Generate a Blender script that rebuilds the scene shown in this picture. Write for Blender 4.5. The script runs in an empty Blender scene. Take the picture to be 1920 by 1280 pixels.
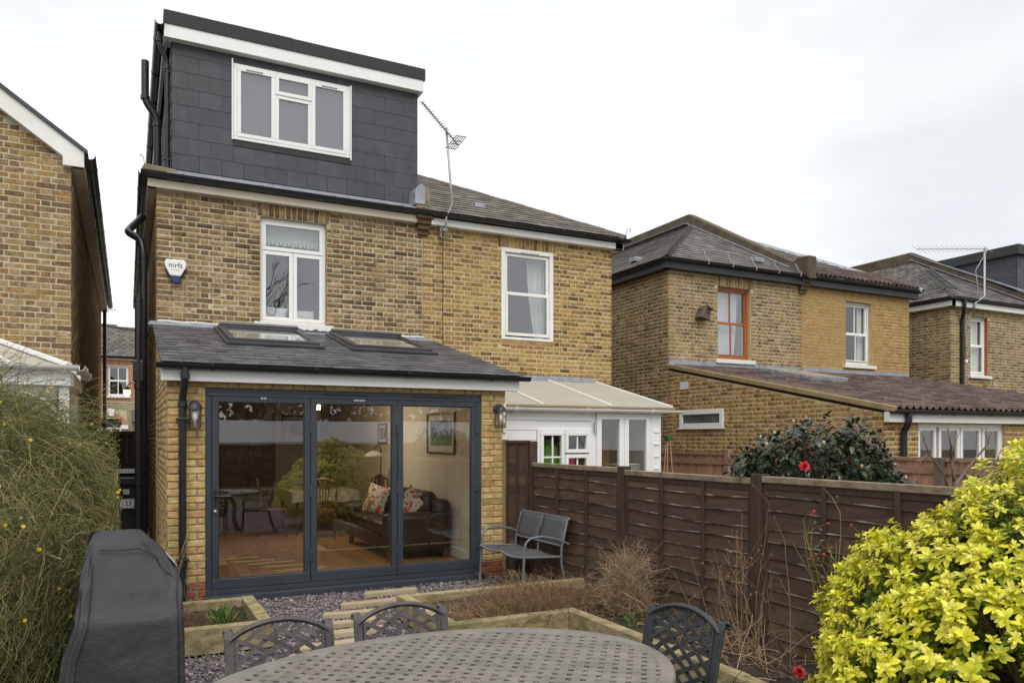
import bpy, math, random
import numpy as np
from mathutils import Vector, Matrix
R = math.radians
rng = random.Random(7)
nrg = np.random.default_rng(7)
scene = bpy.context.scene
col = scene.collection

# ------------------------------------------------------------------ camera, sky, sun, exposure
YAW = 26.73
CAM = Vector((0, 0, 1.63))
cd = bpy.data.cameras.new('camera')
cam = bpy.data.objects.new('camera', cd)
col.objects.link(cam)
cam.location = CAM
cam.rotation_euler = (R(90), 0, R(-YAW))
cd.sensor_width = 36
cd.lens = 1430 / 1920 * 36
cd.shift_y = 182 / 1920
cd.clip_start = 0.05
cd.clip_end = 3000
scene.camera = cam

SUN_EL, SUN_AZ = 52, 197          # azimuth clockwise from +Y
world = bpy.data.worlds.new('World')
scene.world = world
world.use_nodes = True
wt = world.node_tree
wt.nodes.clear()
wo = wt.nodes.new('ShaderNodeOutputWorld')
sky = wt.nodes.new('ShaderNodeTexSky')
sky.sky_type = 'NISHITA'
sky.sun_disc = False
sky.sun_elevation = R(SUN_EL)
sky.sun_rotation = R(SUN_AZ)
bg1 = wt.nodes.new('ShaderNodeBackground')
bg1.inputs['Strength'].default_value = 0.09
wt.links.new(sky.outputs[0], bg1.inputs['Color'])
tc = wt.nodes.new('ShaderNodeTexCoord')
mp = wt.nodes.new('ShaderNodeMapping')
mp.inputs['Scale'].default_value = (1.0, 1.0, 2.6)
wt.links.new(tc.outputs['Generated'], mp.inputs['Vector'])
nz = wt.nodes.new('ShaderNodeTexNoise')
nz.inputs['Scale'].default_value = 1.7
nz.inputs['Detail'].default_value = 5
nz.inputs['Roughness'].default_value = 0.5
wt.links.new(mp.outputs[0], nz.inputs['Vector'])
rp = wt.nodes.new('ShaderNodeValToRGB')
rp.color_ramp.elements[0].position = 0.36
rp.color_ramp.elements[0].color = (0.75, 0.77, 0.80, 1)
rp.color_ramp.elements[1].position = 0.62
rp.color_ramp.elements[1].color = (1.0, 1.0, 1.0, 1)
wt.links.new(nz.outputs[0], rp.inputs[0])
bg2 = wt.nodes.new('ShaderNodeBackground')
bg2.inputs['Strength'].default_value = 0.81
wt.links.new(rp.outputs[0], bg2.inputs['Color'])
mx = wt.nodes.new('ShaderNodeMixShader')
mx.inputs[0].default_value = 0.92
wt.links.new(bg1.outputs[0], mx.inputs[1])
wt.links.new(bg2.outputs[0], mx.inputs[2])
wt.links.new(mx.outputs[0], wo.inputs[0])

sd = bpy.data.lights.new('sun', 'SUN')
sd.energy = 1.5
sd.angle = R(42)
sd.color = (1.0, 0.965, 0.92)
sun = bpy.data.objects.new('sun', sd)
col.objects.link(sun)
sv = Vector((math.sin(R(SUN_AZ)) * math.cos(R(SUN_EL)), math.cos(R(SUN_AZ)) * math.cos(R(SUN_EL)), math.sin(R(SUN_EL))))
sun.rotation_euler = sv.to_track_quat('Z', 'Y').to_euler()
sun.location = sv * 30

vs = scene.view_settings
vs.view_transform = 'Standard'
vs.look = 'None'
vs.gamma = 1
vs.exposure = 0.56
vs.use_curve_mapping = False
scene.cycles.max_bounces = 10
scene.cycles.transparent_max_bounces = 16
scene.cycles.use_denoising = True

# ------------------------------------------------------------------ helpers
def wmat(o):
    m = o.matrix_basis.copy()
    if o.parent:
        m = wmat(o.parent) @ o.matrix_parent_inverse @ m
    return m

def adopt(o, parent):
    if parent is not None:
        o.parent = parent
        o.matrix_parent_inverse = wmat(parent).inverted()
    return o

def tag(o, label=None, cat=None, group=None, kind=None):
    if label: o['label'] = label
    if cat: o['category'] = cat
    if group: o['group'] = group
    if kind or cat: o['kind'] = kind or 'thing'
    return o

def thing(name, label, cat, loc=(0, 0, 0), rz=0, group=None):
    o = bpy.data.objects.new(name, None)
    o.empty_display_size = 0.2
    col.objects.link(o)
    o.location = loc
    o.rotation_euler = (0, 0, rz)
    return tag(o, label, cat, group, 'thing')

def copy_tree(o, parent=None):
    c = o.copy()
    col.objects.link(c)
    if parent is not None:
        c.parent = parent
        c.matrix_parent_inverse = o.matrix_parent_inverse.copy()
    for ch in list(o.children):
        copy_tree(ch, c)
    return c

class Fr:
    """a plane: origin, u across, v up (or up-slope), n = u x v outward"""
    def __init__(s, o, u=(1, 0, 0), v=(0, 0, 1)):
        s.o = Vector(o); s.u = Vector(u).normalized(); s.v = Vector(v).normalized()
        s.n = s.u.cross(s.v)
    def P(s, a, b, c=0):
        return s.o + s.u * a + s.v * b + s.n * c
    def M(s, a, b, c=0):
        p = s.P(a, b, c)
        m = Matrix.Identity(4)
        for i in range(3):
            m[i][0] = s.u[i]; m[i][1] = -s.n[i]; m[i][2] = s.v[i]; m[i][3] = p[i]
        return m      # local x = u, local -y = n, local z = v

def rear(Y, X=0): return Fr((X, Y, 0), (1, 0, 0))
def west(X, Y=0): return Fr((X, Y, 0), (0, -1, 0))      # faces -X, a runs toward the camera
def east(X, Y=0): return Fr((X, Y, 0), (0, 1, 0))       # faces +X

class MB:
    def __init__(s):
        s.v = []; s.f = []; s.t = []; s.tone = 0.5
    def add(s, vs, fs):
        k = len(s.v)
        s.v += [tuple(x) for x in vs]
        for f in fs:
            s.f.append([i + k for i in f]); s.t.append(s.tone)
        return s
    def fbox(s, F, a0, a1, b0, b1, c0, c1):
        p = [F.P(a, b, c) for c in (c0, c1) for b in (b0, b1) for a in (a0, a1)]
        return s.add(p, [(0, 2, 3, 1), (4, 5, 7, 6), (0, 1, 5, 4), (2, 6, 7, 3), (0, 4, 6, 2), (1, 3, 7, 5)])
    def box(s, x0, x1, y0, y1, z0, z1):
        return s.fbox(rear(0), x0, x1, z0, z1, -y1, -y0)
    def ring(s, F, a0, a1, b0, b1, w, c0, c1, wb=None, wt=None):
        wb = w if wb is None else wb; wt = w if wt is None else wt
        s.fbox(F, a0, a1, b0, b0 + wb, c0, c1); s.fbox(F, a0, a1, b1 - wt, b1, c0, c1)
        s.fbox(F, a0, a0 + w, b0 + wb, b1 - wt, c0, c1); s.fbox(F, a1 - w, a1, b0 + wb, b1 - wt, c0, c1)
        return s
    def poly(s, pts): return s.add(pts, [list(range(len(pts)))])
    def prism(s, F, pts, c0, c1):
        n = len(pts)
        v = [F.P(a, b, c0) for a, b in pts] + [F.P(a, b, c1) for a, b in pts]
        f = [list(range(n))[::-1], list(range(n, 2 * n))]
        f += [(i, (i + 1) % n, n + (i + 1) % n, n + i) for i in range(n)]
        return s.add(v, f)
    def sweep(s, pts, sec, caps=True, up=None, scale=None):
        """sweep a closed 2-d section (x side, y up) along points"""
        pts = [Vector(p) for p in pts]; n = len(sec); vs = []
        ref = Vector(up) if up else None; prev = None
        for i, p in enumerate(pts):
            t = (pts[min(i + 1, len(pts) - 1)] - pts[max(i - 1, 0)]).normalized()
            if ref is not None:
                x = t.cross(ref)
                if x.length < 1e-4: x = Vector((1, 0, 0))
                x.normalize(); y = x.cross(t)
            else:
                if prev is None:
                    h = Vector((0, 0, 1)) if abs(t.z) < .9 else Vector((1, 0, 0))
                    x = t.cross(h).normalized()
                else:
                    x = (prev - t * prev.dot(t)).normalized()
                prev = x; y = x.cross(t)
            k = scale[i] if scale else 1
            vs += [p + x * (q[0] * k) + y * (q[1] * k) for q in sec]
        f = []
        for i in range(len(pts) - 1):
            for j in range(n):
                a = i * n + j; b = i * n + (j + 1) % n
                f.append((a, b, b + n, a + n))
        if caps:
            f.append(list(range(n))[::-1]); f.append(list(range((len(pts) - 1) * n, len(pts) * n)))
        return s.add(vs, f)
    def tube(s, pts, r, n=8, caps=True):
        sc = None
        if isinstance(r, (list, tuple)): sc = list(r); r = 1
        return s.sweep(pts, [(r * math.cos(2 * math.pi * k / n), r * math.sin(2 * math.pi * k / n)) for k in range(n)], caps, None, sc)
    def bar(s, pts, w, t, up=(0, 0, 1)):
        return s.sweep(pts, [(-w / 2, -t / 2), (w / 2, -t / 2), (w / 2, t / 2), (-w / 2, t / 2)], True, up)
    def lathe(s, c, prof, n=16, M=None):
        vs = []
        for r, z in prof:
            for k in range(n):
                a = 2 * math.pi * k / n
                p = Vector((r * math.cos(a), r * math.sin(a), z))
                if M is not None: p = M @ p
                vs.append(p + Vector(c))
        f = []
        for i in range(len(prof) - 1):
            for k in range(n):
                a = i * n + k; b = i * n + (k + 1) % n
                f.append((a, b, b + n, a + n))
        f.append(list(range(n))[::-1]); f.append(list(range((len(prof) - 1) * n, len(prof) * n)))
        return s.add(vs, f)
    def ball(s, c, r, n=10, m=6, sq=(1, 1, 1)):
        pr = [(max(1e-4, math.sin(math.pi * i / m)) * r, -math.cos(math.pi * i / m) * r) for i in range(m + 1)]
        return s.lathe(c, pr, n, Matrix.Diagonal(sq))
    def build(s, name, mat, parent=None, smooth=False, bevel=0, label=None, tone=False, kind=None, seg=2):
        me = bpy.data.meshes.new(name)
        me.from_pydata([tuple(x) for x in s.v], [], s.f)
        if tone:
            at = me.attributes.new('tone', 'FLOAT', 'FACE')
            at.data.foreach_set('value', s.t)
        o = bpy.data.objects.new(name, me)
        col.objects.link(o)
        me.materials.append(mat)
        if smooth: me.polygons.foreach_set('use_smooth', [True] * len(me.polygons))
        if bevel:
            b = o.modifiers.new('bevel', 'BEVEL'); b.width = bevel; b.segments = seg; b.limit_method = 'ANGLE'; b.angle_limit = R(40)
            if smooth or seg > 1: b.harden_normals = False
        adopt(o, parent)
        if label: o['label'] = label
        if kind: o['kind'] = kind
        return o

def smooth_angle(o, deg=40):
    me = o.data
    me.polygons.foreach_set('use_smooth', [True] * len(me.polygons))
    try: me.set_sharp_from_angle(angle=R(deg))
    except Exception: pass
    return o

def fast_mesh(name, V, F, tone=None):
    """V (n,3), F (m,k) arrays, all faces with k corners"""
    me = bpy.data.meshes.new(name)
    V = np.asarray(V, np.float32); F = np.asarray(F, np.int32); m, k = F.shape
    me.vertices.add(len(V)); me.vertices.foreach_set('co', V.ravel())
    me.loops.add(m * k); me.loops.foreach_set('vertex_index', F.ravel())
    me.polygons.add(m); me.polygons.foreach_set('loop_start', np.arange(0, m * k, k, dtype=np.int32))
    me.update(calc_edges=True)
    if tone is not None:
        at = me.attributes.new('tone', 'FLOAT', 'FACE'); at.data.foreach_set('value', np.asarray(tone, np.float32))
    return me

def mesh_obj(name, me, mat, parent=None, kind=None, smooth=False):
    o = bpy.data.objects.new(name, me); col.objects.link(o); me.materials.append(mat)
    if smooth: me.polygons.foreach_set('use_smooth', [True] * len(me.polygons))
    adopt(o, parent)
    if kind: o['kind'] = kind
    return o

def tubes_np(lines, radii, sides=3, tones=None):
    """many thin tubes at once; lines: list of (k,3) arrays"""
    V = []; F = []; T = []; base = 0
    ang = np.arange(sides) * 2 * np.pi / sides
    for li, L in enumerate(lines):
        L = np.asarray(L, float); k = len(L)
        t = np.gradient(L, axis=0); t /= np.linalg.norm(t, axis=1)[:, None] + 1e-9
        h = np.array([0.3, 0.2, 1.0]) if abs(t[0, 2]) < .8 else np.array([1.0, 0.1, 0.2])
        x = np.cross(t, h); x /= np.linalg.norm(x, axis=1)[:, None] + 1e-9
        y = np.cross(x, t)
        r = radii[li] * np.linspace(1, .45, k)
        ring = L[:, None, :] + r[:, None, None] * (np.cos(ang)[None, :, None] * x[:, None, :] + np.sin(ang)[None, :, None] * y[:, None, :])
        V.append(ring.reshape(-1, 3))
        i = np.arange(k - 1)[:, None] * sides; j = np.arange(sides)[None, :]; j2 = (j + 1) % sides
        q = np.stack([i + j, i + j2, i + j2 + sides, i + j + sides], -1).reshape(-1, 4) + base
        F.append(q); base += k * sides
        T.append(np.full(len(q), .5 if tones is None else tones[li]))
    return np.concatenate(V), np.concatenate(F), np.concatenate(T)

class Pieces:
    """alike pieces: the nearest become objects sharing mesh data, the rest one joined part"""
    def __init__(s, name, variants, mat):
        s.name = name; s.var = variants; s.mat = mat; s.rec = []; s.me = {}
    def put(s, M, v=None, pri=0, parent=None):
        s.rec.append((M, rng.randrange(len(s.var)) if v is None else v, pri, parent))
    def mesh(s, v):
        if v not in s.me:
            V, F, t = s.var[v]
            me = bpy.data.meshes.new(s.name); me.from_pydata([tuple(x) for x in V], [], [list(f) for f in F])
            at = me.attributes.new('tone', 'FLOAT', 'FACE'); at.data.foreach_set('value', [t] * len(F))
            me.materials.append(s.mat)
            if getattr(s, 'smooth', False): me.polygons.foreach_set('use_smooth', [True] * len(F))
            s.me[v] = me
        return s.me[v]
    def finish(s, parent, limit=300, restname=None):
        rec = sorted(s.rec, key=lambda r: r[2] * 1000 + (r[0].translation - CAM).length)
        rest = {}
        for k, (M, v, pri, par) in enumerate(rec):
            par = par or parent
            if k < limit and pri < 5:
                o = bpy.data.objects.new(s.name, s.mesh(v)); col.objects.link(o)
                o.matrix_basis = M
                adopt(o, par)
            else:
                rest.setdefault(par.name, (par, []))[1].append((M, v))
        for par, L in rest.values():
            Vs = []; groups = {}; base = 0
            nf = [len(f) for f in s.var[0][1]]
            Fs = []; Ts = []
            for M, v in L:
                V, F, t = s.var[v]
                A = np.array(M)
                Vs.append(np.asarray(V) @ A[:3, :3].T + A[:3, 3])
                Fs.append(np.array([list(f) if len(f) == 4 else list(f) + [f[-1]] for f in F]) + base)
                Ts.append(np.full(len(F), t)); base += len(V)
            Vs = np.concatenate(Vs); Fs = np.concatenate(Fs); Ts = np.concatenate(Ts)
            tri = Fs[:, 2] == Fs[:, 3]
            if tri.any():
                nt = np.concatenate([Fs[~tri][:, [0, 1, 2]], Fs[~tri][:, [0, 2, 3]], Fs[tri][:, :3]])
                me = fast_mesh(s.name, Vs, nt, np.concatenate([Ts[~tri], Ts[~tri], Ts[tri]]))
            else:
                me = fast_mesh(s.name, Vs, Fs, Ts)
            mesh_obj(restname or s.name, me, s.mat, par, kind='stuff', smooth=getattr(s, 'smooth', False))

# ------------------------------------------------------------------ materials
def nodes(name):
    m = bpy.data.materials.new(name); m.use_nodes = True
    t = m.node_tree; b = t.nodes['Principled BSDF']
    return m, t, b

def ramp(t, stops, interp='LINEAR'):
    r = t.nodes.new('ShaderNodeValToRGB'); cr = r.color_ramp; cr.interpolation = interp
    while len(cr.elements) < len(stops): cr.elements.new(0.5)
    for e, (p, c) in zip(cr.elements, stops):
        e.position = p; e.color = (c[0], c[1], c[2], 1)
    return r

def noise(t, vec, scale, detail=4, rough=.55):
    n = t.nodes.new('ShaderNodeTexNoise'); n.inputs['Scale'].default_value = scale
    n.inputs['Detail'].default_value = detail; n.inputs['Roughness'].default_value = rough
    if vec is not None: t.links.new(vec, n.inputs['Vector'])
    return n

def mixc(t, a, b, fac, mode='MIX'):
    m = t.nodes.new('ShaderNodeMix'); m.data_type = 'RGBA'; m.blend_type = mode
    for sock, val in ((m.inputs[6], a), (m.inputs[7], b), (m.inputs[0], fac)):
        if hasattr(val, 'is_linked') or hasattr(val, 'links'): t.links.new(val, sock)
        elif isinstance(val, (int, float)): sock.default_value = val
        else: sock.default_value = (val[0], val[1], val[2], 1)
    return m.outputs[2]

def mathn(t, op, a, b=0.0):
    m = t.nodes.new('ShaderNodeMath'); m.operation = op
    for sock, val in ((m.inputs[0], a), (m.inputs[1], b)):
        if isinstance(val, (int, float)): sock.default_value = val
        else: t.links.new(val, sock)
    return m.outputs[0]

def pos(t, stretch=(1, 1, 1), obj=False):
    if obj:
        g = t.nodes.new('ShaderNodeTexCoord').outputs['Object']
    else:
        g = t.nodes.new('ShaderNodeNewGeometry').outputs['Position']
    m = t.nodes.new('ShaderNodeMapping'); m.inputs['Scale'].default_value = stretch
    t.links.new(g, m.inputs['Vector'])
    return m.outputs[0]

def mat(name, c1, c2=None, scale=4, rough=.6, bump=0, bscale=80, metal=0, stretch=(1, 1, 1), rand=0, stops=None,
        tone=None, spots=None, spec=.5, obj=False, rough2=None, coat=0, trans=0, detail=5, low=None, bdist=.01):
    m, t, b = nodes(name)
    p = pos(t, stretch, obj)
    c2 = c2 or c1
    n = noise(t, p, scale, detail, .6)
    r = ramp(t, stops or [(.33, c1), (.67, c2)])
    t.links.new(n.outputs[0], r.inputs[0])
    c = r.outputs[0]
    if tone:                       # tone: ramp over the per-piece attribute, noise multiplies it
        at = t.nodes.new('ShaderNodeAttribute'); at.attribute_name = 'tone'
        tr = ramp(t, tone); t.links.new(at.outputs['Fac'], tr.inputs[0])
        c = mixc(t, tr.outputs[0], c, 1.0, 'MULTIPLY')
    if spots:                      # (colour, scale, threshold, strength)
        sc, ss, th, stg = spots
        sn = noise(t, p, ss, 6, .65)
        sr = ramp(t, [(th, (0, 0, 0)), (min(1, th + .12), (stg,) * 3)])
        t.links.new(sn.outputs[0], sr.inputs[0])
        c = mixc(t, c, sc, sr.outputs[0])
    if low:                        # (colour, top height, strength): algae and splash near the ground
        lc, lh, ls = low
        sp_ = t.nodes.new('ShaderNodeSeparateXYZ'); t.links.new(t.nodes.new('ShaderNodeNewGeometry').outputs['Position'], sp_.inputs[0])
        mr = t.nodes.new('ShaderNodeMapRange'); t.links.new(sp_.outputs[2], mr.inputs[0]); mr.inputs[1].default_value = lh; mr.inputs[2].default_value = 0.0; mr.inputs[3].default_value = 0; mr.inputs[4].default_value = ls
        ln = noise(t, pos(t), 4.5, 5, .65); lr = ramp(t, [(.36, (0, 0, 0)), (.62, (1, 1, 1))]); t.links.new(ln.outputs[0], lr.inputs[0])
        c = mixc(t, c, lc, mathn(t, 'MULTIPLY', mr.outputs[0], lr.outputs[0]))
    if rand:
        oi = t.nodes.new('ShaderNodeObjectInfo')
        v = mathn(t, 'MULTIPLY_ADD', oi.outputs['Random'], rand)
        v.node.inputs[2].default_value = 1 - rand / 2
        hs = t.nodes.new('ShaderNodeHueSaturation'); t.links.new(c, hs.inputs['Color']); t.links.new(v, hs.inputs['Value'])
        c = hs.outputs[0]
    t.links.new(c, b.inputs['Base Color'])
    b.inputs['Roughness'].default_value = rough
    if rough2 is not None:
        rr = t.nodes.new('ShaderNodeMapRange'); t.links.new(n.outputs[0], rr.inputs[0])
        rr.inputs[3].default_value = rough; rr.inputs[4].default_value = rough2
        t.links.new(rr.outputs[0], b.inputs['Roughness'])
    b.inputs['Metallic'].default_value = metal
    b.inputs['Specular IOR Level'].default_value = spec
    if coat: b.inputs['Coat Weight'].default_value = coat
    if bump:
        bn = noise(t, p, bscale, 5, .6)
        bu = t.nodes.new('ShaderNodeBump'); bu.inputs['Strength'].default_value = bump; bu.inputs['Distance'].default_value = bdist
        t.links.new(bn.outputs[0], bu.inputs['Height']); t.links.new(bu.outputs[0], b.inputs['Normal'])
    if trans:
        tb = t.nodes.new('ShaderNodeBsdfTranslucent'); t.links.new(c, tb.inputs['Color'])
        ms = t.nodes.new('ShaderNodeMixShader'); ms.inputs[0].default_value = trans
        t.links.new(b.outputs[0], ms.inputs[1]); t.links.new(tb.outputs[0], ms.inputs[2])
        t.links.new(ms.outputs[0], t.nodes['Material Output'].inputs[0])
    return m

def glass(name, f0=.12, tint=(.93, .95, .94), wav=0.0):
    m, t, b = nodes(name)
    t.nodes.remove(b)
    g = t.nodes.new('ShaderNodeNewGeometry')
    d = t.nodes.new('ShaderNodeVectorMath'); d.operation = 'DOT_PRODUCT'
    t.links.new(g.outputs['Normal'], d.inputs[0]); t.links.new(g.outputs['Incoming'], d.inputs[1])
    a = mathn(t, 'ABSOLUTE', d.outputs['Value'])
    k = mathn(t, 'POWER', mathn(t, 'SUBTRACT', 1.0, a), 5.0)
    fac = mathn(t, 'ADD', mathn(t, 'MULTIPLY', k, 1 - f0), f0)
    tr = t.nodes.new('ShaderNodeBsdfTransparent'); tr.inputs[0].default_value = (*tint, 1)
    gl = t.nodes.new('ShaderNodeBsdfGlossy'); gl.inputs['Roughness'].default_value = 0.0
    gl.inputs[0].default_value = (.97, .98, 1, 1)
    if wav:
        bn = noise(t, pos(t), 2.2, 2); bu = t.nodes.new('ShaderNodeBump')
        bu.inputs['Strength'].default_value = wav; bu.inputs['Distance'].default_value = .02
        t.links.new(bn.outputs[0], bu.inputs['Height']); t.links.new(bu.outputs[0], gl.inputs['Normal'])
    ms = t.nodes.new('ShaderNodeMixShader'); t.links.new(fac, ms.inputs[0])
    t.links.new(tr.outputs[0], ms.inputs[1]); t.links.new(gl.outputs[0], ms.inputs[2])
    t.links.new(ms.outputs[0], t.nodes['Material Output'].inputs[0])
    return m

def emit(name, c, s):
    m, t, b = nodes(name)
    b.inputs['Base Color'].default_value = (*c, 1); b.inputs['Emission Color'].default_value = (*c, 1)
    b.inputs['Emission Strength'].default_value = s
    return m

def brick_mat(name, stops, dirt=(.075, .056, .036), dirt_amt=.55, streak=.35, gain=1.06):
    m, t, b = nodes(name)
    stops = [(p_, (c_[0] * gain, c_[1] * gain * .94, c_[2] * gain * .90)) for p_, c_ in stops]
    at = t.nodes.new('ShaderNodeAttribute'); at.attribute_name = 'tone'
    p = pos(t)
    n1 = noise(t, p, 14, 5, .65)
    jit = mathn(t, 'ADD', at.outputs['Fac'], mathn(t, 'MULTIPLY', mathn(t, 'SUBTRACT', n1.outputs[0], .5), 1.05))
    r = ramp(t, stops); t.links.new(jit, r.inputs[0])
    c = r.outputs[0]
    n2 = noise(t, p, 24, 6, .75)
    r2 = ramp(t, [(.42, (0, 0, 0)), (.62, (dirt_amt,) * 3)]); t.links.new(n2.outputs[0], r2.inputs[0])
    c = mixc(t, c, dirt, r2.outputs[0])
    n3 = noise(t, pos(t, (1, 1, .45)), .9, 5, .65)
    r3 = ramp(t, [(.45, (0, 0, 0)), (.72, (streak,) * 3)]); t.links.new(n3.outputs[0], r3.inputs[0])
    c = mixc(t, c, dirt, r3.outputs[0])
    n4 = noise(t, p, 120, 3, .6)
    r4 = ramp(t, [(.3, (.8, .8, .8)), (.7, (1.15, 1.15, 1.12))]); t.links.new(n4.outputs[0], r4.inputs[0])
    c = mixc(t, c, r4.outputs[0], 1.0, 'MULTIPLY')
    t.links.new(c, b.inputs['Base Color'])
    b.inputs['Roughness'].default_value = .9; b.inputs['Specular IOR Level'].default_value = .2
    bu = t.nodes.new('ShaderNodeBump'); bu.inputs['Strength'].default_value = .55; bu.inputs['Distance'].default_value = .008
    t.links.new(n2.outputs[0], bu.inputs['Height']); t.links.new(bu.outputs[0], b.inputs['Normal'])
    return m
# ------------------------------------------------------------------ palette
YEL, OCH, BRN, DRK, RED, BUF, PNK = (.43, .30, .115), (.34, .215, .075), (.215, .14, .065), (.115, .08, .05), (.27, .115, .065), (.42, .325, .185), (.40, .24, .15)
def pal(*cs): return [(i / (len(cs) - 1), c) for i, c in enumerate(cs)]
M = {}
M['brickA'] = brick_mat('stock_brick_brown', pal(DRK, (.15, .10, .055), BRN, (.27, .185, .09), (.34, .235, .105), (.385, .285, .145), BUF, (.31, .20, .10), (.22, .14, .085), (.15, .105, .07)), dirt_amt=.46)
M['brickB'] = brick_mat('stock_brick_yellow', pal((.12, .08, .045), (.24, .155, .07), OCH, YEL, (.45, .33, .13), (.40, .29, .14), (.30, .185, .09), (.35, .22, .13)), dirt_amt=.42, streak=.22)
M['brickX'] = brick_mat('new_yellow_brick', pal((.40, .27, .10), (.49, .36, .15), (.56, .43, .20), (.54, .41, .17), (.62, .49, .26), (.52, .37, .16), (.47, .30, .15)), dirt=(.16, .1, .04), dirt_amt=.42, streak=.22)
M['brickR'] = brick_mat('red_brick', pal((.27, .085, .05), (.34, .12, .07), (.22, .075, .05)), dirt_amt=.35)
M['brickC'] = brick_mat('stock_brick_dull', pal((.15, .105, .055), (.24, .165, .075), (.29, .21, .095), (.36, .26, .11), (.40, .295, .135), (.31, .22, .11), (.20, .14, .08)), dirt_amt=.44)
M['brickD'] = brick_mat('pale_buff_brick', pal((.38, .245, .08), (.43, .29, .10), (.46, .325, .125), (.42, .265, .10), (.47, .32, .16)), dirt=(.15, .09, .04), dirt_amt=.4, streak=.15)
M['brickL'] = brick_mat('lean_to_brick', pal((.17, .11, .055), OCH, (.43, .29, .105), (.40, .25, .11), PNK, (.45, .32, .16), (.33, .17, .10)), dirt_amt=.4, streak=.15)
M['brickG'] = brick_mat('stock_brick_gable', pal((.14, .10, .06), (.24, .155, .075), OCH, (.38, .265, .115), BUF, (.27, .19, .10), (.17, .12, .08)), dirt_amt=.44)
M['brickS'] = brick_mat('grey_stock_brick', pal((.24, .22, .15), (.31, .28, .19), (.27, .24, .17)), dirt_amt=.4)
M['brickO'] = brick_mat('orange_brick', pal((.42, .15, .07), (.36, .12, .06), (.46, .18, .085)), dirt_amt=.3)
M['mortar'] = mat('lime_mortar', (.39, .335, .225), (.54, .475, .34), 9, .95, .5, 90, spots=((.14, .11, .07), 3, .55, .6))
M['mortarY'] = mat('yellow_mortar', (.47, .375, .19), (.58, .475, .27), 9, .95, .5, 90, spots=((.14, .11, .07), 3, .58, .5))
M['mortarP'] = mat('pointing_new', (.22, .17, .10), (.33, .27, .16), 9, .95, .5, 90)
M['render'] = mat('cement_render', (.20, .16, .095), (.31, .255, .16), 3, .95, .6, 50, spots=((.10, .09, .06), 7, .5, .6))
M['parapet'] = mat('mossy_parapet_render', (.06, .048, .03), (.125, .098, .06), 3, .95, .8, 30, spots=((.27, .23, .10), 16, .63, .7))
M['verge'] = mat('verge_mortar', (.23, .17, .075), (.33, .25, .125), 5, .95, .5, 50)
M['upvc'] = mat('white_upvc', (.80, .80, .79), (.76, .76, .74), 2, .32)
M['paint'] = mat('white_painted_timber', (.78, .78, .75), (.70, .69, .64), 3, .45, .1, 40, spots=((.42, .38, .29), 12, .68, .4))
M['cream'] = mat('cream_fascia_paint', (.63, .58, .47), (.54, .48, .36), 3, .55, .15, 40, spots=((.30, .25, .16), 9, .64, .5))
M['sillp'] = mat('white_stone_sill', (.74, .73, .69), (.64, .62, .56), 6, .6, .3, 40, spots=((.3, .27, .2), 14, .66, .5))
M['black'] = mat('black_plastic_pipe', (.012, .013, .015), (.02, .021, .023), 4, .3, rough2=.45)
M['blackp'] = mat('black_painted_timber', (.018, .02, .024), (.032, .034, .038), 4, .5, .1)
M['felt'] = mat('mineral_felt', (.035, .037, .04), (.055, .058, .06), 60, .95, .6, 300)
M['lead'] = mat('lead_sheet', (.22, .24, .27), (.36, .38, .41), 7, .42, .25, 20, metal=.25, rough2=.6)
M['slateD'] = mat('dormer_slate', (.75, .75, .75), (1.15, 1.15, 1.15), 5, .55, .12, 60, tone=[(0, (.045, .048, .056)), (1, (.061, .064, .074))], rough2=.68)
M['slateE'] = mat('lean_to_slate', (.7, .7, .7), (1.2, 1.2, 1.2), 6, .36, .3, 40, tone=[(0, (.052, .052, .060)), (.5, (.078, .078, .088)), (1, (.108, .105, .115))], rough2=.55)
M['slateB'] = mat('weathered_slate', (.65, .65, .65), (1.25, 1.25, 1.22), 7, .62, .6, 35, tone=[(0, (.085, .068, .055)), (.5, (.135, .112, .09)), (1, (.185, .16, .135))], spots=((.22, .20, .13), 11, .68, .5))
M['slateC'] = mat('grey_weathered_slate', (.65, .65, .65), (1.2, 1.2, 1.2), 7, .6, .6, 35, tone=[(0, (.085, .074, .062)), (.5, (.128, .113, .097)), (1, (.19, .173, .15))], spots=((.20, .20, .12), 11, .66, .5))
M['tile'] = mat('brown_concrete_tile', (.65, .65, .65), (1.25, 1.2, 1.2), 9, .8, .5, 60, tone=[(0, (.045, .031, .026)), (.5, (.084, .057, .048)), (1, (.14, .095, .072))], spots=((.30, .26, .2), 9, .68, .8))
M['anth'] = mat('anthracite_aluminium', (.033, .042, .053), (.04, .05, .062), 3, .38, rough2=.45)
M['veluxf'] = mat('roof_window_flashing', (.055, .055, .06), (.08, .08, .085), 3, .4, metal=.3)
M['glass'] = glass('window_glass', .13)
M['glassB'] = glass('bifold_glass', .17, (.90, .93, .91), .015)
M['glassR'] = glass('roof_window_glass', .16)
M['glassF'] = glass('far_roof_glass', .5, (.6, .65, .62))
M['paintedsky'] = mat('painted_sky_roof_glass', (.36, .40, .39), (.43, .47, .45), 2, .08)  # opaque pane; the sky's grey reflection is painted into its colour
M['frost'] = mat('frosted_glass', (.06, .075, .07), (.13, .15, .14), 7, .22)
M['glassU'] = glass('upper_window_glass', .20, (.85, .88, .9), .06)
M['room'] = mat('sky_tinted_plaster', (.26, .28, .31), (.31, .33, .36), 2, .9)  # room lining; its blue tint paints in the sky reflected by the windows
M['roomL'] = mat('light_room_plaster', (.62, .63, .62), (.66, .66, .65), 2, .9)
M['cream_wall'] = mat('cream_wall_paint', (.78, .72, .61), (.80, .74, .63), 2, .8)
M['ceil'] = mat('white_ceiling', (.72, .70, .66), (.75, .73, .69), 2, .9)
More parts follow.
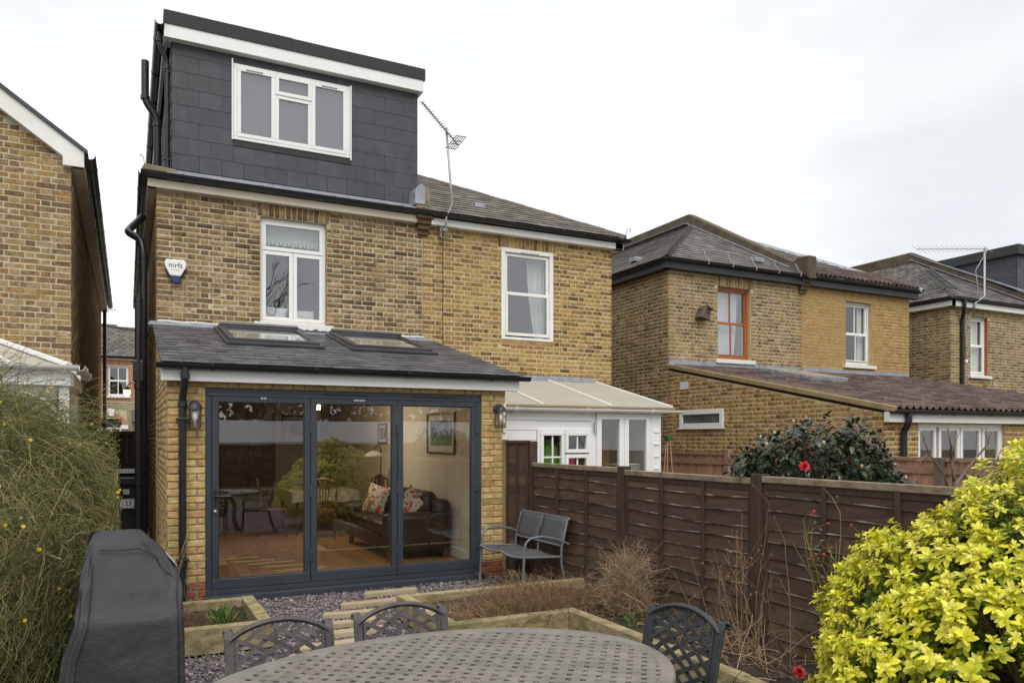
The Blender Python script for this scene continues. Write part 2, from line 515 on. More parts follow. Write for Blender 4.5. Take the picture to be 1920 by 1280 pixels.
M['net'] = mat('net_curtain', (.80, .81, .82), (.70, .71, .73), 8, .9, trans=.3)
M['curtain'] = mat('pale_curtain', (.70, .72, .68), (.58, .61, .57), 4, .9, trans=.15)
M['brownwood'] = mat('varnished_brown_window', (.30, .085, .022), (.38, .12, .03), 6, .35, .1, 60, stretch=(1, 1, 6))
M['polyc'] = mat('polycarbonate_roof', (.58, .55, .45), (.66, .62, .52), 2, .45, spots=((.33, .30, .2), 4, .6, .5), trans=.35)
M['aerial'] = mat('aerial_metal', (.30, .28, .26), (.42, .40, .37), 8, .45, metal=.6)
M['wire'] = mat('galvanised_wire', (.30, .31, .32), (.38, .38, .38), 8, .45, metal=.5)
M['oaks'] = mat('treated_sleeper', (.25, .195, .095), (.41, .335, .19), 7, .88, .8, 45, stretch=(1.3, 1.3, 3.0), rand=.22, spots=((.12, .12, .04), 3.2, .50, .75))
M['plank'] = mat('path_plank', (.36, .28, .165), (.46, .375, .235), 4, .85, .4, 60, stretch=(.7, 6, 3), rand=.16, spots=((.2, .155, .08), 9, .63, .6))
M['fence'] = mat('dark_stained_fence', (.050, .027, .016), (.098, .056, .034), 3, .72, .5, 50, stretch=(4, 1.2, 9), rand=.6, spots=((.17, .12, .085), 4, .64, .55), low=((.17, .135, .075), .55, .85))
M['fencecap'] = mat('weathered_fence_cap', (.17, .125, .08), (.33, .26, .18), 4, .85, .5, 50, stretch=(4, 2, 4), spots=((.07, .045, .03), 6, .55, .7))
M['fenceedge'] = mat('raw_slat_edge', (.05, .03, .02), (.42, .36, .28), 5, .8, stops=[(.36, (.05, .03, .019)), (.46, (.22, .17, .12)), (.60, (.55, .50, .42))])
M['fenceP'] = mat('dark_fence_post', (.040, .022, .013), (.072, .042, .025), 3, .8, .5, 50, stretch=(8, 8, 1), rand=.2)
M['fenceG'] = mat('greenish_post', (.22, .16, .07), (.30, .23, .11), 3, .85, .4, 50, stretch=(8, 8, 1))
M['redfence'] = mat('red_cedar_boards', (.33, .165, .105), (.45, .255, .165), 3, .8, .35, 50, stretch=(9, 9, 1), rand=.3)
M['redfenceP'] = mat('red_fence_post', (.24, .13, .085), (.32, .19, .125), 3, .8, .35, 50, stretch=(9, 9, 1))
M['soil'] = mat('garden_soil', (.018, .012, .008), (.05, .034, .022), 12, .95, 1.0, 40, spots=((.10, .075, .045), 30, .62, .6))
M['slatebase'] = mat('slate_gravel_bed', (.06, .05, .053), (.10, .085, .09), 30, .9, .8, 60)
M['chip'] = mat('plum_slate_chip', (.7, .7, .7), (1.2, 1.2, 1.2), 20, .62, .3, 90, tone=[(0, (.10, .08, .086)), (.45, (.175, .142, .150)), (.8, (.25, .212, .216)), (1, (.38, .34, .33))])
M['lawn'] = mat('rough_ground', (.06, .07, .025), (.13, .11, .06), 3, .95, .7, 20)
M['pave'] = mat('paving_concrete', (.26, .25, .23), (.34, .33, .30), 4, .9, .4, 40)
M['benchm'] = mat('grey_powder_coat', (.13, .14, .15), (.155, .165, .175), 4, .42)
M['mesh'] = mat('grey_textilene', (.075, .075, .078), (.11, .11, .113), 160, .7, .5, 400)
M['cast'] = mat('bronze_cast_aluminium', (.058, .051, .052), (.10, .087, .086), 14, .48, .25, 60, metal=.25, rough2=.6, spots=((.20, .155, .145), 8, .62, .4))
M['castD'] = mat('dark_cast_aluminium', (.032, .034, .038), (.06, .062, .066), 14, .45, .25, 60, metal=.25, rough2=.6)
M['castT'] = mat('weathered_table_metal', (.16, .145, .127), (.245, .222, .196), 7, .55, .35, 70, metal=.15, spots=((.22, .19, .13), 4, .56, .4))
M['cover'] = mat('charcoal_cover_cloth', (.024, .025, .028), (.038, .039, .042), 3, .7, .55, 7, spots=((.075, .075, .078), 9, .62, .35), bdist=.035)
M['seam'] = mat('cover_seam', (.016, .016, .018), None, 5, .8)
M['hose'] = mat('green_hose', (.010, .055, .048), (.016, .075, .065), 5, .35)
M['bin'] = mat('black_bin_plastic', (.014, .015, .017), (.022, .023, .025), 5, .45, .15, 100)
M['white'] = mat('white_print', (.78, .78, .78), (.7, .7, .7), 4, .5)
M['greyl'] = mat('grey_label', (.33, .35, .36), (.42, .44, .45), 6, .5)
M['dgrey'] = mat('dark_grey_print', (.055, .065, .08), None, 4, .5)
M['navy'] = mat('navy_blue_plastic', (.012, .028, .13), (.016, .036, .16), 4, .3)
M['redp'] = mat('red_print', (.45, .03, .03), None, 4, .5)
M['leather'] = mat('brown_leather', (.020, .011, .009), (.037, .021, .017), 5, .36, .25, 60, rough2=.5)
M['mahog'] = mat('mahogany', (.085, .03, .016), (.14, .055, .028), 5, .35, stretch=(2, 2, 8))
M['oakf'] = mat('oak_floor_board', (.30, .15, .055), (.41, .225, .09), 5, .32, .08, 60, stretch=(7, 1, 1), rand=.35)
M['tcloth'] = mat('pale_tablecloth', (.27, .255, .21), (.33, .31, .27), 20, .9)
M['kitchen'] = mat('brown_kitchen_front', (.14, .092, .058), (.185, .125, .08), 3, .45, stretch=(1, 1, 6))
M['frameW'] = mat('walnut_picture_frame', (.16, .075, .03), (.22, .11, .05), 8, .4)
M['frameB'] = mat('black_picture_frame', (.03, .02, .015), None, 8, .4)
M['mount'] = mat('picture_mount', (.72, .70, .64), None, 4, .8)
M['art1'] = mat('blue_meadow_print', (0, 0, 0), None, 7, .7, stops=[(.3, (.04, .06, .16)), (.5, (.12, .2, .38)), (.62, (.25, .35, .5)), (.75, (.07, .1, .12))])
M['art1b'] = mat('green_meadow_print', (0, 0, 0), None, 9, .7, stops=[(.3, (.05, .12, .03)), (.5, (.13, .25, .05)), (.7, (.25, .3, .1))])
M['art2'] = mat('dark_red_print', (0, 0, 0), None, 6, .7, stops=[(.35, (.05, .03, .04)), (.5, (.16, .1, .1)), (.65, (.3, .06, .05))])
M['art3'] = mat('sketch_print', (0, 0, 0), None, 8, .7, stops=[(.4, (.04, .04, .03)), (.55, (.35, .3, .2)), (.7, (.05, .06, .04))])
M['cush'] = mat('floral_cushion', (0, 0, 0), None, 9, .9, stops=[(.30, (.45, .02, .02)), (.39, (.55, .06, .04)), (.45, (.72, .66, .54)), (.54, (.74, .68, .56)), (.57, (.20, .25, .06)), (.62, (.62, .10, .03))], detail=2)
M['shade'] = mat('white_lamp_shade', (.7, .68, .6), None, 4, .7, trans=.3)
M['lamp'] = emit('lit_lamp', (1, .72, .35), 9)
M['lamp2'] = emit('lit_street_lantern', (1, .55, .18), 5)
M['bulb'] = mat('white_bulb', (.82, .82, .80), None, 4, .3)
M['lglass'] = glass('lantern_glass', .04, (.97, .97, .97))
M['stemW'] = mat('dry_tan_stem', (.7, .7, .7), (1.2, 1.2, 1.2), 9, .85, tone=[(0, (.10, .05, .022)), (.4, (.25, .145, .07)), (.75, (.40, .28, .16)), (1, (.52, .42, .29))])
M['stemJ'] = mat('jasmine_stem', (.75, .75, .75), (1.2, 1.2, 1.2), 9, .7, tone=[(0, (.06, .08, .018)), (.4, (.13, .15, .034)), (.68, (.24, .225, .065)), (.85, (.32, .25, .11)), (1, (.42, .33, .18))])
M['leafJ'] = mat('jasmine_leaf', (.75, .75, .75), (1.2, 1.2, 1.2), 9, .6, tone=[(0, (.05, .08, .02)), (.6, (.11, .15, .04)), (1, (.26, .17, .08))], trans=.15)
M['flowJ'] = mat('jasmine_flower', (.80, .60, .02), (.72, .5, .01), 9, .6, trans=.2)
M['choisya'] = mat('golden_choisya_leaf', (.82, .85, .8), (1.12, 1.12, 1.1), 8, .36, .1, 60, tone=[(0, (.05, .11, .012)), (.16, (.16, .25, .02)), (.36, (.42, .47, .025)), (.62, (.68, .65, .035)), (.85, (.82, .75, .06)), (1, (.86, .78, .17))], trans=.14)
M['twig'] = mat('shrub_twig', (.10, .085, .03), (.17, .14, .06), 8, .85)
M['camellia'] = mat('camellia_leaf', (.8, .8, .8), (1.15, 1.15, 1.15), 8, .30, .1, 50, tone=[(0, (.012, .026, .014)), (.5, (.02, .042, .02)), (.85, (.035, .062, .027)), (1, (.085, .11, .03))], spec=.6)
M['camflow'] = mat('red_camellia_petal', (.42, .006, .016), (.56, .015, .03), 20, .5, trans=.1)
M['bud'] = mat('camellia_bud', (.42, .40, .20), (.55, .30, .22), 30, .6)
M['grass'] = mat('fresh_green_blade', (.8, .8, .8), (1.2, 1.2, 1.2), 8, .6, tone=[(0, (.05, .12, .02)), (1, (.17, .28, .05))], trans=.15)
M['heuch'] = mat('purple_leaf', (.10, .045, .055), (.17, .085, .09), 8, .6)
M['bark'] = mat('grey_bark', (.11, .085, .065), (.19, .155, .125), 10, .9, .6, 40)
M['bamboo'] = mat('bamboo_cane', (.45, .27, .13), (.55, .36, .19), 8, .6)
M['birdbox'] = mat('weathered_box_wood', (.085, .066, .045), (.15, .12, .085), 5, .9, .4, 40)
M['orange_leaf'] = mat('rosehip', (.5, .06, .03), None, 4, .5)
M['hedge'] = mat('far_foliage', (.025, .028, .015), (.06, .055, .03), 3, .8)
M['brownmass'] = mat('bare_thicket', (.10, .08, .065), (.17, .14, .12), 3, .9)
M['shedroof'] = mat('pale_shed_roof', (.50, .49, .50), (.56, .55, .56), 2, .7)
M['gatew'] = mat('dark_gate_boards', (.030, .017, .012), (.055, .03, .022), 3, .75, .3, 50, stretch=(8, 8, 1), rand=.3)
M['clothG'] = mat('bright_green_cloth', (.13, .45, .03), None, 4, .8)
M['clothP'] = mat('pink_cloth', (.75, .12, .30), None, 4, .8)
M['clothY'] = mat('yellow_cloth', (.65, .42, .02), None, 4, .8)
M['card'] = mat('cardboard', (.42, .25, .11), None, 4, .9)
M['steel'] = mat('steel_fitting', (.5, .5, .5), None, 6, .3, metal=.8)

# ------------------------------------------------------------------ masonry and roofing
def brick_variants(n, jit=.0025, ch=.004, seed=1, H=.0302, yj=.0012):
    r = random.Random(seed); out = []
    L, D = .1072, .03
    for k in range(n):
        V = []
        for (y, ins) in ((D, 0), (ch, 0), (0, ch)):
            for sx, sz in ((-1, -1), (1, -1), (1, 1), (-1, 1)):
                V.append((sx * (L - ins) + r.uniform(-jit, jit), y + (r.uniform(-yj, yj) if y < D else 0), sz * (H - ins) + r.uniform(-jit, jit)))
        F = [(8, 9, 10, 11)]
        for a in (0, 4):
            for i in range(4):
                j = (i + 1) % 4
                F.append((a + i, a + j, a + 4 + j, a + 4 + i))
        out.append((V, F, (k + .5) / n * .96 + .02))
    return out
BV_OLD = brick_variants(36, .0035, .0035, 3)
BV_NEW = brick_variants(36, .0055, .007, 5, .0322, .004)

def bricks(mat_, var=BV_OLD): return Pieces('brick', var, mat_)

def lay(P, F, a0, a1, b0, b1, opens=(), top=None, pri=0, parent=None, bond=0, c=0.0, joint=.010, cmin=None):
    """lay Flemish-bond courses of brick on plane F; opens: (a0,a1,b0,b1); top(a) limits the height"""
    n = int((b1 - b0 + .005) / .075)
    pat = [.215, .1025]
    for k in range(n):
        z0 = b0 + k * .075 + joint / 2; z1 = z0 + .065; zm = (z0 + z1) / 2
        iv = [(a0, a1)]
        for (o0, o1, p0, p1) in opens:
            if z1 > p0 + .01 and z0 < p1 - .01:
                nv = []
                for (s, e) in iv:
                    if o1 <= s or o0 >= e: nv.append((s, e))
                    else:
                        if o0 > s: nv.append((s, o0))
                        if o1 < e: nv.append((o1, e))
                iv = nv
        # bond phase is global so joints line up round openings
        ph = (k % 2) * .16875 + bond
        for (s, e) in iv:
            x = math.floor((s - a0 + ph) / .3375) * .3375 + a0 - ph
            i = 0; segs = []
            while x < e:
                L = pat[i % 2]
                p, q = max(x, s), min(x + L, e)
                if q - p > .004: segs.append([p, q])
                x += L + joint; i += 1
            if len(segs) > 1 and segs[0][1] - segs[0][0] < .05: segs[1][0] = segs[0][0]; segs.pop(0)
            if len(segs) > 1 and segs[-1][1] - segs[-1][0] < .05: segs[-2][1] = segs[-1][1]; segs.pop()
            for p, q in segs:
                p += rng.uniform(0, .003); q -= rng.uniform(0, .003)
                if q - p < .02: continue
                zz = 1.0
                if top is not None:
                    lim = min(top(p), top(q))
                    if z1 > lim:
                        if z0 + .02 > lim: continue
                        zz = (lim - z0) / .065
                m = F.M((p + q) / 2, (z0 + z0 + .065 * zz) / 2, c + rng.uniform(-.0015, .0025))
                m = m @ Matrix.Diagonal(((q - p) / .215, 1, zz * rng.uniform(.97, 1.02), 1))
                P.put(m, None, pri(p, z0) if callable(pri) else pri, parent)

def soldier(P, F, a0, a1, b0, b1, parent=None, fan=0.0, pri=0, arch=0):
    n = max(2, int((a1 - a0) / .076)); w = (a1 - a0) / n
    for i in range(n):
        a = a0 + (i + .5) * w; u = (a - (a0 + a1) / 2) / ((a1 - a0) / 2)
        m = F.M(a, (b0 + b1) / 2 + arch * (1 - u * u), .002 + rng.uniform(0, .004)) @ Matrix.Rotation(R(90) + fan * u, 4, 'Y')
        m = m @ Matrix.Diagonal(((b1 - b0) / .215, 1, (w - .011) / .065, 1))
        P.put(m, None, pri, parent)

def core(mb, F, a0, a1, b0, b1, opens=(), c0=-.30, c1=-.0022, top=None):
    """wall body with openings, cut as a grid of blocks"""
    xs = sorted({a0, a1, *[min(max(o[i], a0), a1) for o in opens for i in (0, 1)]})
    for i in range(len(xs) - 1):
        x0, x1 = xs[i], xs[i + 1]
        if x1 - x0 < 1e-5: continue
        zs = [(b0, b1)]
        for o in opens:
            if o[0] <= x0 + 1e-6 and o[1] >= x1 - 1e-6:
                nz = []
                for s, e in zs:
                    if o[3] <= s or o[2] >= e: nz.append((s, e))
                    else:
                        if o[2] > s: nz.append((s, o[2]))
                        if o[3] < e: nz.append((o[3], e))
                zs = nz
        for s, e in zs:
            if top is not None and abs(e - b1) < 1e-6:
                mb.prism(F, [(x0, s), (x1, s), (x1, top(x1)), (x0, top(x0))], c0, c1)
            else:
                mb.fbox(F, x0, x1, s, e, c0, c1)

def slate_variants(w, L, th=.007, n=16, seed=2, tilt=.012, rag=.003):
    r = random.Random(seed); out = []
    for k in range(n):
        h = w / 2 - .0025
        V = []
        for (z, y) in ((0, -tilt), (L, -.001)):
            for yy in (y, y - th):
                for sx in (-1, 1):
                    V.append((sx * (h + r.uniform(-.001, .001)), yy + r.uniform(-.001, .001), z + (r.uniform(-rag, rag) if z == 0 else 0)))
        # 0,1 back low; 2,3 front low; 4,5 back high; 6,7 front high
        F = [(2, 3, 7, 6), (0, 1, 3, 2), (0, 2, 6, 4), (1, 5, 7, 3), (4, 6, 7, 5), (0, 4, 5, 1)]
        out.append((V, F, (k + .5) / n))
    return out

def clip_iv(poly, b):
    """a-interval of a convex polygon at height b"""
    xs = []
    for i in range(len(poly)):
        (a0, b0), (a1, b1) = poly[i], poly[(i + 1) % len(poly)]
        if (b0 - b) * (b1 - b) <= 0 and abs(b1 - b0) > 1e-9:
            xs.append(a0 + (a1 - a0) * (b - b0) / (b1 - b0))
    return (min(xs), max(xs)) if len(xs) >= 2 else None

def slating(P, F, poly, w, ex, holes=(), parent=None, pri=0, jitter=.002, c=0.0, start=0.0, short=1.0):
    bs = [q[1] for q in poly]; b = min(bs) + start; k = 0
    while b < max(bs) - .01:
        iv = clip_iv(poly, min(b + ex * .5, max(bs) - .004))
        if iv:
            s, e = iv
            x = math.floor((s) / w) * w - (w / 2 if k % 2 else 0)
            while x < e:
                p, q = max(x, s), min(x + w, e)
                x += w
                if q - p < .015: continue
                pieces = [(p, q)]
                for (h0, h1, g0, g1) in holes:
                    if b + ex > g0 + .02 and b < g1 - .02:
                        np_ = []
                        for (s2, e2) in pieces:
                            if h1 <= s2 or h0 >= e2: np_.append((s2, e2))
                            else:
                                if h0 > s2: np_.append((s2, h0))
                                if h1 < e2: np_.append((h1, e2))
                        pieces = np_
                for p2, q2 in pieces:
                    if q2 - p2 < .02: continue
                    m = F.M((p2 + q2) / 2, b + rng.uniform(-jitter, jitter), c) @ Matrix.Rotation(rng.uniform(-1, 1) * jitter * 2, 4, 'Y')
                    top_room = min(1.0, (max(bs) - b) / (ex * 1.6)) * short
                    P.put(m @ Matrix.Diagonal(((q2 - p2) / w, 1, top_room, 1)), None, pri, parent)
        b += ex; k += 1

def roman_tile_variants(w=.30, L=.40, n=10, seed=4):
    r = random.Random(seed); out = []
    prof = []
    for i in range(13):
        t = i / 12; x = (t - .5) * w
        d = (t * 2) % 1.0
        y = .046 * max(0, math.sin(math.pi * min(1, d / .55))) if d < .55 else 0.0
        prof.append((x, y))
    for k in range(n):
        V = []; F = []
        for (z, off) in ((0, .036), (L, .004)):
            for (x, y) in prof: V.append((x, -(y + off), z))
        for (x, y) in prof: V.append((x, -(max(0, y - .006) + .008), .0))
        m = len(prof)
        for i in range(m - 1):
            F.append((i, i + 1, m + i + 1, m + i)); F.append((2 * m + i, 2 * m + i + 1, i + 1, i))
        out.append((V, F, (k + .5) / n))
    return out

def gutter(F, a0, a1, b, mat_, parent, r=.058, c=.06, brackets=True, name='gutter', joint=.9):
    mb = MB()
    sec = [(r * math.cos(t), r * math.sin(t)) for t in [math.pi + math.pi * i / 8 for i in range(9)]]
    sec += [((r - .006) * math.cos(t), (r - .006) * math.sin(t)) for t in [2 * math.pi - math.pi * i / 8 for i in range(9)]]
    mb.sweep([F.P(a0, b, c), F.P(a1, b, c)], sec, True, F.v)
    g = mb.build(name, mat_, parent, smooth=False)
    smooth_angle(g, 50)
    if brackets:
        n = max(2, int(abs(a1 - a0) / joint))
        for i in range(n):
            a = a0 + (a1 - a0) * (i + .5) / n
            m2 = MB()
            r2 = r + .006
            sec2 = [(r2 * math.cos(t), r2 * math.sin(t)) for t in [math.pi * .97 + math.pi * 1.06 * j / 8 for j in range(9)]]
            sec2 += [((r2 - .009) * math.cos(t), (r2 - .009) * math.sin(t)) for t in [math.pi * 2.03 - math.pi * 1.06 * j / 8 for j in range(9)]]
            m2.sweep([F.P(a - .022, b, c), F.P(a + .022, b, c)], sec2, True, F.v)
            m2.fbox(F, a - .012, a + .012, b - r - .02, b - .01, 0, .05)
            m2.build('gutter_bracket', mat_, g)
    return g

def pipe(pts, r, mat_, parent, name='downpipe', collars=(), n=12):
    # rounded corners
    P = [Vector(p) for p in pts]; out = [P[0]]
    for i in range(1, len(P) - 1):
        d0 = (P[i - 1] - P[i]); d1 = (P[i + 1] - P[i]); k = min(r * 1.6, d0.length * .45, d1.length * .45)
        A = P[i] + d0.normalized() * k; B = P[i] + d1.normalized() * k
        for j in range(5):
            t = j / 4; out.append(A * (1 - t) ** 2 + P[i] * 2 * t * (1 - t) + B * t * t)
    out.append(P[-1])
    mb = MB(); mb.tube(out, r, n)
    o = mb.build(name, mat_, parent); smooth_angle(o, 60)
    for c in collars:
        c = Vector(c); m2 = MB(); m2.lathe(c, [(r + .003, -.03), (r + .010, -.026), (r + .010, .026), (r + .003, .03)], 14)
        k = m2.build('pipe_collar', mat_, o); smooth_angle(k, 40)
    return o

def curtain(parent, F, a0, a1, b0, b1, c, mat_, n=7, amp=.03, gather=0.0):
    mb = MB(); N = n * 8; rows = 6; vs = []
    for j in range(rows + 1):
        t = j / rows
        for i in range(N + 1):
            u = i / N
            aw = a1 - gather * (1 - t) * (1 - t) * (a1 - a0) if gather > 0 else a1
            as_ = a0 + gather * (t - 1) * (1 - t) * (a1 - a0) if gather < 0 else a0
            a = as_ + (aw - as_) * u
            vs.append(F.P(a, b0 + (b1 - b0) * t, c + amp * math.sin(u * n * 2 * math.pi + .7 * math.sin(3 * t)) * (.6 + .4 * math.sin(u * 9))))
    f = [(j * (N + 1) + i, j * (N + 1) + i + 1, (j + 1) * (N + 1) + i + 1, (j + 1) * (N + 1) + i) for j in range(rows) for i in range(N)]
    mb.add(vs, f)
    return mb.build('curtain', mat_, parent, smooth=True)

def window(house, F, a0, a1, b0, b1, c, mat_, sashes, fw=.05, sw=.045, th=.07, bars=(), roommat=None, sill=None,
           glassm=None, room=2.4, label=None, sillmat=None, fwt=None, fwb=None):
    """outer frame + sashes (a0,a1,b0,b1,c offset) each with its pane; everything a sub-part of the window"""
    mb = MB(); mb.ring(F, a0, a1, b0, b1, fw, c - th, c, wb=fwb, wt=fwt)
    w = mb.build('window', mat_, house, bevel=.006, label=label)
    for (s0, s1, t0, t1, dc) in sashes:
        m = MB(); m.ring(F, s0, s1, t0, t1, sw, c + dc - .045, c + dc)
        for (k, q, wd) in bars:
            if k == 'v' and s0 < q < s1: m.fbox(F, q - wd / 2, q + wd / 2, t0 + sw, t1 - sw, c + dc - .035, c + dc - .008)
            if k == 'h' and t0 < q < t1: m.fbox(F, s0 + sw, s1 - sw, q - wd / 2, q + wd / 2, c + dc - .035, c + dc - .009)
        m.build('sash', mat_, w, bevel=.005)
        g = MB(); g.poly([F.P(s0 + sw - .004, t0 + sw - .004, c + dc - .025), F.P(s1 - sw + .004, t0 + sw - .004, c + dc - .025), F.P(s1 - sw + .004, t1 - sw + .004, c + dc - .025), F.P(s0 + sw - .004, t1 - sw + .004, c + dc - .025)])
        g.build('pane', glassm or M['glass'], w)
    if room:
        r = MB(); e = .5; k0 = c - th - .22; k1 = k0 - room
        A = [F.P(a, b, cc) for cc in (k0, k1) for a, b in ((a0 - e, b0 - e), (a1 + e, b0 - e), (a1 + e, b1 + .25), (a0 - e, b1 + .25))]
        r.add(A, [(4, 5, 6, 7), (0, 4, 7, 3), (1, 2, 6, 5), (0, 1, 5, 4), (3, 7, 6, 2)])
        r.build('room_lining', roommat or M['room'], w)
    if sill:
        s = MB(); ov, proj, hgt = sill
        s.prism(Fr(F.P(a0 - ov, b0, 0), -F.n, F.v) if False else F, [(a0 - ov, b0 - hgt), (a1 + ov, b0 - hgt), (a1 + ov, b0 - .004), (a0 - ov, b0 - .004)], c - .02, proj)
        s.build('sill', sillmat or M['sillp'], w, bevel=.006)
    return w

def reveal(house, F, a0, a1, b0, b1, depth, mat_):
    mb = MB()
    mb.fbox(F, a0 - .004, a0 + .010, b0, b1, -depth, -.008); mb.fbox(F, a1 - .010, a1 + .004, b0, b1, -depth, -.008)
    return mb.build('window_reveal', mat_, house)

def text(body, F, a, b, c, size, mat_, parent, name='lettering', align='CENTER', shear=0, depth=.0006, bold=0):
    cu = bpy.data.curves.new(name, 'FONT'); cu.body = body; cu.size = size; cu.extrude = depth
    cu.align_x = align; cu.align_y = 'CENTER'; cu.shear = shear; cu.offset = bold
    o = bpy.data.objects.new(name, cu); col.objects.link(o); cu.materials.append(mat_)
    m = Matrix.Identity(4); p = F.P(a, b, c)
    for i in range(3):
        m[i][0] = F.u[i]; m[i][1] = F.v[i]; m[i][2] = F.n[i]; m[i][3] = p[i]
    bpy.context.view_layer.update()
    me = bpy.data.meshes.new_from_object(o.evaluated_get(bpy.context.evaluated_depsgraph_get()))
    bpy.data.objects.remove(o)
    o = bpy.data.objects.new(name, me); col.objects.link(o)
    if not me.materials: me.materials.append(mat_)
    o.matrix_basis = m
    return adopt(o, parent)
# ------------------------------------------------------------------ ground
mb = MB(); mb.box(-400, 400, -60, 900, -.6, -.10)
tag(mb.build('ground', M['lawn']), kind='structure')
mb = MB(); mb.box(-6, 40, 24.2, 36, -.098, -.04)
tag(mb.build('road', M['pave']), kind='structure')
mb = MB(); mb.box(-.62, .34, 8.7, 24, -.096, -.05)
tag(mb.build('alley_path', M['pave']), kind='structure')
mb = MB(); mb.box(-1.2, 3.40, -3, 8.62, -.096, -.078)
tag(mb.build('gravel_bed', M['slatebase']), kind='structure')

# ------------------------------------------------------------------ house A: the extended house
XL, XR, YM, YE = .347, 4.18, 11.5, 8.48
hA = thing('brick_house', 'yellow brick house with grey slate dormer and rear extension with folding glass doors', 'house', (2.2, 11.5, 0))
FA, FE, FW = rear(YM), rear(YE), west(XL)
SL = .253
zroof = lambda Y: 2.385 + (Y - 8.3) * SL
winA = (1.704, 2.674, 3.32, 4.85)
mb = MB()
core(mb, FA, XL + .006, 4.20, 0, 5.12, [winA, (.62, 4.05, -1, 2.45)])
core(mb, FW, -23.5, -11.52, 0, 5.12, c0=-.27)
mb.box(.62, 4.2, 23.2, 23.5, 0, 5.12)
mb.box(4.055, 4.20, 11.82, 23.2, 0, 5.4)
wallA = mb.build('wall', M['mortar'], hA)
bA = bricks(M['brickA'])
lay(bA, FA, XL, 4.185, 0.0, 5.09, [winA, (.3, 4.3, -1, 3.10), (1.66, 2.72, 4.84, 5.06)], parent=wallA, pri=lambda a, z: 0 if z > 3.12 else 9)
soldier(bA, FA, 1.66, 2.72, 4.855, 5.06, wallA, fan=.10, arch=0)
lay(bA, FW, -16, -11.53, 0.0, 5.09, parent=wallA, pri=9)
bA.finish(wallA, 110)
# extension walls
mb = MB()
topW = lambda a: zroof(-a) - .07
core(mb, west(.354), -11.5, -8.51, -.1, 2.5, c0=-.26, top=topW)
core(mb, east(4.18), 8.51, 11.5, -.1, 2.5, c0=-.12, top=lambda a: zroof(a) - .07)
mb.fbox(FE, .36, .716, -.1, 2.33, -.27, -.008)
mb.fbox(FE, 3.855, 4.174, -.1, 2.33, -.27, -.008)
mb.fbox(FE, .716, 3.855, 2.16, 2.33, -.27, -.009)
wallE = mb.build('extension_wall', M['mortarP'], hA)
bX = bricks(M['brickX'], BV_NEW)
for (a0, a1) in ((.354, .716), (3.855, 4.18)):
    lay(bX, FE, a0, a1, .14, 2.30, parent=wallE, bond=.05)
lay(bX, FE, .716, 3.855, 2.165, 2.30, parent=wallE, pri=1)
lay(bX, west(.354), -11.5, -8.512, .14, 3.2, top=topW, parent=wallE, pri=2)
lay(bX, east(4.18), 8.512, 11.5, .14, 3.2, top=lambda a: zroof(a) - .07, parent=wallE, pri=9)
bX.finish(wallE, 190)
bR = bricks(M['brickR'], BV_NEW)
for (a0, a1) in ((.354, .716), (3.855, 4.18)):
    lay(bR, FE, a0, a1, -.085, .14, parent=wallE, bond=.11)
lay(bR, west(.354), -11.5, -8.512, -.085, .14, parent=wallE, pri=9)
bR.finish(wallE, 40)
# white efflorescence patch on the right pier is paint left from the old wall
mb = MB()
for (z, dz, x0) in ((1.83, .05, 4.135), (1.62, .06, 4.12), (1.71, .05, 4.14), (1.93, .04, 4.13), (2.02, .05, 4.145)):
    mb.prism(FE, [(x0, z), (4.182, z - .01), (4.182, z + dz), (x0 + .012, z + dz * .9)], .0, .009)
mb.build('paint_patch', M['paint'], wallE)

# --- extension roof
ang = math.atan(SL)
FR = Fr((0, 8.3, 2.385), (1, 0, 0), (0, math.cos(ang), math.sin(ang)))
RL = 3.2 / math.cos(ang)
sk = [(1.10, 2.20), (2.64, 3.74)]
kb0, kb1 = (9.86 - 8.3) / math.cos(ang), (11.22 - 8.3) / math.cos(ang)
holes = [(a + .05, b - .05, kb0 + .05, kb1 - .05) for a, b in sk]
mb = MB(); core(mb, FR, .30, 4.33, .02, RL, holes, c0=-.055, c1=-.004)
roofE = mb.build('lean_to_roof', M['slateE'], hA)
mb = MB(); core(mb, FR, .615, 4.06, .22, RL, holes, c0=-.155, c1=-.135)
mb.build('ceiling_lining', M['ceil'], roofE)
sE = Pieces('slate', slate_variants(.25, .40, .006, 20, 11), M['slateE'])
slating(sE, FR, [(.29, 0), (4.34, 0), (4.34, RL - .08), (.29, RL - .08)], .25, .205, [(a - .03, b + .03, kb0 - .10, kb1 + .08) for a, b in sk], roofE)
sE.finish(roofE, 225)
mb = MB(); mb.bar([FR.P(.24, RL - .10, .018), FR.P(4.33, RL - .10, .018)], .005, .2, FR.v)
mb.fbox(FA, .26, 4.28, 3.15, 3.235, .002, .022)
mb.build('lead_flashing', M['lead'], roofE, bevel=.006)
mb = MB(); mb.sweep([FA.P(.36 + .11 * i, 3.245 + .006 * math.sin(i * 1.7), .012) for i in range(36)], [(-.012, -.010), (.012, -.010), (.010, .012), (-.010, .010)], True, (0, -1, 0))
mb.build('mortar_fillet', M['sillp'], roofE)
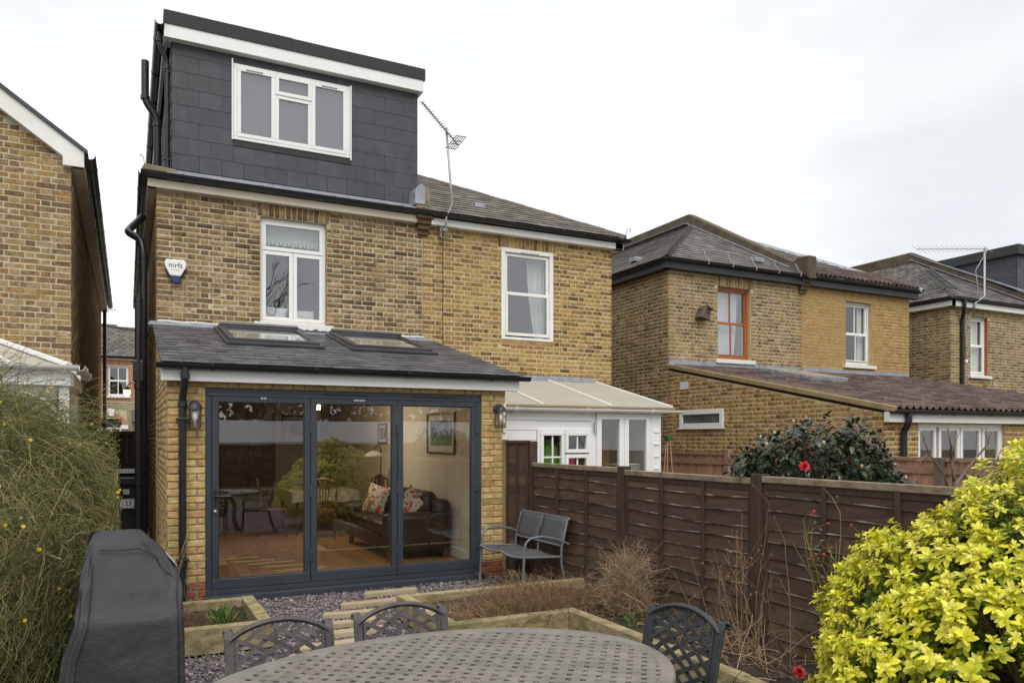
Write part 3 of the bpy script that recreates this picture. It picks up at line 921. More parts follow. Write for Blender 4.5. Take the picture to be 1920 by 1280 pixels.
for i, (a, b) in enumerate(sk):
    mb = MB(); mb.ring(FR, a, b, kb0, kb1, .075, -.06, .085)
    w = mb.build('roof_window', M['veluxf'], hA, bevel=.01)
    m = MB(); m.ring(FR, a - .045, b + .045, kb0 - .11, kb1 + .06, .04, .014, .05, wb=.11)
    m.build('flashing', M['veluxf'], w, bevel=.006)
    m = MB(); m.ring(FR, a + .06, b - .06, kb0 + .06, kb1 - .06, .05, -.13, .03)
    m.build('sash', M['ceil'], w)
    m = MB(); m.poly([FR.P(a + .07, kb0 + .07, .062), FR.P(b - .07, kb0 + .07, .062), FR.P(b - .07, kb1 - .07, .062), FR.P(a + .07, kb1 - .07, .062)])
    m.build('pane', M['glassR'], w)
    m = MB(); m.tube([FR.P(a + .02, kb1 - .03, .10), FR.P(b - .02, kb1 - .03, .10)], .03, 8)
    smooth_angle(m.build('top_cover', M['veluxf'], w))
# fascia + gutter of the extension
mb = MB(); mb.fbox(FE, .30, 4.315, 2.215, 2.345, .0, .10); mb.fbox(FE, .345, 4.20, 2.345, 2.40, -.05, .07)
mb.build('fascia', M['upvc'], hA, bevel=.004)
mb = MB(); mb.fbox(FE, .294, .32, 2.212, 2.348, .0, .105); mb.fbox(FE, 4.262, 4.32, 2.212, 2.348, .0, .104)
mb.build('fascia_end', M['upvc'], hA, bevel=.004)
gE = gutter(FE, .245, 4.43, 2.385, M['black'], hA, r=.055, c=.165)
pipe([FE.P(.512, 2.36, .165), FE.P(.512, 2.23, .165), FE.P(.495, 2.02, .055), FE.P(.495, -.05, .055)], .036, M['black'], hA,
     collars=[FE.P(.512, 2.26, .165), FE.P(.495, 1.98, .055), FE.P(.495, .35, .055)])
for z in (1.83, .40):
    mb = MB(); mb.fbox(FE, .435, .555, z - .012, z + .012, .0, .10); mb.build('pipe_clip', M['black'], hA, bevel=.004)

# --- bi-fold doors
mb = MB(); mb.ring(FE, .716, 3.855, .0, 2.158, .062, -.10, -.02, wb=.05)
mb.fbox(FE, .70, 3.875, -.075, -.002, -.16, .10)
mb.fbox(FE, .73, 3.84, 2.075, 2.10, -.09, -.008)
bif = mb.build('folding_glass_door', M['anth'], hA, bevel=.004)
xs = [(.782, 1.794), (1.800, 2.790), (2.796, 3.790)]
for i, (a, b) in enumerate(xs):
    m = MB(); m.ring(FE, a, b, .055, 2.092, .062, -.088, -.015, wb=.105, wt=.078)
    m.build('sash', M['anth'], bif, bevel=.005)
    m = MB(); m.ring(FE, a + .06, b - .06, .158, 2.016, .010, -.05, -.030)
    m.build('glazing_bead', M['blackp'], bif)
    m = MB(); m.poly([FE.P(a + .06, .155, -.05), FE.P(b - .06, .155, -.05), FE.P(b - .06, 2.018, -.05), FE.P(a + .06, 2.018, -.05)])
    m.build('pane', M['glassB'], bif)
for x in (1.797, 2.793, 3.80):
    for z in (.35, 1.05, 1.75):
        m = MB(); m.fbox(FE, x - .016, x + .016, z - .06, z + .06, -.02, -.002); m.build('hinge', M['anth'], bif, bevel=.004)
m = MB(); m.fbox(FE, .80, .825, .93, 1.10, -.014, -.004); m.tube([FE.P(.812, 1.03, -.01), FE.P(.812, 1.03, .045), FE.P(.835, 1.03, .05), FE.P(.96, 1.03, .05)], .0125, 8)
smooth_angle(m.build('handle', M['black'], bif))
m = MB(); m.lathe(FE.P(.812, .87, 0), [(.016, -.012), (.016, .008), (.010, .012)], 12, Matrix.Rotation(R(90), 3, 'X'))
m.build('lock', M['steel'], bif)
for x, n in ((1.27, 2), (2.28, 4)):
    for k in range(n):
        m = MB(); m.fbox(FE, x + k * .032, x + k * .032 + .024, 2.050, 2.072, -.014, -.008); m.build('sticker', M['greyl'], bif)
for x in (2.2, 3.25):
    m = MB(); m.fbox(FE, x - .27, x + .27, 2.112, 2.132, -.02, -.008); m.build('trickle_vent', M['blackp'], bif, bevel=.003)

# --- first-floor window
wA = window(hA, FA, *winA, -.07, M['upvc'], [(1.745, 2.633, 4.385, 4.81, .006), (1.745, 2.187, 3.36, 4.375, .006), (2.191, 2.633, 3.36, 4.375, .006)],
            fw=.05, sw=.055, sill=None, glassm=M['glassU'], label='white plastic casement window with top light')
mb = MB(); pts = []
vs_, fs_ = [], []
n = 26
for i in range(n + 1):
    a = 1.62 + (2.765 - 1.62) * i / n
    j = .012 * math.sin(i * 2.3) + .008 * math.sin(i * 5.1)
    vs_ += [FA.P(a, 3.315, -.08), FA.P(a, 3.318, .06 + j * .4), FA.P(a, 3.24 + j, .062 + j * .4), FA.P(a, 3.235 + j, -.02)]
for i in range(n):
    for k in range(4):
        fs_.append((i * 4 + k, (i + 1) * 4 + k, (i + 1) * 4 + (k + 1) % 4, i * 4 + (k + 1) % 4))
fs_ += [(0, 1, 2, 3), (n * 4 + 3, n * 4 + 2, n * 4 + 1, n * 4)]
mb.add(vs_, fs_); mb.build('sill', M['sillp'], wA)
reveal(hA, FA, winA[0], winA[1], winA[2], winA[3], .075, M['verge'])
mb = MB(); mb.fbox(FA, 1.78, 2.60, 4.55, 4.83, -.24, -.235)
for i in range(14): mb.fbox(FA, 1.79 + i * .058, 1.835 + i * .058, 4.515 - .012 * (i % 2), 4.55, -.24, -.236)
mb.build('blind', M['curtain'], wA)
mb = MB(); mb.fbox(FA, 1.85, 2.16, 3.2, 3.60, -.42, -.36); mb.fbox(FA, 2.22, 2.55, 3.2, 3.58, -.42, -.36)
mb.build('white_box_on_ledge', M['upvc'], wA)

# --- eaves of the main wall
mb = MB(); mb.fbox(FA, .235, 4.10, 5.035, 5.145, .0, .105)
mb.fbox(FW, -23.2, -11.39, 5.035, 5.145, .0, .112)
mb.build('fascia', M['cream'], hA, bevel=.004, label='cream painted eaves board')
gutter(FA, .15, 4.3, 5.215, M['black'], hA, r=.06, c=.17)
gutter(FW, -23.2, -11.33, 5.215, M['black'], hA, r=.06, c=.165, joint=1.6)
mb = MB(); mb.prism(west(.35), [(-11.36, 5.235), (-11.95, 5.50), (-11.95, 5.40), (-11.36, 5.15)], -3.90, -.12)
mb.build('lead_apron', M['lead'], hA)
mb = MB(); mb.prism(rear(11.42), [(.16, 5.29), (.62, 5.29), (.60, 5.345), (.20, 5.375)], -.55, -.08)
mb.build('kerb_stone', M['render'], hA, bevel=.01)
m = MB(); m.tube([(.2, 11.5, 5.36), (.19, 11.5, 5.44), (.17, 11.5, 5.48), (.145, 11.5, 5.475), (.15, 11.5, 5.45)], .006, 6)
m.build('hook', M['lead'], hA)

# --- dormer
FD = rear(11.80)
mb = MB(); mb.box(.575, 4.19, 11.82, 18.5, 5.2, 7.40)
mb.box(.30, 4.2, 11.9, 23, 5.12, 5.32)
dor = mb.build('dormer', M['slateD'], hA)
wD = (1.375, 3.094, 6.0, 7.11)
sD = Pieces('slate', slate_variants(.305, .42, .005, 20, 12, tilt=.009, rag=.001), M['slateD'])
slating(sD, FD, [(.553, 5.44), (4.215, 5.44), (4.215, 7.31), (.553, 7.31)], .305, .233, [(wD[0] - .0, wD[1] + .0, 5.90, wD[3] - .05)], dor, jitter=.0006)
slating(sD, west(.553), [(-18.4, 5.44), (-11.815, 5.44), (-11.815, 7.31), (-18.4, 7.31)], .305, .233, (), dor, 2, jitter=.0006)
sD.finish(dor, 120)
mb = MB(); mb.fbox(FD, wD[0] - .01, wD[1] + .02, 5.905, 6.0, .0, .020)
mb.build('apron_flashing', M['felt'], dor, bevel=.004)
mb = MB(); mb.fbox(FD, wD[0] - .024, wD[0] - .004, 5.99, 7.17, .0, .045); mb.fbox(FD, wD[1] + .004, wD[1] + .024, 5.97, 7.13, .0, .045)
mb.build('window_trim', M['upvc'], dor)
mb = MB(); mb.fbox(FD, .50, 4.275, 7.235, 7.42, -.2, .13); mb.box(.45, .50, 11.67, 18.4, 7.235, 7.42)
mb.build('fascia', M['upvc'], dor, bevel=.004, label='deep white fascia below the flat roof')
mb = MB()
for (a0, a1) in ((.445, 1.32), (1.323, 2.20), (2.203, 3.06), (3.063, 3.98), (3.983, 4.30)):
    mb.fbox(FD, a0, a1, 7.42, 7.605 + rng.uniform(-.004, .004), -.12, .145 + rng.uniform(0, .004))
mb.box(.455, 4.29, 11.93, 18.5, 7.422, 7.58)
mb.build('felt_roof_edge', M['felt'], dor)
w3 = (wD[1] - wD[0] - .10) / 3; s0 = wD[0] + .05
window(dor.parent, FD, *wD, .035, M['upvc'], [(s0, s0 + w3, 6.045, 7.065, .008), (s0 + w3, s0 + 2 * w3, 6.765, 7.065, .016), (s0 + w3, s0 + 2 * w3, 6.045, 6.765, .004), (s0 + 2 * w3, s0 + 3 * w3, 6.045, 7.065, .008)],
       fw=.05, sw=.055, glassm=M['glassU'], label='wide white three-light dormer window')
for a in (s0 + w3 * .45, s0 + w3 * 2.5):
    mb = MB(); mb.fbox(FD, a - .12, a + .12, 7.032, 7.046, .044, .056); mb.build('trickle_vent', M['greyl'], dor)
gutter(west(.45), -18.4, -11.62, 7.42, M['black'], dor, r=.06, c=.06, joint=1.0)
pipe([(.40, 11.85, 7.39), (.40, 11.85, 7.20), (.50, 11.9, 6.98), (.50, 11.9, 5.36)], .035, M['black'], dor, collars=[(.40, 11.85, 7.25), (.50, 11.9, 6.9)], name='downpipe')
pipe([(.225, 12.4, 7.16), (.225, 12.4, 6.58), (.39, 12.4, 6.34), (.39, 12.4, 5.3)], .052, M['black'], dor, collars=[(.225, 12.4, 6.62), (.39, 12.4, 6.25)], name='vent_pipe')
for z in (6.85, 5.6):
    mb = MB(); mb.box(.455, .565, 11.87, 11.93, z - .012, z + .012); mb.build('pipe_clip', M['black'], dor)

# --- side pipes
pipe([(.20, 12.7, 4.95), (.02, 12.45, 4.68), (.0, 12.3, 4.60), (.17, 12.05, 4.45), (.20, 12.0, 4.25), (.20, 12.0, -.04)], .052, M['black'], hA,
     collars=[(.20, 12.0, 4.2), (.20, 12.0, 3.1), (.20, 12.0, 1.2), (.20, 12.0, 2.0)], name='soil_pipe')
pipe([(.13, 11.78, 3.6), (.13, 11.78, -.04)], .046, M['black'], hA, collars=[(.13, 11.78, 3.55), (.13, 11.78, 2.35), (.13, 11.78, 1.0)], name='downpipe')
mb = MB(); mb.box(.06, .20, 11.74, 11.84, 2.42, 2.72); mb.build('hopper', M['black'], hA, bevel=.02)

# --- party corbel and stump
mb = MB()
mb.fbox(FA, 4.05, 4.33, 5.10, 5.26, .002, .16); mb.fbox(FA, 4.07, 4.31, 5.02, 5.10, .002, .12); mb.fbox(FA, 4.09, 4.29, 4.94, 5.02, .002, .09); mb.fbox(FA, 4.11, 4.27, 4.86, 4.94, .002, .05)
mb.build('corbel', M['brickA'], hA, bevel=.008)
mb = MB(); mb.prism(FD, [(4.10, 5.3), (4.33, 5.3), (4.33, 5.56), (4.28, 5.64), (4.20, 5.67), (4.10, 5.60)], -.06, .30)
mb.build('party_stump', M['render'], hA, bevel=.01)
mb = MB(); mb.prism(FD, [(4.07, 5.36), (4.235, 5.36), (4.235, 5.64), (4.19, 5.685), (4.12, 5.65), (4.07, 5.56)], .0, .312)
mb.build('lead_saddle', M['lead'], hA, bevel=.008)

# --- interior seen through the glass
mb = MB()
pl_ = [(-18, 0), (-8.8, 0), (-8.8, zroof(8.8) - .17), (-11.5, zroof(11.5) - .17), (-11.5, 2.45), (-18, 2.45)]
mb.prism(west(.60), pl_, -.015, 0); mb.prism(west(4.045), pl_, -.011, 0); mb.box(.6, 4.05, 18.0, 18.1, .0, 2.45); mb.box(.62, 4.04, 11.480, 11.495, 2.45, zroof(11.48) - .16)
mb.build('plaster_lining', M['cream_wall'], hA)
mb = MB(); mb.box(.6, 4.06, 11.5, 18.1, 2.45, 2.55)
mb.build('ceiling', M['ceil'], hA)
mb = MB(); mb.box(.5, 4.06, 8.62, 18.1, -.09, -.014)
fl = mb.build('floor', M['mahog'], hA)
bd = MB(); bd.box(-.073, .073, -1.2, 1.2, -.010, .0)
bme = bd.build('floor_board', M['oakf'], fl); bme.location = (.68, 9.85, 0)
k = 0
for i in range(23):
    y = 8.66 + (i * .83) % 2.4 - 2.4
    while y < 18.0:
        y0, y1 = max(y, 8.66), min(y + 2.396, 18.0)
        if y1 - y0 > .1 and .68 + i * .148 < 4.0:
            if k == 0: o = bme
            else:
                o = bme.copy(); col.objects.link(o)
            o.location = (.68 + i * .148, (y0 + y1) / 2, 0); o.scale = (1, (y1 - y0) / 2.4, 1); k += 1
        y += 2.4
mb = MB(); mb.box(4.02, 4.046, 8.85, 18, .0, .14); mb.build('skirting', M['ceil'], hA, bevel=.006)
mb = MB(); mb.box(4.03, 4.05, 9.05, 9.15, .34, .42); mb.build('wall_socket', M['upvc'], hA)

# ------------------------------------------------------------------ generic semi-detached pair pieces
SV_B = slate_variants(.255, .40, .008, 24, 21, tilt=.016, rag=.008)
PITCH = .53
def hip_roof(house, xe, xp, ye, ze, matk, limit, w=.255, ex=.205, yb=24, var=SV_B, side=True, hipmat='slateB', hip='ridge'):
    """half of a hipped roof: eaves at x=xe (outer), party line x=xp, rear eaves y=ye"""
    s = 1 if xp > xe else -1
    run = abs(xp - xe); zr = ze + run * PITCH
    th = math.atan(PITCH); ca, sa = math.cos(th), math.sin(th)
    mb = MB()
    A = Vector((xe, ye, ze)); B = Vector((xp, ye, ze)); T = Vector((xp, ye + run, zr)); Cc = Vector((xp, yb, zr)); D = Vector((xe, yb, ze))
    dn = Vector((0, 0, -.06))
    vs = [A, B, T, Cc, D] + [p + dn for p in (A, B, T, Cc, D)]
    f = [(0, 1, 2), (0, 2, 3, 4), (7, 6, 5), (9, 8, 7, 5), (1, 0, 5, 6), (0, 4, 9, 5)]
    if s < 0: f = [q[::-1] for q in f]
    mb.add(vs, f)
    roof = mb.build('roof', M[matk], house)
    P = Pieces('slate', var, M[matk])
    F1 = Fr((min(xe, xp), ye, ze), (1, 0, 0), (0, ca, sa))
    Lr = run / ca
    tri = [(0, 0), (run, 0), (run, Lr)] if s > 0 else [(0, 0), (run, 0), (0, Lr)]
    slating(P, F1, tri, w, ex, (), roof, 0, jitter=.007, short=.60)
    if side:
        if s > 0:
            F2 = Fr((xe, 0, ze), (0, -1, 0), (ca, 0, sa)); q = [(-yb, 0), (-ye, 0), (-ye - run, Lr), (-yb, Lr)]
        else:
            F2 = Fr((xe, 0, ze), (0, 1, 0), (-ca, 0, sa)); q = [(ye, 0), (yb, 0), (yb, Lr), (ye + run, Lr)]
        slating(P, F2, q, w, ex, (), roof, 2, jitter=.007, short=.60)
    P.finish(roof, limit)
    hv = (T - A)
    if hip == 'ridge':
        mb = MB(); n = 14
        for i in range(n):
            p = A + hv * (i / n); q = A + hv * ((i + 1.06) / n); up = Vector((0, 0, .03 + .006 * (i % 2)))
            mb.sweep([p + up, q + up], [(-.15, -.09), (-.07, .0), (0, .035), (.07, .0), (.15, -.09)], True, (0, 0, 1))
        mb.build('hip_capping', M[hipmat], roof)
    elif hip == 'bonnet':
        n = 24
        for i in range(n):
            p = A + hv * ((i + .2) / n) + Vector((0, 0, .03)); m = MB()
            d = hv.normalized(); sx = Vector((d.y, -d.x, 0)).normalized()
            m.add([p + sx * .13 - Vector((0, 0, .05)), p + Vector((0, 0, .045)), p - sx * .13 - Vector((0, 0, .05)), p + d * .16 - sx * .1 - Vector((0, 0, .08)), p + d * .16, p + d * .16 + sx * .1 - Vector((0, 0, .08)),
                   p + sx * .13 - Vector((0, 0, .075)), p + Vector((0, 0, .02)), p - sx * .13 - Vector((0, 0, .075))], [(0, 1, 4, 5), (1, 2, 3, 4), (0, 6, 7, 1), (1, 7, 8, 2)])
            m.build('bonnet_tile', M[hipmat], roof)
    return roof, zr

# ------------------------------------------------------------------ house B: the attached neighbour
XB = 7.81
hB = thing('brick_house', 'attached yellow brick house with one white sash window and weathered hipped roof', 'house', (6.0, 11.5, 0))
winB = (5.59, 6.59, 3.30, 4.84)
mb = MB(); core(mb, FA, 4.21, XB - .006, 0, 5.10, [winB, (4.6, 7.3, -1, 2.1)]); core(mb, east(XB), 11.52, 23.5, 0, 5.1, c0=-.27); mb.box(4.21, XB, 23.2, 23.5, 0, 5.1)
wallB = mb.build('wall', M['mortarY'], hB)
bB = bricks(M['brickB'])
lay(bB, FA, 4.19, XB, 0.0, 5.09, [winB, (4.6, 7.3, -1, 2.1), (5.52, 6.66, 4.83, 5.05)], parent=wallB, pri=lambda a, z: 0 if z > 2.5 else 3)
soldier(bB, FA, 5.52, 6.66, 4.845, 5.05, wallB, fan=.08)
lay(bB, east(XB), 11.53, 17, 0.0, 5.09, parent=wallB, pri=9)
bB.finish(wallB, 300)
wB = window(hB, FA, *winB, .012, M['paint'], [(5.665, 6.515, 4.06, 4.76, -.035), (5.665, 6.515, 3.37, 4.10, -.005)], fw=.07, sw=.05, th=.12, sill=None, glassm=M['glassU'], fwb=.045, label='white painted sash window slightly open')
curtain(wB, FA, 6.18, 6.53, 3.3, 4.8, -.22, M['curtain'], 4, .025, gather=-.5)
mb = MB(); mb.fbox(FA, 5.95, 6.3, 4.775, 4.79, .012, .018); mb.build('trickle_vent', M['greyl'], hB)
bRb = bricks(M['brickL']); lay(bRb, FA, 5.6, 6.58, 3.222, 3.30, parent=wallB, c=.004); bRb.finish(wallB, 20)
mb = MB(); mb.fbox(FA, 4.30, 7.98, 5.03, 5.14, .0, .12); mb.fbox(east(XB), 11.38, 23, 5.03, 5.14, .0, .18)
mb.build('fascia', M['paint'], hB, bevel=.004)
gutter(FA, 4.30, 8.07, 5.20, M['black'], hB, r=.055, c=.19)
rB, zrB = hip_roof(hB, 8.0, 4.2, 11.33, 5.22, 'slateB', 300, hip='ridge')
mb = MB(); mb.box(5.42, 5.62, 12.2, 12.42, 5.68, 5.76); mb.build('roof_vent', M['lead'], rB, bevel=.01)
m = MB(); m.tube([(8.0, 11.35, 5.25), (8.03, 11.35, 5.36), (8.07, 11.35, 5.42), (8.12, 11.35, 5.41), (8.12, 11.35, 5.37), (8.09, 11.35, 5.365)], .007, 6); m.build('hook', M['lead'], hB)
m = MB(); m.tube([FA.P(4.52, 5.05, .03), FA.P(4.53, 4.2, .012), FA.P(4.53, 3.3, .012), FA.P(4.55, 3.0, .012)], .005, 5); m.build('aerial_cable', M['black'], hB)

# ------------------------------------------------------------------ houses C and D: the next pair
YC, XC0, XC1, XC2 = 12.4, 9.80, 13.54, 17.22
FC = rear(YC)
hC = thing('brick_house', 'brown brick house with varnished brown sash window and hipped slate roof', 'house', (11.6, 12.4, 0))
winC = (11.09, 12.03, 3.31, 4.85)
mb = MB(); core(mb, FC, XC0 + .006, XC1, 0, 5.16, [winC, (10.2, 13.2, -1, 2.3)]); core(mb, west(XC0), -24, -12.42, 0, 5.16, c0=-.27)
wallC = mb.build('wall', M['mortar'], hC)
bC = bricks(M['brickC'])
lay(bC, FC, XC0, XC1, 0.0, 5.13, [winC, (10.2, 13.2, -1, 2.3), (11.02, 12.1, 4.84, 5.05)], parent=wallC, pri=lambda a, z: 0 if z > 3.1 else 9)
soldier(bC, FC, 11.02, 12.1, 4.855, 5.06, wallC, fan=.08)
lay(bC, west(XC0), -19, -12.43, 0.0, 5.13, parent=wallC, pri=lambda a, z: 1 if a > -14.2 and z > 1.3 else 9)
bC.finish(wallC, 240)
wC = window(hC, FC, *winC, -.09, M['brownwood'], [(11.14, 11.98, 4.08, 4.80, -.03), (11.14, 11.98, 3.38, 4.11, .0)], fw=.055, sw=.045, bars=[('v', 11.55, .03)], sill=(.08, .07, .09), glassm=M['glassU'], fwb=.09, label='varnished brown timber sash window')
curtain(wC, FC, 11.12, 11.86, 3.3, 4.85, -.26, M['net'], 6, .02, gather=.16)
reveal(hC, FC, *winC, .09, M['mortarY'])
mb = MB(); mb.fbox(FC, XC0 - .18, XC1 - .08, 5.06, 5.20, .0, .14); mb.fbox(west(XC0), -24, -12.26, 5.06, 5.20, .0, .15)
mb.build('fascia', M['blackp'], hC, bevel=.004)
gutter(FC, XC0 - .25, XC2 + .2, 5.26, M['black'], hC, r=.06, c=.20, joint=1.2)
gutter(west(XC0), -24, -12.2, 5.26, M['black'], hC, r=.06, c=.21, joint=1.5)
rC, zrC = hip_roof(hC, XC0 - .2, XC1, YC - .2, 5.26, 'slateC', 260, hip='bonnet', hipmat='slateC')
def parapet(house, x, ye, ze, zr, run, yb, matk='parapet', t=.13, h=.30, name='party_parapet'):
    mb = MB()
    mb.prism(west(x), [(-ye + .12, ze - .1), (-ye + .12, ze + h + .12), (-ye - .22, ze + h + .14), (-ye - .32, ze + h + .06), (-ye - run, zr + h), (-yb, zr + h - .05), (-yb, zr - .3), (-ye - run, zr - .3)], -t, t)
    return mb.build(name, M[matk], house, bevel=.035)
parapet(hC, XC1, YC - .2, 5.26, zrC, XC1 - XC0 + .2, 24)
mb = MB()
th = math.atan(PITCH)
mb.bar([(XC1 - .16, YC + .2, 5.26 + .4 * PITCH + .04), (XC1 - .16, YC - .2 + 3.94, zrC + .04)], .12, .012); mb.bar([(XC1 - .16, YC + 3.74, zrC + .04), (XC1 - .16, 24, zrC + .04)], .12, .012)
mb.build('lead_flashing', M['lead'], rC)
for (x, y) in ((10.25, 14.1), (12.55, 12.75)):
    z = 5.26 + PITCH * min(x - XC0 + .2, y - YC + .2)
    mb = MB(); mb.box(x - .12, x + .12, y - .1, y + .12, z, z + .10); mb.build('roof_vent', M['lead'], rC, bevel=.012)
# corbel
mb = MB()
for k, d in enumerate((.17, .13, .09, .05)): mb.fbox(FC, XC1 - .14 + .015 * k, XC1 + .14 - .015 * k, 5.12 - .08 * k, 5.20 - .08 * k, .002, d)
mb.build('corbel', M['brickC'], hC, bevel=.006)
# bird guard mesh above the gutter
g = thing('gutter_guard', 'wire mesh bird guard standing along the gutter below the slate roof', 'wire guard', (11.5, 12.1, 5.3))
FG = Fr((10.35, 12.15, 5.28), (1, 0, 0), (0, .45, .9))
mb = MB()
for i in range(60): mb.tube([FG.P(i * .05, 0, 0), FG.P(i * .05, .22, 0)], .0022, 3, False)
for j in range(5): mb.tube([FG.P(0, j * .055, 0), FG.P(2.95, j * .055, 0)], .0022, 3, False)
mb.build('mesh', M['wire'], g)
for i in range(5):
    m = MB(); x = .25 + i * .65
    m.tube([FG.P(x, .26, 0), FG.P(x, .05, .0), FG.P(x, -.05, .05), FG.P(x - .03, -.12, .02)], .008, 6); m.build('bracket', M['wire'], g)

hD = thing('brick_house', 'pale buff brick house with white sash window and brown tiled roof edge', 'house', (15.4, 12.4, 0))
winD = (14.97, 15.85, 3.36, 4.84)
mb = MB(); core(mb, FC, XC1 + .002, XC2 - .006, 0, 5.16, [winD, (13.9, 16.9, -1, 2.3)]); core(mb, east(XC2), 12.42, 24, 0, 5.16, c0=-.27)
wallD = mb.build('wall', M['mortarP'], hD)
bD = bricks(M['brickD'])
lay(bD, FC, XC1 + .005, XC2, 0.0, 5.13, [winD, (13.9, 16.9, -1, 2.3), (14.9, 15.92, 4.83, 5.05)], parent=wallD, pri=lambda a, z: 0 if z > 3.1 else 9)
soldier(bD, FC, 14.9, 15.92, 4.845, 5.06, wallD, fan=.06)
lay(bD, east(XC2), 12.43, 14, 0.0, 5.13, parent=wallD, pri=9)
bD.finish(wallD, 300)
wDd = window(hD, FC, *winD, -.085, M['paint'], [(15.01, 15.81, 4.08, 4.79, -.03), (15.01, 15.81, 3.43, 4.11, .0)], fw=.045, sw=.05, bars=[('v', 15.41, .03)], sill=(.1, .07, .08), fwb=.10, label='white sash window with four large panes')
curtain(wDd, FC, 15.62, 15.83, 3.4, 4.85, -.24, M['curtain'], 3, .03)
reveal(hD, FC, *winD, .085, M['mortarY'])
mb = MB(); mb.fbox(FC, XC1 + .1, XC2 + .16, 5.06, 5.20, .0, .14); mb.build('fascia', M['blackp'], hD, bevel=.004)
rD, zrD = hip_roof(hD, XC2 + .2, XC1 + .14, YC - .2, 5.26, 'slateC', 60, hip='ridge', hipmat='lead')
# brown tile strip along the eaves
TV = roman_tile_variants(.30, .40, 10)
tD = Pieces('roof_tile', TV, M['tile']); tD.smooth = True
Fq = Fr((0, YC - .2, 5.27), (1, 0, 0), (0, math.cos(th), math.sin(th)))
for r_ in range(3):
    for i in range(13):
        x = XC1 + .18 + .30 * i + .15
        if x < XC2 + .2 - r_ * .28: tD.put(Fq.M(x, r_ * .30, .02), None, 0, rD)
tD.finish(rD, 60)

# lean-to extensions of C and D
zl = lambda Y: 3.10 - (12.4 - Y) * .205
YL = 7.43
def lean_to(house, x0, x1, matp, sidewin=False, win=None, nm='lean_to'):
    mb = MB(); opens = [(-12.03, -10.79, 1.84, 2.18)] if sidewin else []
    FWc = west(x0)
    tp = lambda a: zl(-a) - .09
    if sidewin:
        core(mb, FWc, -12.4, -YL - .03, -.1, 1.9, opens=[(-12.03, -10.79, 1.84, 1.91)])
        for (s, e) in ((-12.4, -12.03), (-10.79, -YL - .03)): mb.prism(FWc, [(s, 1.9), (e, 1.9), (e, tp(e)), (s, tp(s))], -.25, -.0022)
        mb.prism(FWc, [(-12.03, 2.18), (-10.79, 2.18), (-10.79, tp(-10.79)), (-12.03, tp(-12.03))], -.25, -.0022)
    FF = rear(YL)
    core(mb, FF, x0 + .006, x1, -.1, 1.93, [win] if win else [])
    w = mb.build('lean_to_wall', M['mortarY'], house)
    P = bricks(M['brickL'])
    if sidewin: lay(P, FWc, -12.4, -YL - .03, -.06, 3.1, opens, top=tp, parent=w, pri=lambda a, z: 0 if z > 1.2 else 9)
    lay(P, FF, x0, x1, -.06, 1.93, [win] if win else [], parent=w, pri=2)
    P.finish(w, 60 if sidewin else 0)
    an = math.atan(.205)
    F = Fr((0, YL - .12, zl(YL - .12)), (1, 0, 0), (0, math.cos(an), math.sin(an)))
    Lr = (12.4 - YL + .12) / math.cos(an)
    mb = MB(); mb.fbox(F, x0 + .02, x1 + .0, .0, Lr, -.06, -.002)
    rf = mb.build('lean_to_roof', M['tile'], house)
    P = Pieces('roof_tile', TV, M['tile']); P.smooth = True
    nr = int(Lr / .33) + 1
    for r_ in range(nr):
        for i in range(int((x1 - x0 - .05) / .30)):
            P.put(F.M(x0 + .10 + .30 * i + .15, r_ * Lr / nr, .0), None, 0, rf)
    P.finish(rf, 200)
    mb = MB(); mb.bar([F.P(x0 + .02, -.02, .002), F.P(x0 + .02, Lr, .002)], .09, .085, F.n)
    mb.build('verge', M['verge'], rf, bevel=.01)
    mb = MB(); mb.fbox(FC, x0 + .0, x1 - .05, zl(12.4) + .02, zl(12.4) + .13, .0, .03); mb.build('lead_flashing', M['lead'], rf)
    mb = MB(); mb.fbox(FF, x0 - .03, x1, 1.87, 2.02, .0, .09); mb.build('fascia', M['paint'], house)
    gutter(FF, x0 - .05, x1, 2.035, M['black'], house, r=.05, c=.14)
    return w, rf, FF, F
wL, rfL, FFl, FL = lean_to(hC, XC0, XC1 - .06, 'brickL', True, (10.53, 12.68, 1.20, 1.86))
window(hC, FFl, 10.53, 12.68, 1.20, 1.86, -.05, M['paint'], [(10.58, 11.02, 1.25, 1.81, .0), (11.07, 11.58, 1.25, 1.81, .006), (11.60, 12.12, 1.25, 1.81, .006), (12.16, 12.63, 1.25, 1.81, .0)], fw=.055, sw=.06, roommat=M['roomL'], room=.8, label='row of four white framed panes')
window(hC, west(XC0), -12.03, -10.79, 1.84, 2.18, .03, M['upvc'], [(-11.99, -10.83, 1.875, 2.145, .0)], fw=.04, sw=.05, sill=(.06, .05, .03), sillmat=M['upvc'], room=0, glassm=M['frost'], label='long low white window with frosted glass')
mb = MB(); mb.fbox(west(XC0), -12.02, -11.78, 2.60, 2.75, .0, .012); mb.build('air_brick', M['sillp'], hC)
pipe([FFl.P(10.12, 2.0, .14), FFl.P(10.12, 1.85, .14), FFl.P(10.12, 1.75, .06), FFl.P(10.12, -.05, .06)], .045, M['black'], hC)
mb = MB(); a0, a1, b0, b1 = 11.6, 12.6, 3.15, 4.55
mb.ring(FL, a0, a1, b0, b1, .06, -.02, .13); v = mb.build('roof_window', M['lead'], hC, bevel=.01)
m = MB(); m.poly([FL.P(a0 + .03, b0 + .03, .134), FL.P(a1 - .03, b0 + .03, .134), FL.P(a1 - .03, b1 - .03, .134), FL.P(a0 + .03, b1 - .03, .134)]); m.build('pane', M['paintedsky'], v)
lean_to(hD, XC1 + .02, XC2, 'brickL', False, None)

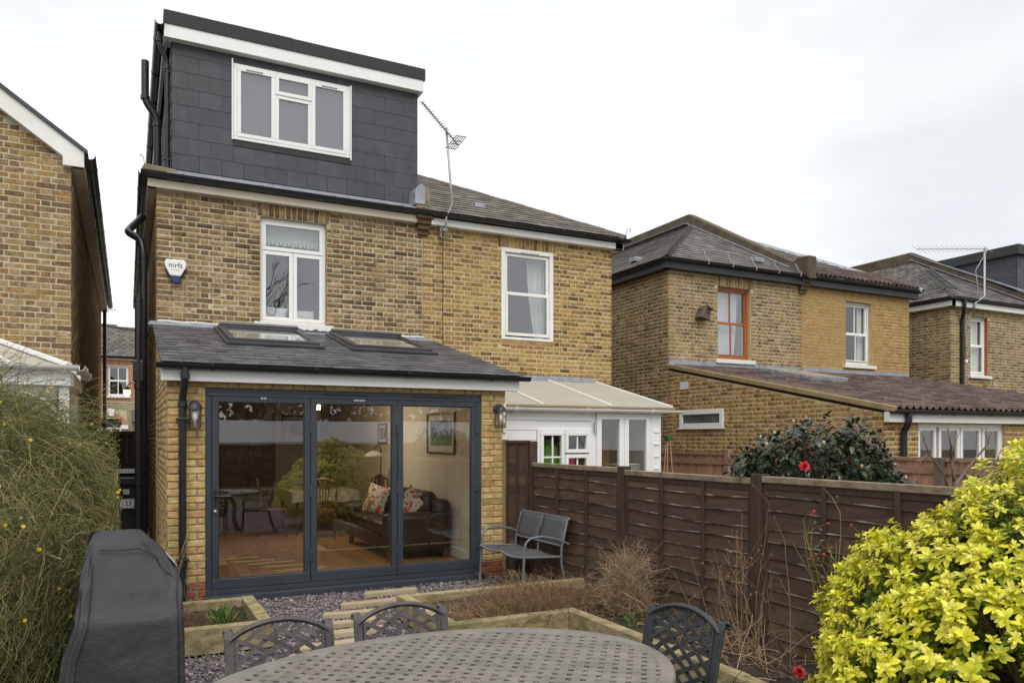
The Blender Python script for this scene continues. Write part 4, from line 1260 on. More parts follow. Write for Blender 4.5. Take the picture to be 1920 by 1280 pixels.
# ------------------------------------------------------------------ houses E and F: the far pair
YF, XE0, XE1 = 12.5, 18.98, 22.72
FEe = rear(YF)
hE = thing('brick_house', 'brick house with pale curtained window and roof ladder on its slates', 'house', (20.5, 12.5, 0))
winE = (19.8, 20.55, 3.30, 4.85)
mb = MB(); core(mb, FEe, XE0 + .006, XE1, 0, 5.16, [winE]); core(mb, west(XE0), -24, -12.52, 0, 5.16, c0=-.27)
wallE2 = mb.build('wall', M['mortar'], hE)
bE = bricks(M['brickC'])
lay(bE, FEe, XE0, XE1, 1.5, 5.13, [winE, (19.72, 20.63, 4.84, 5.05)], parent=wallE2, pri=lambda a, z: 0 if z > 2.9 else 9)
soldier(bE, FEe, 19.72, 20.63, 4.855, 5.06, wallE2)
lay(bE, west(XE0), -15.5, -12.53, 1.5, 5.13, parent=wallE2, pri=lambda a, z: 0 if z > 2.9 else 9)
bE.finish(wallE2, 200)
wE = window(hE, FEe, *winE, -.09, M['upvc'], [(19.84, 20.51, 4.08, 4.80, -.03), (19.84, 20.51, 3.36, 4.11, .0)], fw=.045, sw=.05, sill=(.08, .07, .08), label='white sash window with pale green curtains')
curtain(wE, FEe, 19.82, 20.5, 3.3, 4.85, -.24, M['curtain'], 7, .03)
reveal(hE, FEe, *winE, .09, M['brownwood'])
mb = MB(); mb.fbox(FEe, XE0 - .16, XE1 - .1, 5.04, 5.17, .0, .14); mb.fbox(west(XE0), -24, -12.36, 5.04, 5.17, .0, .15); mb.build('fascia', M['paint'], hE)
gutter(FEe, XE0 - .25, XE1, 5.24, M['black'], hE, r=.055, c=.19, joint=1.0); gutter(west(XE0), -24, -12.3, 5.24, M['black'], hE, r=.055, c=.2, joint=1.4)
pipe([FEe.P(XE0 + .28, 5.2, .19), FEe.P(XE0 + .28, 5.0, .19), FEe.P(XE0 + .40, 4.75, .06), FEe.P(XE0 + .40, .0, .06)], .05, M['black'], hE)
rE, zrE = hip_roof(hE, XE0 - .2, XE1, YF - .2, 5.26, 'slateC', 100, hip='none')
parapet(hE, XE1, YF - .2, 5.26, zrE, XE1 - XE0 + .2, 24, 'parapet')
A = Vector((XE0 - .2, YF - .2, 5.26)); T = Vector((XE1, YF + 3.74, zrE)); mb = MB()
sd_ = Vector((.7071, -.7071, 0)) * .14
for s_ in (-1, 1): mb.bar([A + (T - A) * .06 + sd_ * s_ + Vector((0, 0, .12)), A + (T - A) * .62 + sd_ * s_ + Vector((0, 0, .12))], .035, .035)
for i in range(12):
    p = A + (T - A) * (.08 + i * .045) + Vector((0, 0, .12)); mb.bar([p - sd_, p + sd_], .022, .022)
mb.build('hip_ladder', M['blackp'], rE)
mb = MB(); mb.bar([(XE1 - .16, YF + .1, 5.26 + .3 * PITCH + .06), (XE1 - .16, YF + 3.7, zrE + .05)], .14, .012); mb.bar([(XE1, YF, 5.66), (XE1, YF + 3.74, zrE + .235)], .30, .02)
mb.build('lead_flashing', M['lead'], rE)
mb = MB(); mb.fbox(FEe, 19.55, 19.63, 3.62, 3.70, .0, .04); mb.build('junction_box', M['upvc'], hE)

hF = thing('brick_house', 'far right house with dark slate clad dormer box on its roof', 'house', (25, 13, 0))
mb = MB(); mb.box(XE1 + .15, 27, 12.5, 24, 0, 5.5); mb.build('wall', M['brickC'], hF)
mb = MB(); mb.box(22.93, 27, 13.13, 20, 5.4, 7.18); dF = mb.build('dormer', M['slateD'], hF)
sF = Pieces('slate', slate_variants(.42, .5, .006, 12, 31, tilt=.010), M['slateD'])
slating(sF, west(22.9), [(-20, 5.4), (-13.1, 5.4), (-13.1, 6.93), (-20, 6.93)], .42, .30, (), dF, jitter=.001)
slating(sF, rear(13.1), [(22.9, 5.4), (24.5, 5.4), (24.5, 6.93), (22.9, 6.93)], .42, .30, (), dF, jitter=.001)
sF.finish(dF, 110)
mb = MB(); mb.box(22.78, 27, 12.98, 20.1, 6.93, 7.22); mb.build('felt_roof_edge', M['felt'], dF, bevel=.02)
# ------------------------------------------------------------------ house G: left neighbour
XG, YG = -.65, 11.3
hG = thing('brick_house', 'brick house at the left edge with white bargeboard gable', 'house', (-2.5, 11.3, 0))
gt = lambda a: min(5.23 + (-.63 - a) * .715, 5.23 + (a + 6.0) * .715)
mb = MB(); core(mb, rear(YG), -6.0, XG - .006, 0, 5.0); mb.prism(rear(YG), [(-6, 5.0), (XG - .006, 5.0), (XG - .006, gt(XG) - .02), (-3.315, gt(-3.315) - .02), (-6, 5.2)], -.3, -.0022); core(mb, east(XG), 11.32, 23.7, 0, 5.3, c0=-.27)
wallG = mb.build('wall', M['mortar'], hG)
bG = bricks(M['brickG'])
lay(bG, rear(YG), -3.4, XG, 0.0, 7.0, top=lambda a: gt(a) - .04, parent=wallG, pri=lambda a, z: 0 if a > -1.75 and z > 1.9 else 9)
lay(bG, east(XG), 11.33, 23.7, 0.0, 5.27, parent=wallG, pri=9)
bG.finish(wallG, 300)
FGv = Fr((-.50, YG, 5.19), (-.8134, 0, .5816), (0, 0, 1))
mb = MB()
mb.prism(rear(YG), [(-.50, 5.10), (-.50, 5.30), (-3.315, 7.31), (-3.315, 7.06), (-.74, 5.215), (-.74, 5.10)], .002, .10)
mb.build('bargeboard', M['paint'], hG, bevel=.005)
mb = MB(); mb.prism(rear(YG), [(-.46, 5.27), (-.46, 5.32), (-3.315, 7.365), (-6.2, 5.30), (-6.2, 5.24), (-3.315, 7.30)], -12.5, .13)
mb.build('roof', M['slateD'], hG)
mb = MB(); mb.box(XG + .003, XG + .15, 11.22, 23.8, 5.10, 5.22); mb.build('soffit', M['cream'], hG)
gutter(east(XG), 11.18, 23.8, 5.27, M['black'], hG, r=.065, c=.215, joint=1.1)
pipe([(-.56, 23.3, 5.2), (-.56, 23.3, 0)], .045, M['black'], hG)

# conservatory of house G
cG = thing('conservatory', 'white conservatory with cream roof panels on the left, partly behind the jasmine', 'conservatory', (-1.7, 10.3, 0))
ex, ey, ez = -.57, 9.6, 2.40
rp_ = (-1.37, 10.4, 2.74)
mb = MB()
mb.add([(ex, ey, ez), rp_, (-4, 10.4, 2.74), (-4, ey, ez)], [(0, 1, 2, 3)])
mb.add([(ex, ey, ez), (ex, YG, ez), (-1.37, YG, 2.74), rp_], [(0, 1, 2, 3)])
mb.build('roof_panel', M['polyc'], cG)
mb = MB(); mb.bar([(ex, ey, ez + .03), Vector(rp_) + Vector((0, 0, .03))], .07, .05); mb.bar([(-1.37, 10.4, 2.77), (-4, 10.4, 2.77)], .08, .06)
mb.bar([(-1.1, ey, ez + .02), (-1.6, 10.35, 2.74)], .05, .04)
mb.build('glazing_bar', M['upvc'], cG, bevel=.01)
Fc1 = rear(ey); Fc2 = east(ex)
mb = MB(); mb.fbox(Fc1, -4, ex + .02, 2.20, 2.36, -.05, .04); mb.fbox(Fc2, ey, YG, 2.20, 2.36, -.05, .04)
mb.build('eaves_beam', M['upvc'], cG, bevel=.01)
gutter(Fc1, -4, ex + .10, 2.42, M['upvc'], cG, r=.06, c=.10, joint=1.3); gutter(Fc2, ey - .1, YG - .05, 2.42, M['upvc'], cG, r=.06, c=.10, joint=.6)
mb = MB()
for x in (-.62, -1.75, -2.9): mb.fbox(Fc1, x - .05, x + .05, 0, 2.20, -.08, .0)
mb.fbox(Fc1, -4, ex - .1, 1.78, 1.84, -.07, -.002)
mb.fbox(Fc2, YG - .15, YG - .05, 0, 2.2, -.08, .0)
mb.build('frame', M['upvc'], cG, bevel=.008)
mb = MB(); mb.fbox(Fc1, -4, ex - .02, -.08, .7, -.10, -.003); mb.build('dwarf_wall', M['brickG'], cG)
mb = MB(); mb.tube([Fc1.P(-1.18 + .5 * math.cos(t), 1.84 + .30 * math.sin(t), -.03) for t in [math.pi * i / 14 for i in range(15)]], .018, 6); mb.build('arched_bar', M['upvc'], cG)
mb = MB(); mb.poly([Fc1.P(-4, .7, -.04), Fc1.P(ex - .1, .7, -.04), Fc1.P(ex - .1, 2.2, -.04), Fc1.P(-4, 2.2, -.04)]); mb.build('pane', M['glass'], cG)
mb = MB(); mb.poly([Fc1.P(-4, .7, -.12), Fc1.P(ex - .14, .7, -.12), Fc1.P(ex - .14, 2.2, -.12), Fc1.P(-4, 2.2, -.12)]); mb.build('blind', M['polyc'], cG)

# ------------------------------------------------------------------ conservatory of house B
cB = thing('conservatory', 'white plastic lean-to conservatory with pale roof panels beyond the dark fence', 'conservatory', (6.0, 10.5, 0))
YCB = 9.6; Fb = rear(YCB); xl, xr = 4.32, 7.44
aC = math.atan2(.50, 1.9); Frf = Fr((0, YCB - .05, 2.115), (1, 0, 0), (0, math.cos(aC), math.sin(aC))); LC = 1.95 / math.cos(aC)
for (p0, q0, p1, q1) in ((4.25, 5.28, 4.25, 5.28), (5.32, 6.46, 5.32, 6.46), (6.5, 7.62, 6.5, 7.45)):
    mb = MB(); mb.prism(Frf, [(p0, 0), (q0, 0), (q1, LC), (p1, LC)], -.03, .0); mb.build('roof_panel', M['polyc'], cB)
for x0, x1 in ((4.25, 4.25), (5.30, 5.30), (6.48, 6.48), (7.62, 7.46)):
    mb = MB(); mb.bar([Frf.P(x0, 0, .012), Frf.P(x1, LC, .012)], .04, .03, Frf.n); mb.build('glazing_bar', M['upvc'], cB, bevel=.006)
mb = MB(); mb.fbox(FA, 4.25, 7.40, 2.58, 2.70, .012, .05); mb.build('lead_flashing', M['lead'], cB, bevel=.01)
mb = MB(); mb.fbox(Fb, 4.25, 7.66, 2.085, 2.112, -.02, .08); mb.build('panel_edge', M['verge'], cB)
gutter(Fb, 4.25, 7.78, 2.07, M['upvc'], cB, r=.052, c=.09, joint=1.1)
# cladding boards
zs = [2.03, 1.89, 1.745, 1.60, 1.455, 1.31, 1.165, 1.02, .87, .72, .57, .42, .27, .12]
mb = MB(); mb.fbox(Fb, 4.25, 7.44, -.08, 2.04, -.10, -.025); mb.box(7.36, 7.44, YCB + .10, 11.5, -.08, 2.04); cl = mb.build('cladding', M['upvc'], cB)
for i in range(len(zs) - 1):
    a1 = 6.18 if zs[i + 1] > 1.76 else 5.23
    m = MB(); m.prism(Fr(Fb.P(0, 0, 0), (0, 1, 0), (0, 0, 1)) if False else Fb, [(4.26, zs[i + 1] + .006), (a1, zs[i + 1] + .006), (a1, zs[i]), (4.26, zs[i])], -.022, -.004 + .0 * i); m.build('board', M['upvc'], cl, bevel=.004)
def upv(a0, a1, b0, b1, sashes, bars=(), label=None, sw=.055):
    mb = MB(); mb.ring(Fb, a0, a1, b0, b1, .045, -.09, .008); w = mb.build('window', M['upvc'], cB, bevel=.006, label=label)
    for (s0, s1, t0, t1) in sashes:
        m = MB(); m.ring(Fb, s0, s1, t0, t1, sw, -.04, .02)
        for kk, q in bars:
            if kk == 'v' and s0 + sw < q < s1 - sw: m.fbox(Fb, q - .012, q + .012, t0 + sw, t1 - sw, -.03, -.005)
            if kk == 'h' and t0 + sw < q < t1 - sw: m.fbox(Fb, s0 + sw, s1 - sw, q - .012, q + .012, -.03, -.006)
        m.build('sash', M['upvc'], w, bevel=.006)
        m = MB(); m.poly([Fb.P(s0 + sw, t0 + sw, -.02), Fb.P(s1 - sw, t0 + sw, -.02), Fb.P(s1 - sw, t1 - sw, -.02), Fb.P(s0 + sw, t1 - sw, -.02)]); m.build('pane', M['glass'], w)
    return w
upv(5.24, 6.16, .95, 1.775, [(5.285, 5.69, .99, 1.73), (5.70, 6.115, 1.42, 1.73), (5.70, 6.115, .99, 1.40)], [('v', 5.50, ), ('v', 5.92), ('h', 1.36), ('h', 1.2)])
for (a, b, l) in ((6.25, 6.74, None), (6.745, 7.24, None)):
    mb = MB(); mb.ring(Fb, a, b, .0, 2.03, .085, -.06, .012, wb=.2, wt=.11); d = mb.build('door', M['upvc'], cB, bevel=.006)
    m = MB(); m.poly([Fb.P(a + .08, .19, -.02), Fb.P(b - .08, .19, -.02), Fb.P(b - .08, 1.93, -.02), Fb.P(a + .08, 1.93, -.02)]); m.build('pane', M['glass'], d)
mb = MB(); mb.box(7.245, 7.44, YCB - .005, YCB + .1, -.05, 2.04); mb.build('corner_post', M['upvc'], cB, bevel=.006)
for i in range(7):
    mb = MB(); mb.fbox(Fb, 7.30, 7.40, 1.72 - i * .19, 1.755 - i * .19, .006, .018); mb.build('post_clip', M['upvc'], cB, bevel=.003)
mb = MB(); mb.fbox(Fb, 6.2, 6.225, 1.72, 1.88, .0, .03); mb.build('hinge', M['greyl'], cB)
# cut the solid cladding behind the glazing: replace by an open inside, pale floor and back wall belong to house B
cl.data.clear_geometry(); mb = MB(); core(mb, Fb, 4.25, 7.44, -.08, 2.04, [(5.25, 6.15, .96, 1.77), (6.27, 7.23, .02, 2.0)], c0=-.09, c1=-.025); mb.box(7.37, 7.435, YCB + .10, 11.5, -.08, 2.04)
cl.data.from_pydata([tuple(v) for v in mb.v], [], mb.f)
# things standing inside
def simple(name, mbx, matk, label, cat, **kw): return tag(mbx.build(name, M[matk], None, **kw), label, cat)
mb = MB(); mb.ball((5.62, 9.95, 1.38), .20, 12, 8, (.8, .6, 1.2)); mb.ball((5.68, 9.95, 1.12), .24, 12, 8, (1, .6, .8)); simple('soft_toy', mb, 'clothG', 'bright green soft toy behind the left conservatory pane', 'toy', smooth=True)
def cloth(x, w, z0, z1, y, matk, label, cat='cloth'):
    mb = MB(); n = 12; rows = 6; vs = []
    for j in range(rows + 1):
        for i in range(n + 1):
            u = i / n - .5; t = j / rows
            vs.append((x + u * w * (1 - .35 * t), y + .03 * math.sin(u * 17 + t), z0 + (z1 - z0) * t + .04 * (1 - t) * math.sin(u * 7)))
    mb.add(vs, [(j * (n + 1) + i, j * (n + 1) + i + 1, (j + 1) * (n + 1) + i + 1, (j + 1) * (n + 1) + i) for j in range(rows) for i in range(n)])
    o = mb.build('hanging_cloth', M[matk], None, smooth=True); s = o.modifiers.new('s', 'SOLIDIFY'); s.thickness = .01
    return tag(o, label, cat)
cloth(5.98, .18, 1.05, 1.36, 9.9, 'clothP', 'pink cloth hanging inside the conservatory window')
cloth(5.80, .16, 1.08, 1.36, 9.92, 'clothY', 'yellow cloth hanging inside the conservatory window')
mb = MB(); mb.box(6.62, 6.95, 10.3, 10.6, .75, 1.62); simple('cardboard_box', mb, 'card', 'tall cardboard box behind the conservatory doors', 'box', bevel=.01)
crate = thing('wire_crate', 'white wire pet crate behind the right conservatory door', 'crate', (7.0, 9.95, .7))
for i in range(15):
    m = MB(); m.box(6.78 + i * .032, 6.79 + i * .032, 9.86, 9.87, .75, 1.22); m.build('wire', M['upvc'], crate)
m = MB(); m.box(6.77, 7.25, 9.85, 10.2, 1.22, 1.235); m.box(6.77, 7.25, 9.85, 10.2, .72, .76); m.build('tray', M['upvc'], crate)

# ------------------------------------------------------------------ house across the street, alley
hS = thing('brick_house', 'distant grey brick house with orange brick trim seen through the alley', 'house', (0, 40, 0))
FS = rear(40)
winS = (-.83, .02, 3.62, 5.02); dS = (-1.05, -.35, -.1, 2.15)
mb = MB(); core(mb, FS, -4, 5, -.1, 5.42, [winS, (-1.15, -.25, -1, 2.55)]); wallS = mb.build('wall', M['mortar'], hS)
P = bricks(M['brickS']); lay(P, FS, -1.9, 1.4, 1.0, 5.40, [(-1.05, .24, 3.35, 5.40), (-1.35, -.05, -1, 2.9)], parent=wallS, pri=lambda a, z: 0 if -1.3 < a < .6 else 9); P.finish(wallS, 150)
P = bricks(M['brickO']); lay(P, FS, -1.05, .24, 3.36, 5.06, [winS], parent=wallS); soldier(P, FS, -1.05, .24, 5.06, 5.27, wallS); lay(P, FS, -1.05, .24, 3.36, 3.55, parent=wallS)
for i in range(17):
    t = math.pi * (i + .5) / 17
    m = FS.M(-.70 + .56 * math.cos(t), 2.18 + .56 * math.sin(t), .004) @ Matrix.Rotation(math.pi - t if False else -t, 4, 'Y'); P.put(m, None, 0, wallS)
P.finish(wallS, 120)
window(hS, FS, *winS, -.08, M['paint'], [(winS[0] + .04, winS[1] - .04, 4.32, 4.98, -.02), (winS[0] + .04, winS[1] - .04, 3.66, 4.34, .0)], fw=.05, sw=.05, bars=[('v', -.405, .04)], sill=(.1, .08, .09))
mb = MB(); mb.prism(FS, [(-.78, 2.68), (-.60, 2.68), (-.54, 3.02), (-.84, 3.02)], .0, .07); mb.build('keystone', M['paint'], hS)
mb = MB(); mb.fbox(FS, -1.15, -.25, -.1, 2.6, -.5, -.25); mb.build('door_panel', M['blackp'], hS)
mb = MB(); mb.ring(FS, -1.12, -.28, 1.2, 2.15, .07, -.24, -.2); mb.fbox(FS, -.74, -.66, 1.2, 2.1, -.24, -.19); mb.build('door_frame', M['paint'], hS)
mb = MB(); mb.fbox(FS, -.30, .02, 2.08, 2.26, .0, .12); mb.fbox(FS, .30, 1.6, 2.3, 2.42, .0, .6); mb.fbox(FS, .38, .58, -.1, 2.3, .3, .5); mb.build('porch', M['paint'], hS)
mb = MB(); mb.prism(west(.3), [(-40, 3.0), (-39.3, 2.42), (-40, 2.42)], -1.4, .15); mb.build('porch_roof', M['slateC'], hS)
Fsr = Fr((0, 39.8, 5.42), (1, 0, 0), (0, .83, .56))
mb = MB(); mb.prism(Fsr, [(-4, 0), (5, 0), (1.4, 2.5), (-1.8, 3.3), (-4, 3.3)], -.1, -.004); rS = mb.build('roof', M['slateC'], hS)
P = Pieces('slate', slate_variants(.3, .45, .008, 12, 41, tilt=.016), M['slateC']); slating(P, Fsr, [(-2.4, 0), (2.2, 0), (1.4, 2.5), (-1.8, 3.3), (-2.4, 3.3)], .3, .22, (), rS, 9); P.finish(rS, 0)
mb = MB(); mb.fbox(FS, -4, 5, 5.30, 5.42, .0, .12); mb.build('fascia', M['cream'], hS); gutter(FS, -4, 5, 5.46, M['black'], hS, r=.07, c=.2, brackets=False)
mb = MB(); mb.bar([Fsr.P(-1.8, 3.3, .03), Fsr.P(1.4, 2.5, .03)], .22, .08); mb.build('ridge', M['slateB'], rS)
for (x, y, z) in ((-1.6, 42.5, 7.7),):
    ae = thing('tv_aerial', 'far small aerial above the roof beyond the alley', 'aerial', (x, y, z))
    m = MB(); m.tube([(x, y, 6.8), (x, y, 8.0)], .025, 6); m.build('mast', M['aerial'], ae)
    m = MB(); m.tube([(x - .4, y, 7.9), (x + 1.1, y, 8.0)], .02, 5)
    for i in range(5): m.tube([(x + i * .25, y - .2, 7.8 + .03 * i), (x + i * .25, y + .2, 8.05 + .03 * i)], .012, 4)
    m.build('boom', M['aerial'], ae)

gt_ = thing('alley_gate', 'dark brown boarded gate closing the alley', 'gate', (-.15, 16, 0))
for i in range(8):
    m = MB(); m.box(-.62 + i * .12, -.5005 + i * .12, 16 + .006 * (i % 2), 16.02, .03, 1.72); m.build('board', M['gatew'], gt_, bevel=.003)
m = MB(); m.box(-.64, .34, 15.97, 16.0, 1.70, 1.77); m.bar([(-.6, 15.985, .2), (.32, 15.985, 1.6)], .03, .1, (0, 0, 1)); m.build('frame', M['gatew'], gt_)

wb = thing('wheelie_bin', 'black wheelie bin with house number label in the alley', 'bin', (-.03, 13.1, 0))
FB = rear(12.82)
mb = MB(); n = 4
vs_ = [(-.21, 12.86, -.02), (.15, 12.86, -.02), (.15, 13.35, -.02), (-.21, 13.35, -.02), (-.25, 12.80, 1.0), (.19, 12.80, 1.0), (.19, 13.42, 1.0), (-.25, 13.42, 1.0)]
mb.add(vs_, [(3, 2, 1, 0), (4, 5, 6, 7), (0, 1, 5, 4), (1, 2, 6, 5), (2, 3, 7, 6), (3, 0, 4, 7)]); mb.build('body', M['bin'], wb, bevel=.03)
mb = MB(); mb.prism(west(-.27), [(-13.44, 1.0), (-12.76, 1.0), (-12.76, 1.05), (-13.1, 1.10), (-13.44, 1.09)], -.48, 0); mb.build('lid', M['bin'], wb, bevel=.015)
mb = MB(); mb.box(-.27, .21, 12.755, 12.775, .955, 1.0); mb.build('rim', M['bin'], wb)
Fb2 = Fr((-.03, 12.815, 0), (1, 0, 0), (0, -.06, 1))
mb = MB(); mb.fbox(Fb2, -.10, .12, .585, .735, .0, .004); mb.build('number_plate', M['greyl'], wb)
mb = MB(); mb.lathe(Fb2.P(.01, .66, .005), [(.001, 0), (.06, 0), (.06, .002), (.001, .002)], 20, Matrix.Rotation(R(90), 3, 'X') @ Matrix.Diagonal((1.55, 1, 1))); mb.build('plate_oval', M['white'], wb)
text('123', Fb2, .01, .66, .010, .095, M['dgrey'], wb, 'house_number', bold=.002)
mb = MB(); mb.fbox(Fb2, -.03, .05, .80, .88, .0, .004); mb.fbox(Fb2, -.045, .0, .845, .87, .004, .006); mb.build('emblem', M['greyl'], wb)
for s_ in (-.22, .16):
    mb = MB(); mb.lathe((s_, 13.38, .08), [(.09, -.025), (.1, -.02), (.1, .02), (.09, .025)], 14, Matrix.Rotation(R(90), 3, 'Y')); mb.build('wheel', M['bin'], wb)
bx_ = MB(); bx_.ring(Fr((-.03, 13.1, 1.11), (1, 0, 0), (0, 1, 0)), -.19, .20, -.25, .25, .012, .0, .05); bx_.box(-.2, .14, 12.9, 13.3, 1.103, 1.118)
tag(bx_.build('plastic_tray', M['greyl'], None, bevel=.003), 'pale grey shallow tray lying on the wheelie bin lid', 'tray')

def street_lantern(x, y, z):
    o = thing('wall_lantern', 'lit orange lantern on a curved arm in the alley', 'lantern', (x, y, z))
    m = MB(); m.tube([(x + .28, y, z - .05), (x + .22, y, z + .05), (x + .12, y, z + .10), (x + .02, y, z + .05), (x, y, z)], .012, 6); m.build('arm', M['black'], o)
    m = MB(); m.lathe((x, y, z - .09), [(.10, .0), (.06, .05), (.02, .09)], 12); m.build('cap', M['black'], o)
    m = MB(); m.lathe((x, y, z - .25), [(.03, 0), (.075, .06), (.085, .16)], 12); m.build('globe', M['lamp2'], o, smooth=True)
    ld = bpy.data.lights.new('lantern_light', 'POINT'); ld.energy = 4; ld.color = (1, .6, .25); ld.shadow_soft_size = .06
    l = bpy.data.objects.new('lantern_light', ld); col.objects.link(l); l.location = (x, y, z - .35); adopt(l, o)
street_lantern(-.02, 22.5, 3.0)

# ------------------------------------------------------------------ things fixed to walls
al = thing('alarm_box', 'white and blue burglar alarm box on the brown brick wall', 'alarm box', (.585, 11.45, 3.9))
Fal = rear(11.49)
mb = MB(); mb.prism(Fal, [(.445, 4.05), (.455, 3.98), (.515, 3.86), (.65, 3.86), (.715, 3.98), (.725, 4.05), (.70, 4.085), (.47, 4.085)], .0, .07); mb.build('cover', M['upvc'], al, bevel=.015)
mb = MB(); mb.prism(Fal, [(.515, 3.862), (.545, 3.79), (.56, 3.775), (.605, 3.775), (.625, 3.79), (.65, 3.862)], .0, .06); mb.prism(Fal, [(.436, 4.0), (.50, 3.85), (.665, 3.85), (.734, 4.0), (.72, 3.96), (.66, 3.845), (.505, 3.845), (.45, 3.96)], -.0, .035); mb.build('strobe', M['navy'], al, bevel=.008)
text('mrfs', Fal, .585, 4.005, .0725, .10, M['dgrey'], al)
text('fire & security', Fal, .585, 3.945, .0725, .022, M['greyl'], al)

def lantern(x, z, label, back=0):
    o = thing('wall_lantern', label, 'lantern', (x, 8.42, z), 0, 'black lanterns beside the glass doors')
    y = 8.40
    m = MB(); m.lathe((x, 8.465, z + .235), [(.05, -.02), (.055, .0), (.03, .02)], 14, Matrix.Rotation(R(90), 3, 'X')); m.tube([(x, 8.47, z + .235), (x, y - .0, z + .25)], .014, 8); m.build('bracket', M['blackp'], o)
    m = MB(); n = 10
    m.lathe((x, y - .03, z + .19), [(.072, 0), (.07, .012), (.062, .04), (.045, .065), (.02, .078), (.008, .085), (.008, .10)], 12); smooth_angle(m.build('cap', M['blackp'], o))
    m = MB()
    for i in range(4):
        a = math.pi / 4 + i * math.pi / 2; dx, dy = math.cos(a), math.sin(a)
        m.tube([(x + dx * .065, y - .03 + dy * .065, z), (x + dx * .07, y - .03 + dy * .07, z + .195)], .0055, 4)
    m.lathe((x, y - .03, z - .005), [(.07, 0), (.07, .012)], 4, Matrix.Rotation(R(45), 3, 'Z')); m.build('cage', M['blackp'], o)
    m = MB()
    for i in range(4):
        a = math.pi / 4 + i * math.pi / 2; b = a + math.pi / 2
        p = [(x + math.cos(t) * r_, y - .03 + math.sin(t) * r_, zz) for t, r_, zz in ((a, .06, z + .01), (b, .06, z + .01), (b, .066, z + .19), (a, .066, z + .19))]; m.poly(p)
    m.build('glass_pane', M['lglass'], o)
    m = MB(); m.lathe((x, y - .03, z + .03), [(.012, 0), (.014, .05), (.026, .06), (.026, .13), (.014, .15)], 10); m.build('bulb', M['bulb'], o, smooth=True)
lantern(.61, 1.735, 'black lantern on the narrow brick pier beside the downpipe')
lantern(4.06, 1.765, 'black lantern on the brick pier above the metal bench')

ta = thing('tv_aerial', 'tv aerial on a tall bent pole against the attached brick house', 'aerial', (4.50, 11.38, 4.9))
m = MB(); m.tube([(4.515, 11.30, 4.78), (4.515, 11.30, 5.12), (4.60, 11.25, 5.36), (4.58, 11.25, 5.6), (4.50, 11.25, 6.55)], .017, 8); m.build('mast', M['aerial'], ta, smooth=True)
m = MB(); m.box(4.46, 4.49, 11.4, 11.49, 4.85, 5.05); m.box(4.47, 4.54, 11.29, 11.42, 4.93, 4.96); m.build('wall_bracket', M['aerial'], ta)
A = Vector((4.72, 11.30, 6.33)); B = Vector((4.02, 11.05, 6.78)); d = (B - A); sx = d.cross(Vector((0, -.4, 1))).normalized()
m = MB(); m.tube([A, B], .012, 6); m.build('boom', M['aerial'], ta)
for i in range(16):
    p = A + d * (.18 + .82 * i / 15); m = MB(); L_ = .16 - .004 * i; m.tube([p - sx * L_, p + sx * L_], .0045, 4); m.build('element', M['aerial'], ta)
upv_ = sx.cross(d.normalized())
m = MB()
for s_ in (-1, 1):
    for k in (-.17, -.085, 0, .085, .17):
        q = A + d * .06 + sx * k; m.tube([q, q + upv_ * .13 * s_], .008, 4)
    for h in (.03, .13): m.tube([A + d * .06 - sx * .18 + upv_ * h * s_, A + d * .06 + sx * .18 + upv_ * h * s_], .008, 4)
m.build('reflector', M['aerial'], ta)

tb = thing('tv_aerial', 'horizontal tv aerial on a white mast at the far right roof', 'aerial', (19.75, 12.3, 4.9))
m = MB(); m.tube([(19.68, 12.35, 4.95), (19.68, 12.3, 5.15), (20.0, 12.25, 5.35), (20.0, 12.25, 6.62)], .028, 7); m.build('mast', M['wire'], tb, smooth=True)
m = MB(); m.tube([(20.05, 12.2, 6.58), (18.35, 13.0, 6.56)], .012, 6); m.build('boom', M['wire'], tb)
for i in range(16):
    t = i / 15; p = Vector((20.05, 12.2, 6.58)).lerp(Vector((18.35, 13.0, 6.56)), t); m = MB(); m.tube([p - Vector((.06, .16, .13)), p + Vector((.06, .16, .13))], .006, 4); m.build('element', M['wire'], tb)
m = MB(); m.tube([(20.0, 12.24, 6.45), (19.7, 12.3, 6.0), (19.82, 12.3, 5.5), (19.75, 12.4, 5.0), (19.55, 12.48, 4.6), (19.58, 12.48, 3.7)], .01, 5); m.build('cable', M['wire'], tb, smooth=True)

nb = thing('bird_box', 'weathered wooden bird box hanging on the brown brick wall', 'bird box', (10.6, 12.3, 4.1))
Fn = Fr((10.61, 12.38, 4.10), (.95, .0, -.18), (.18, 0, .95))
m = MB(); m.fbox(Fn, -.10, .12, .0, .22, .0, .16); m.build('box', M['birdbox'], nb, bevel=.006)
m = MB(); m.prism(Fn, [(-.15, .0), (-.10, .0), (.0, .27), (-.05, .27)], -.0, .2); m.prism(Fn, [(-.05, .27), (.15, .24), (.15, .21), (-.03, .235)], .0, .2); m.build('roof', M['birdbox'], nb)
m = MB(); m.lathe(Fn.P(.05, .13, .162), [(.001, 0), (.028, 0), (.028, .002)], 12, Matrix.Rotation(R(90), 3, 'X')); m.build('hole', M['seam'], nb)

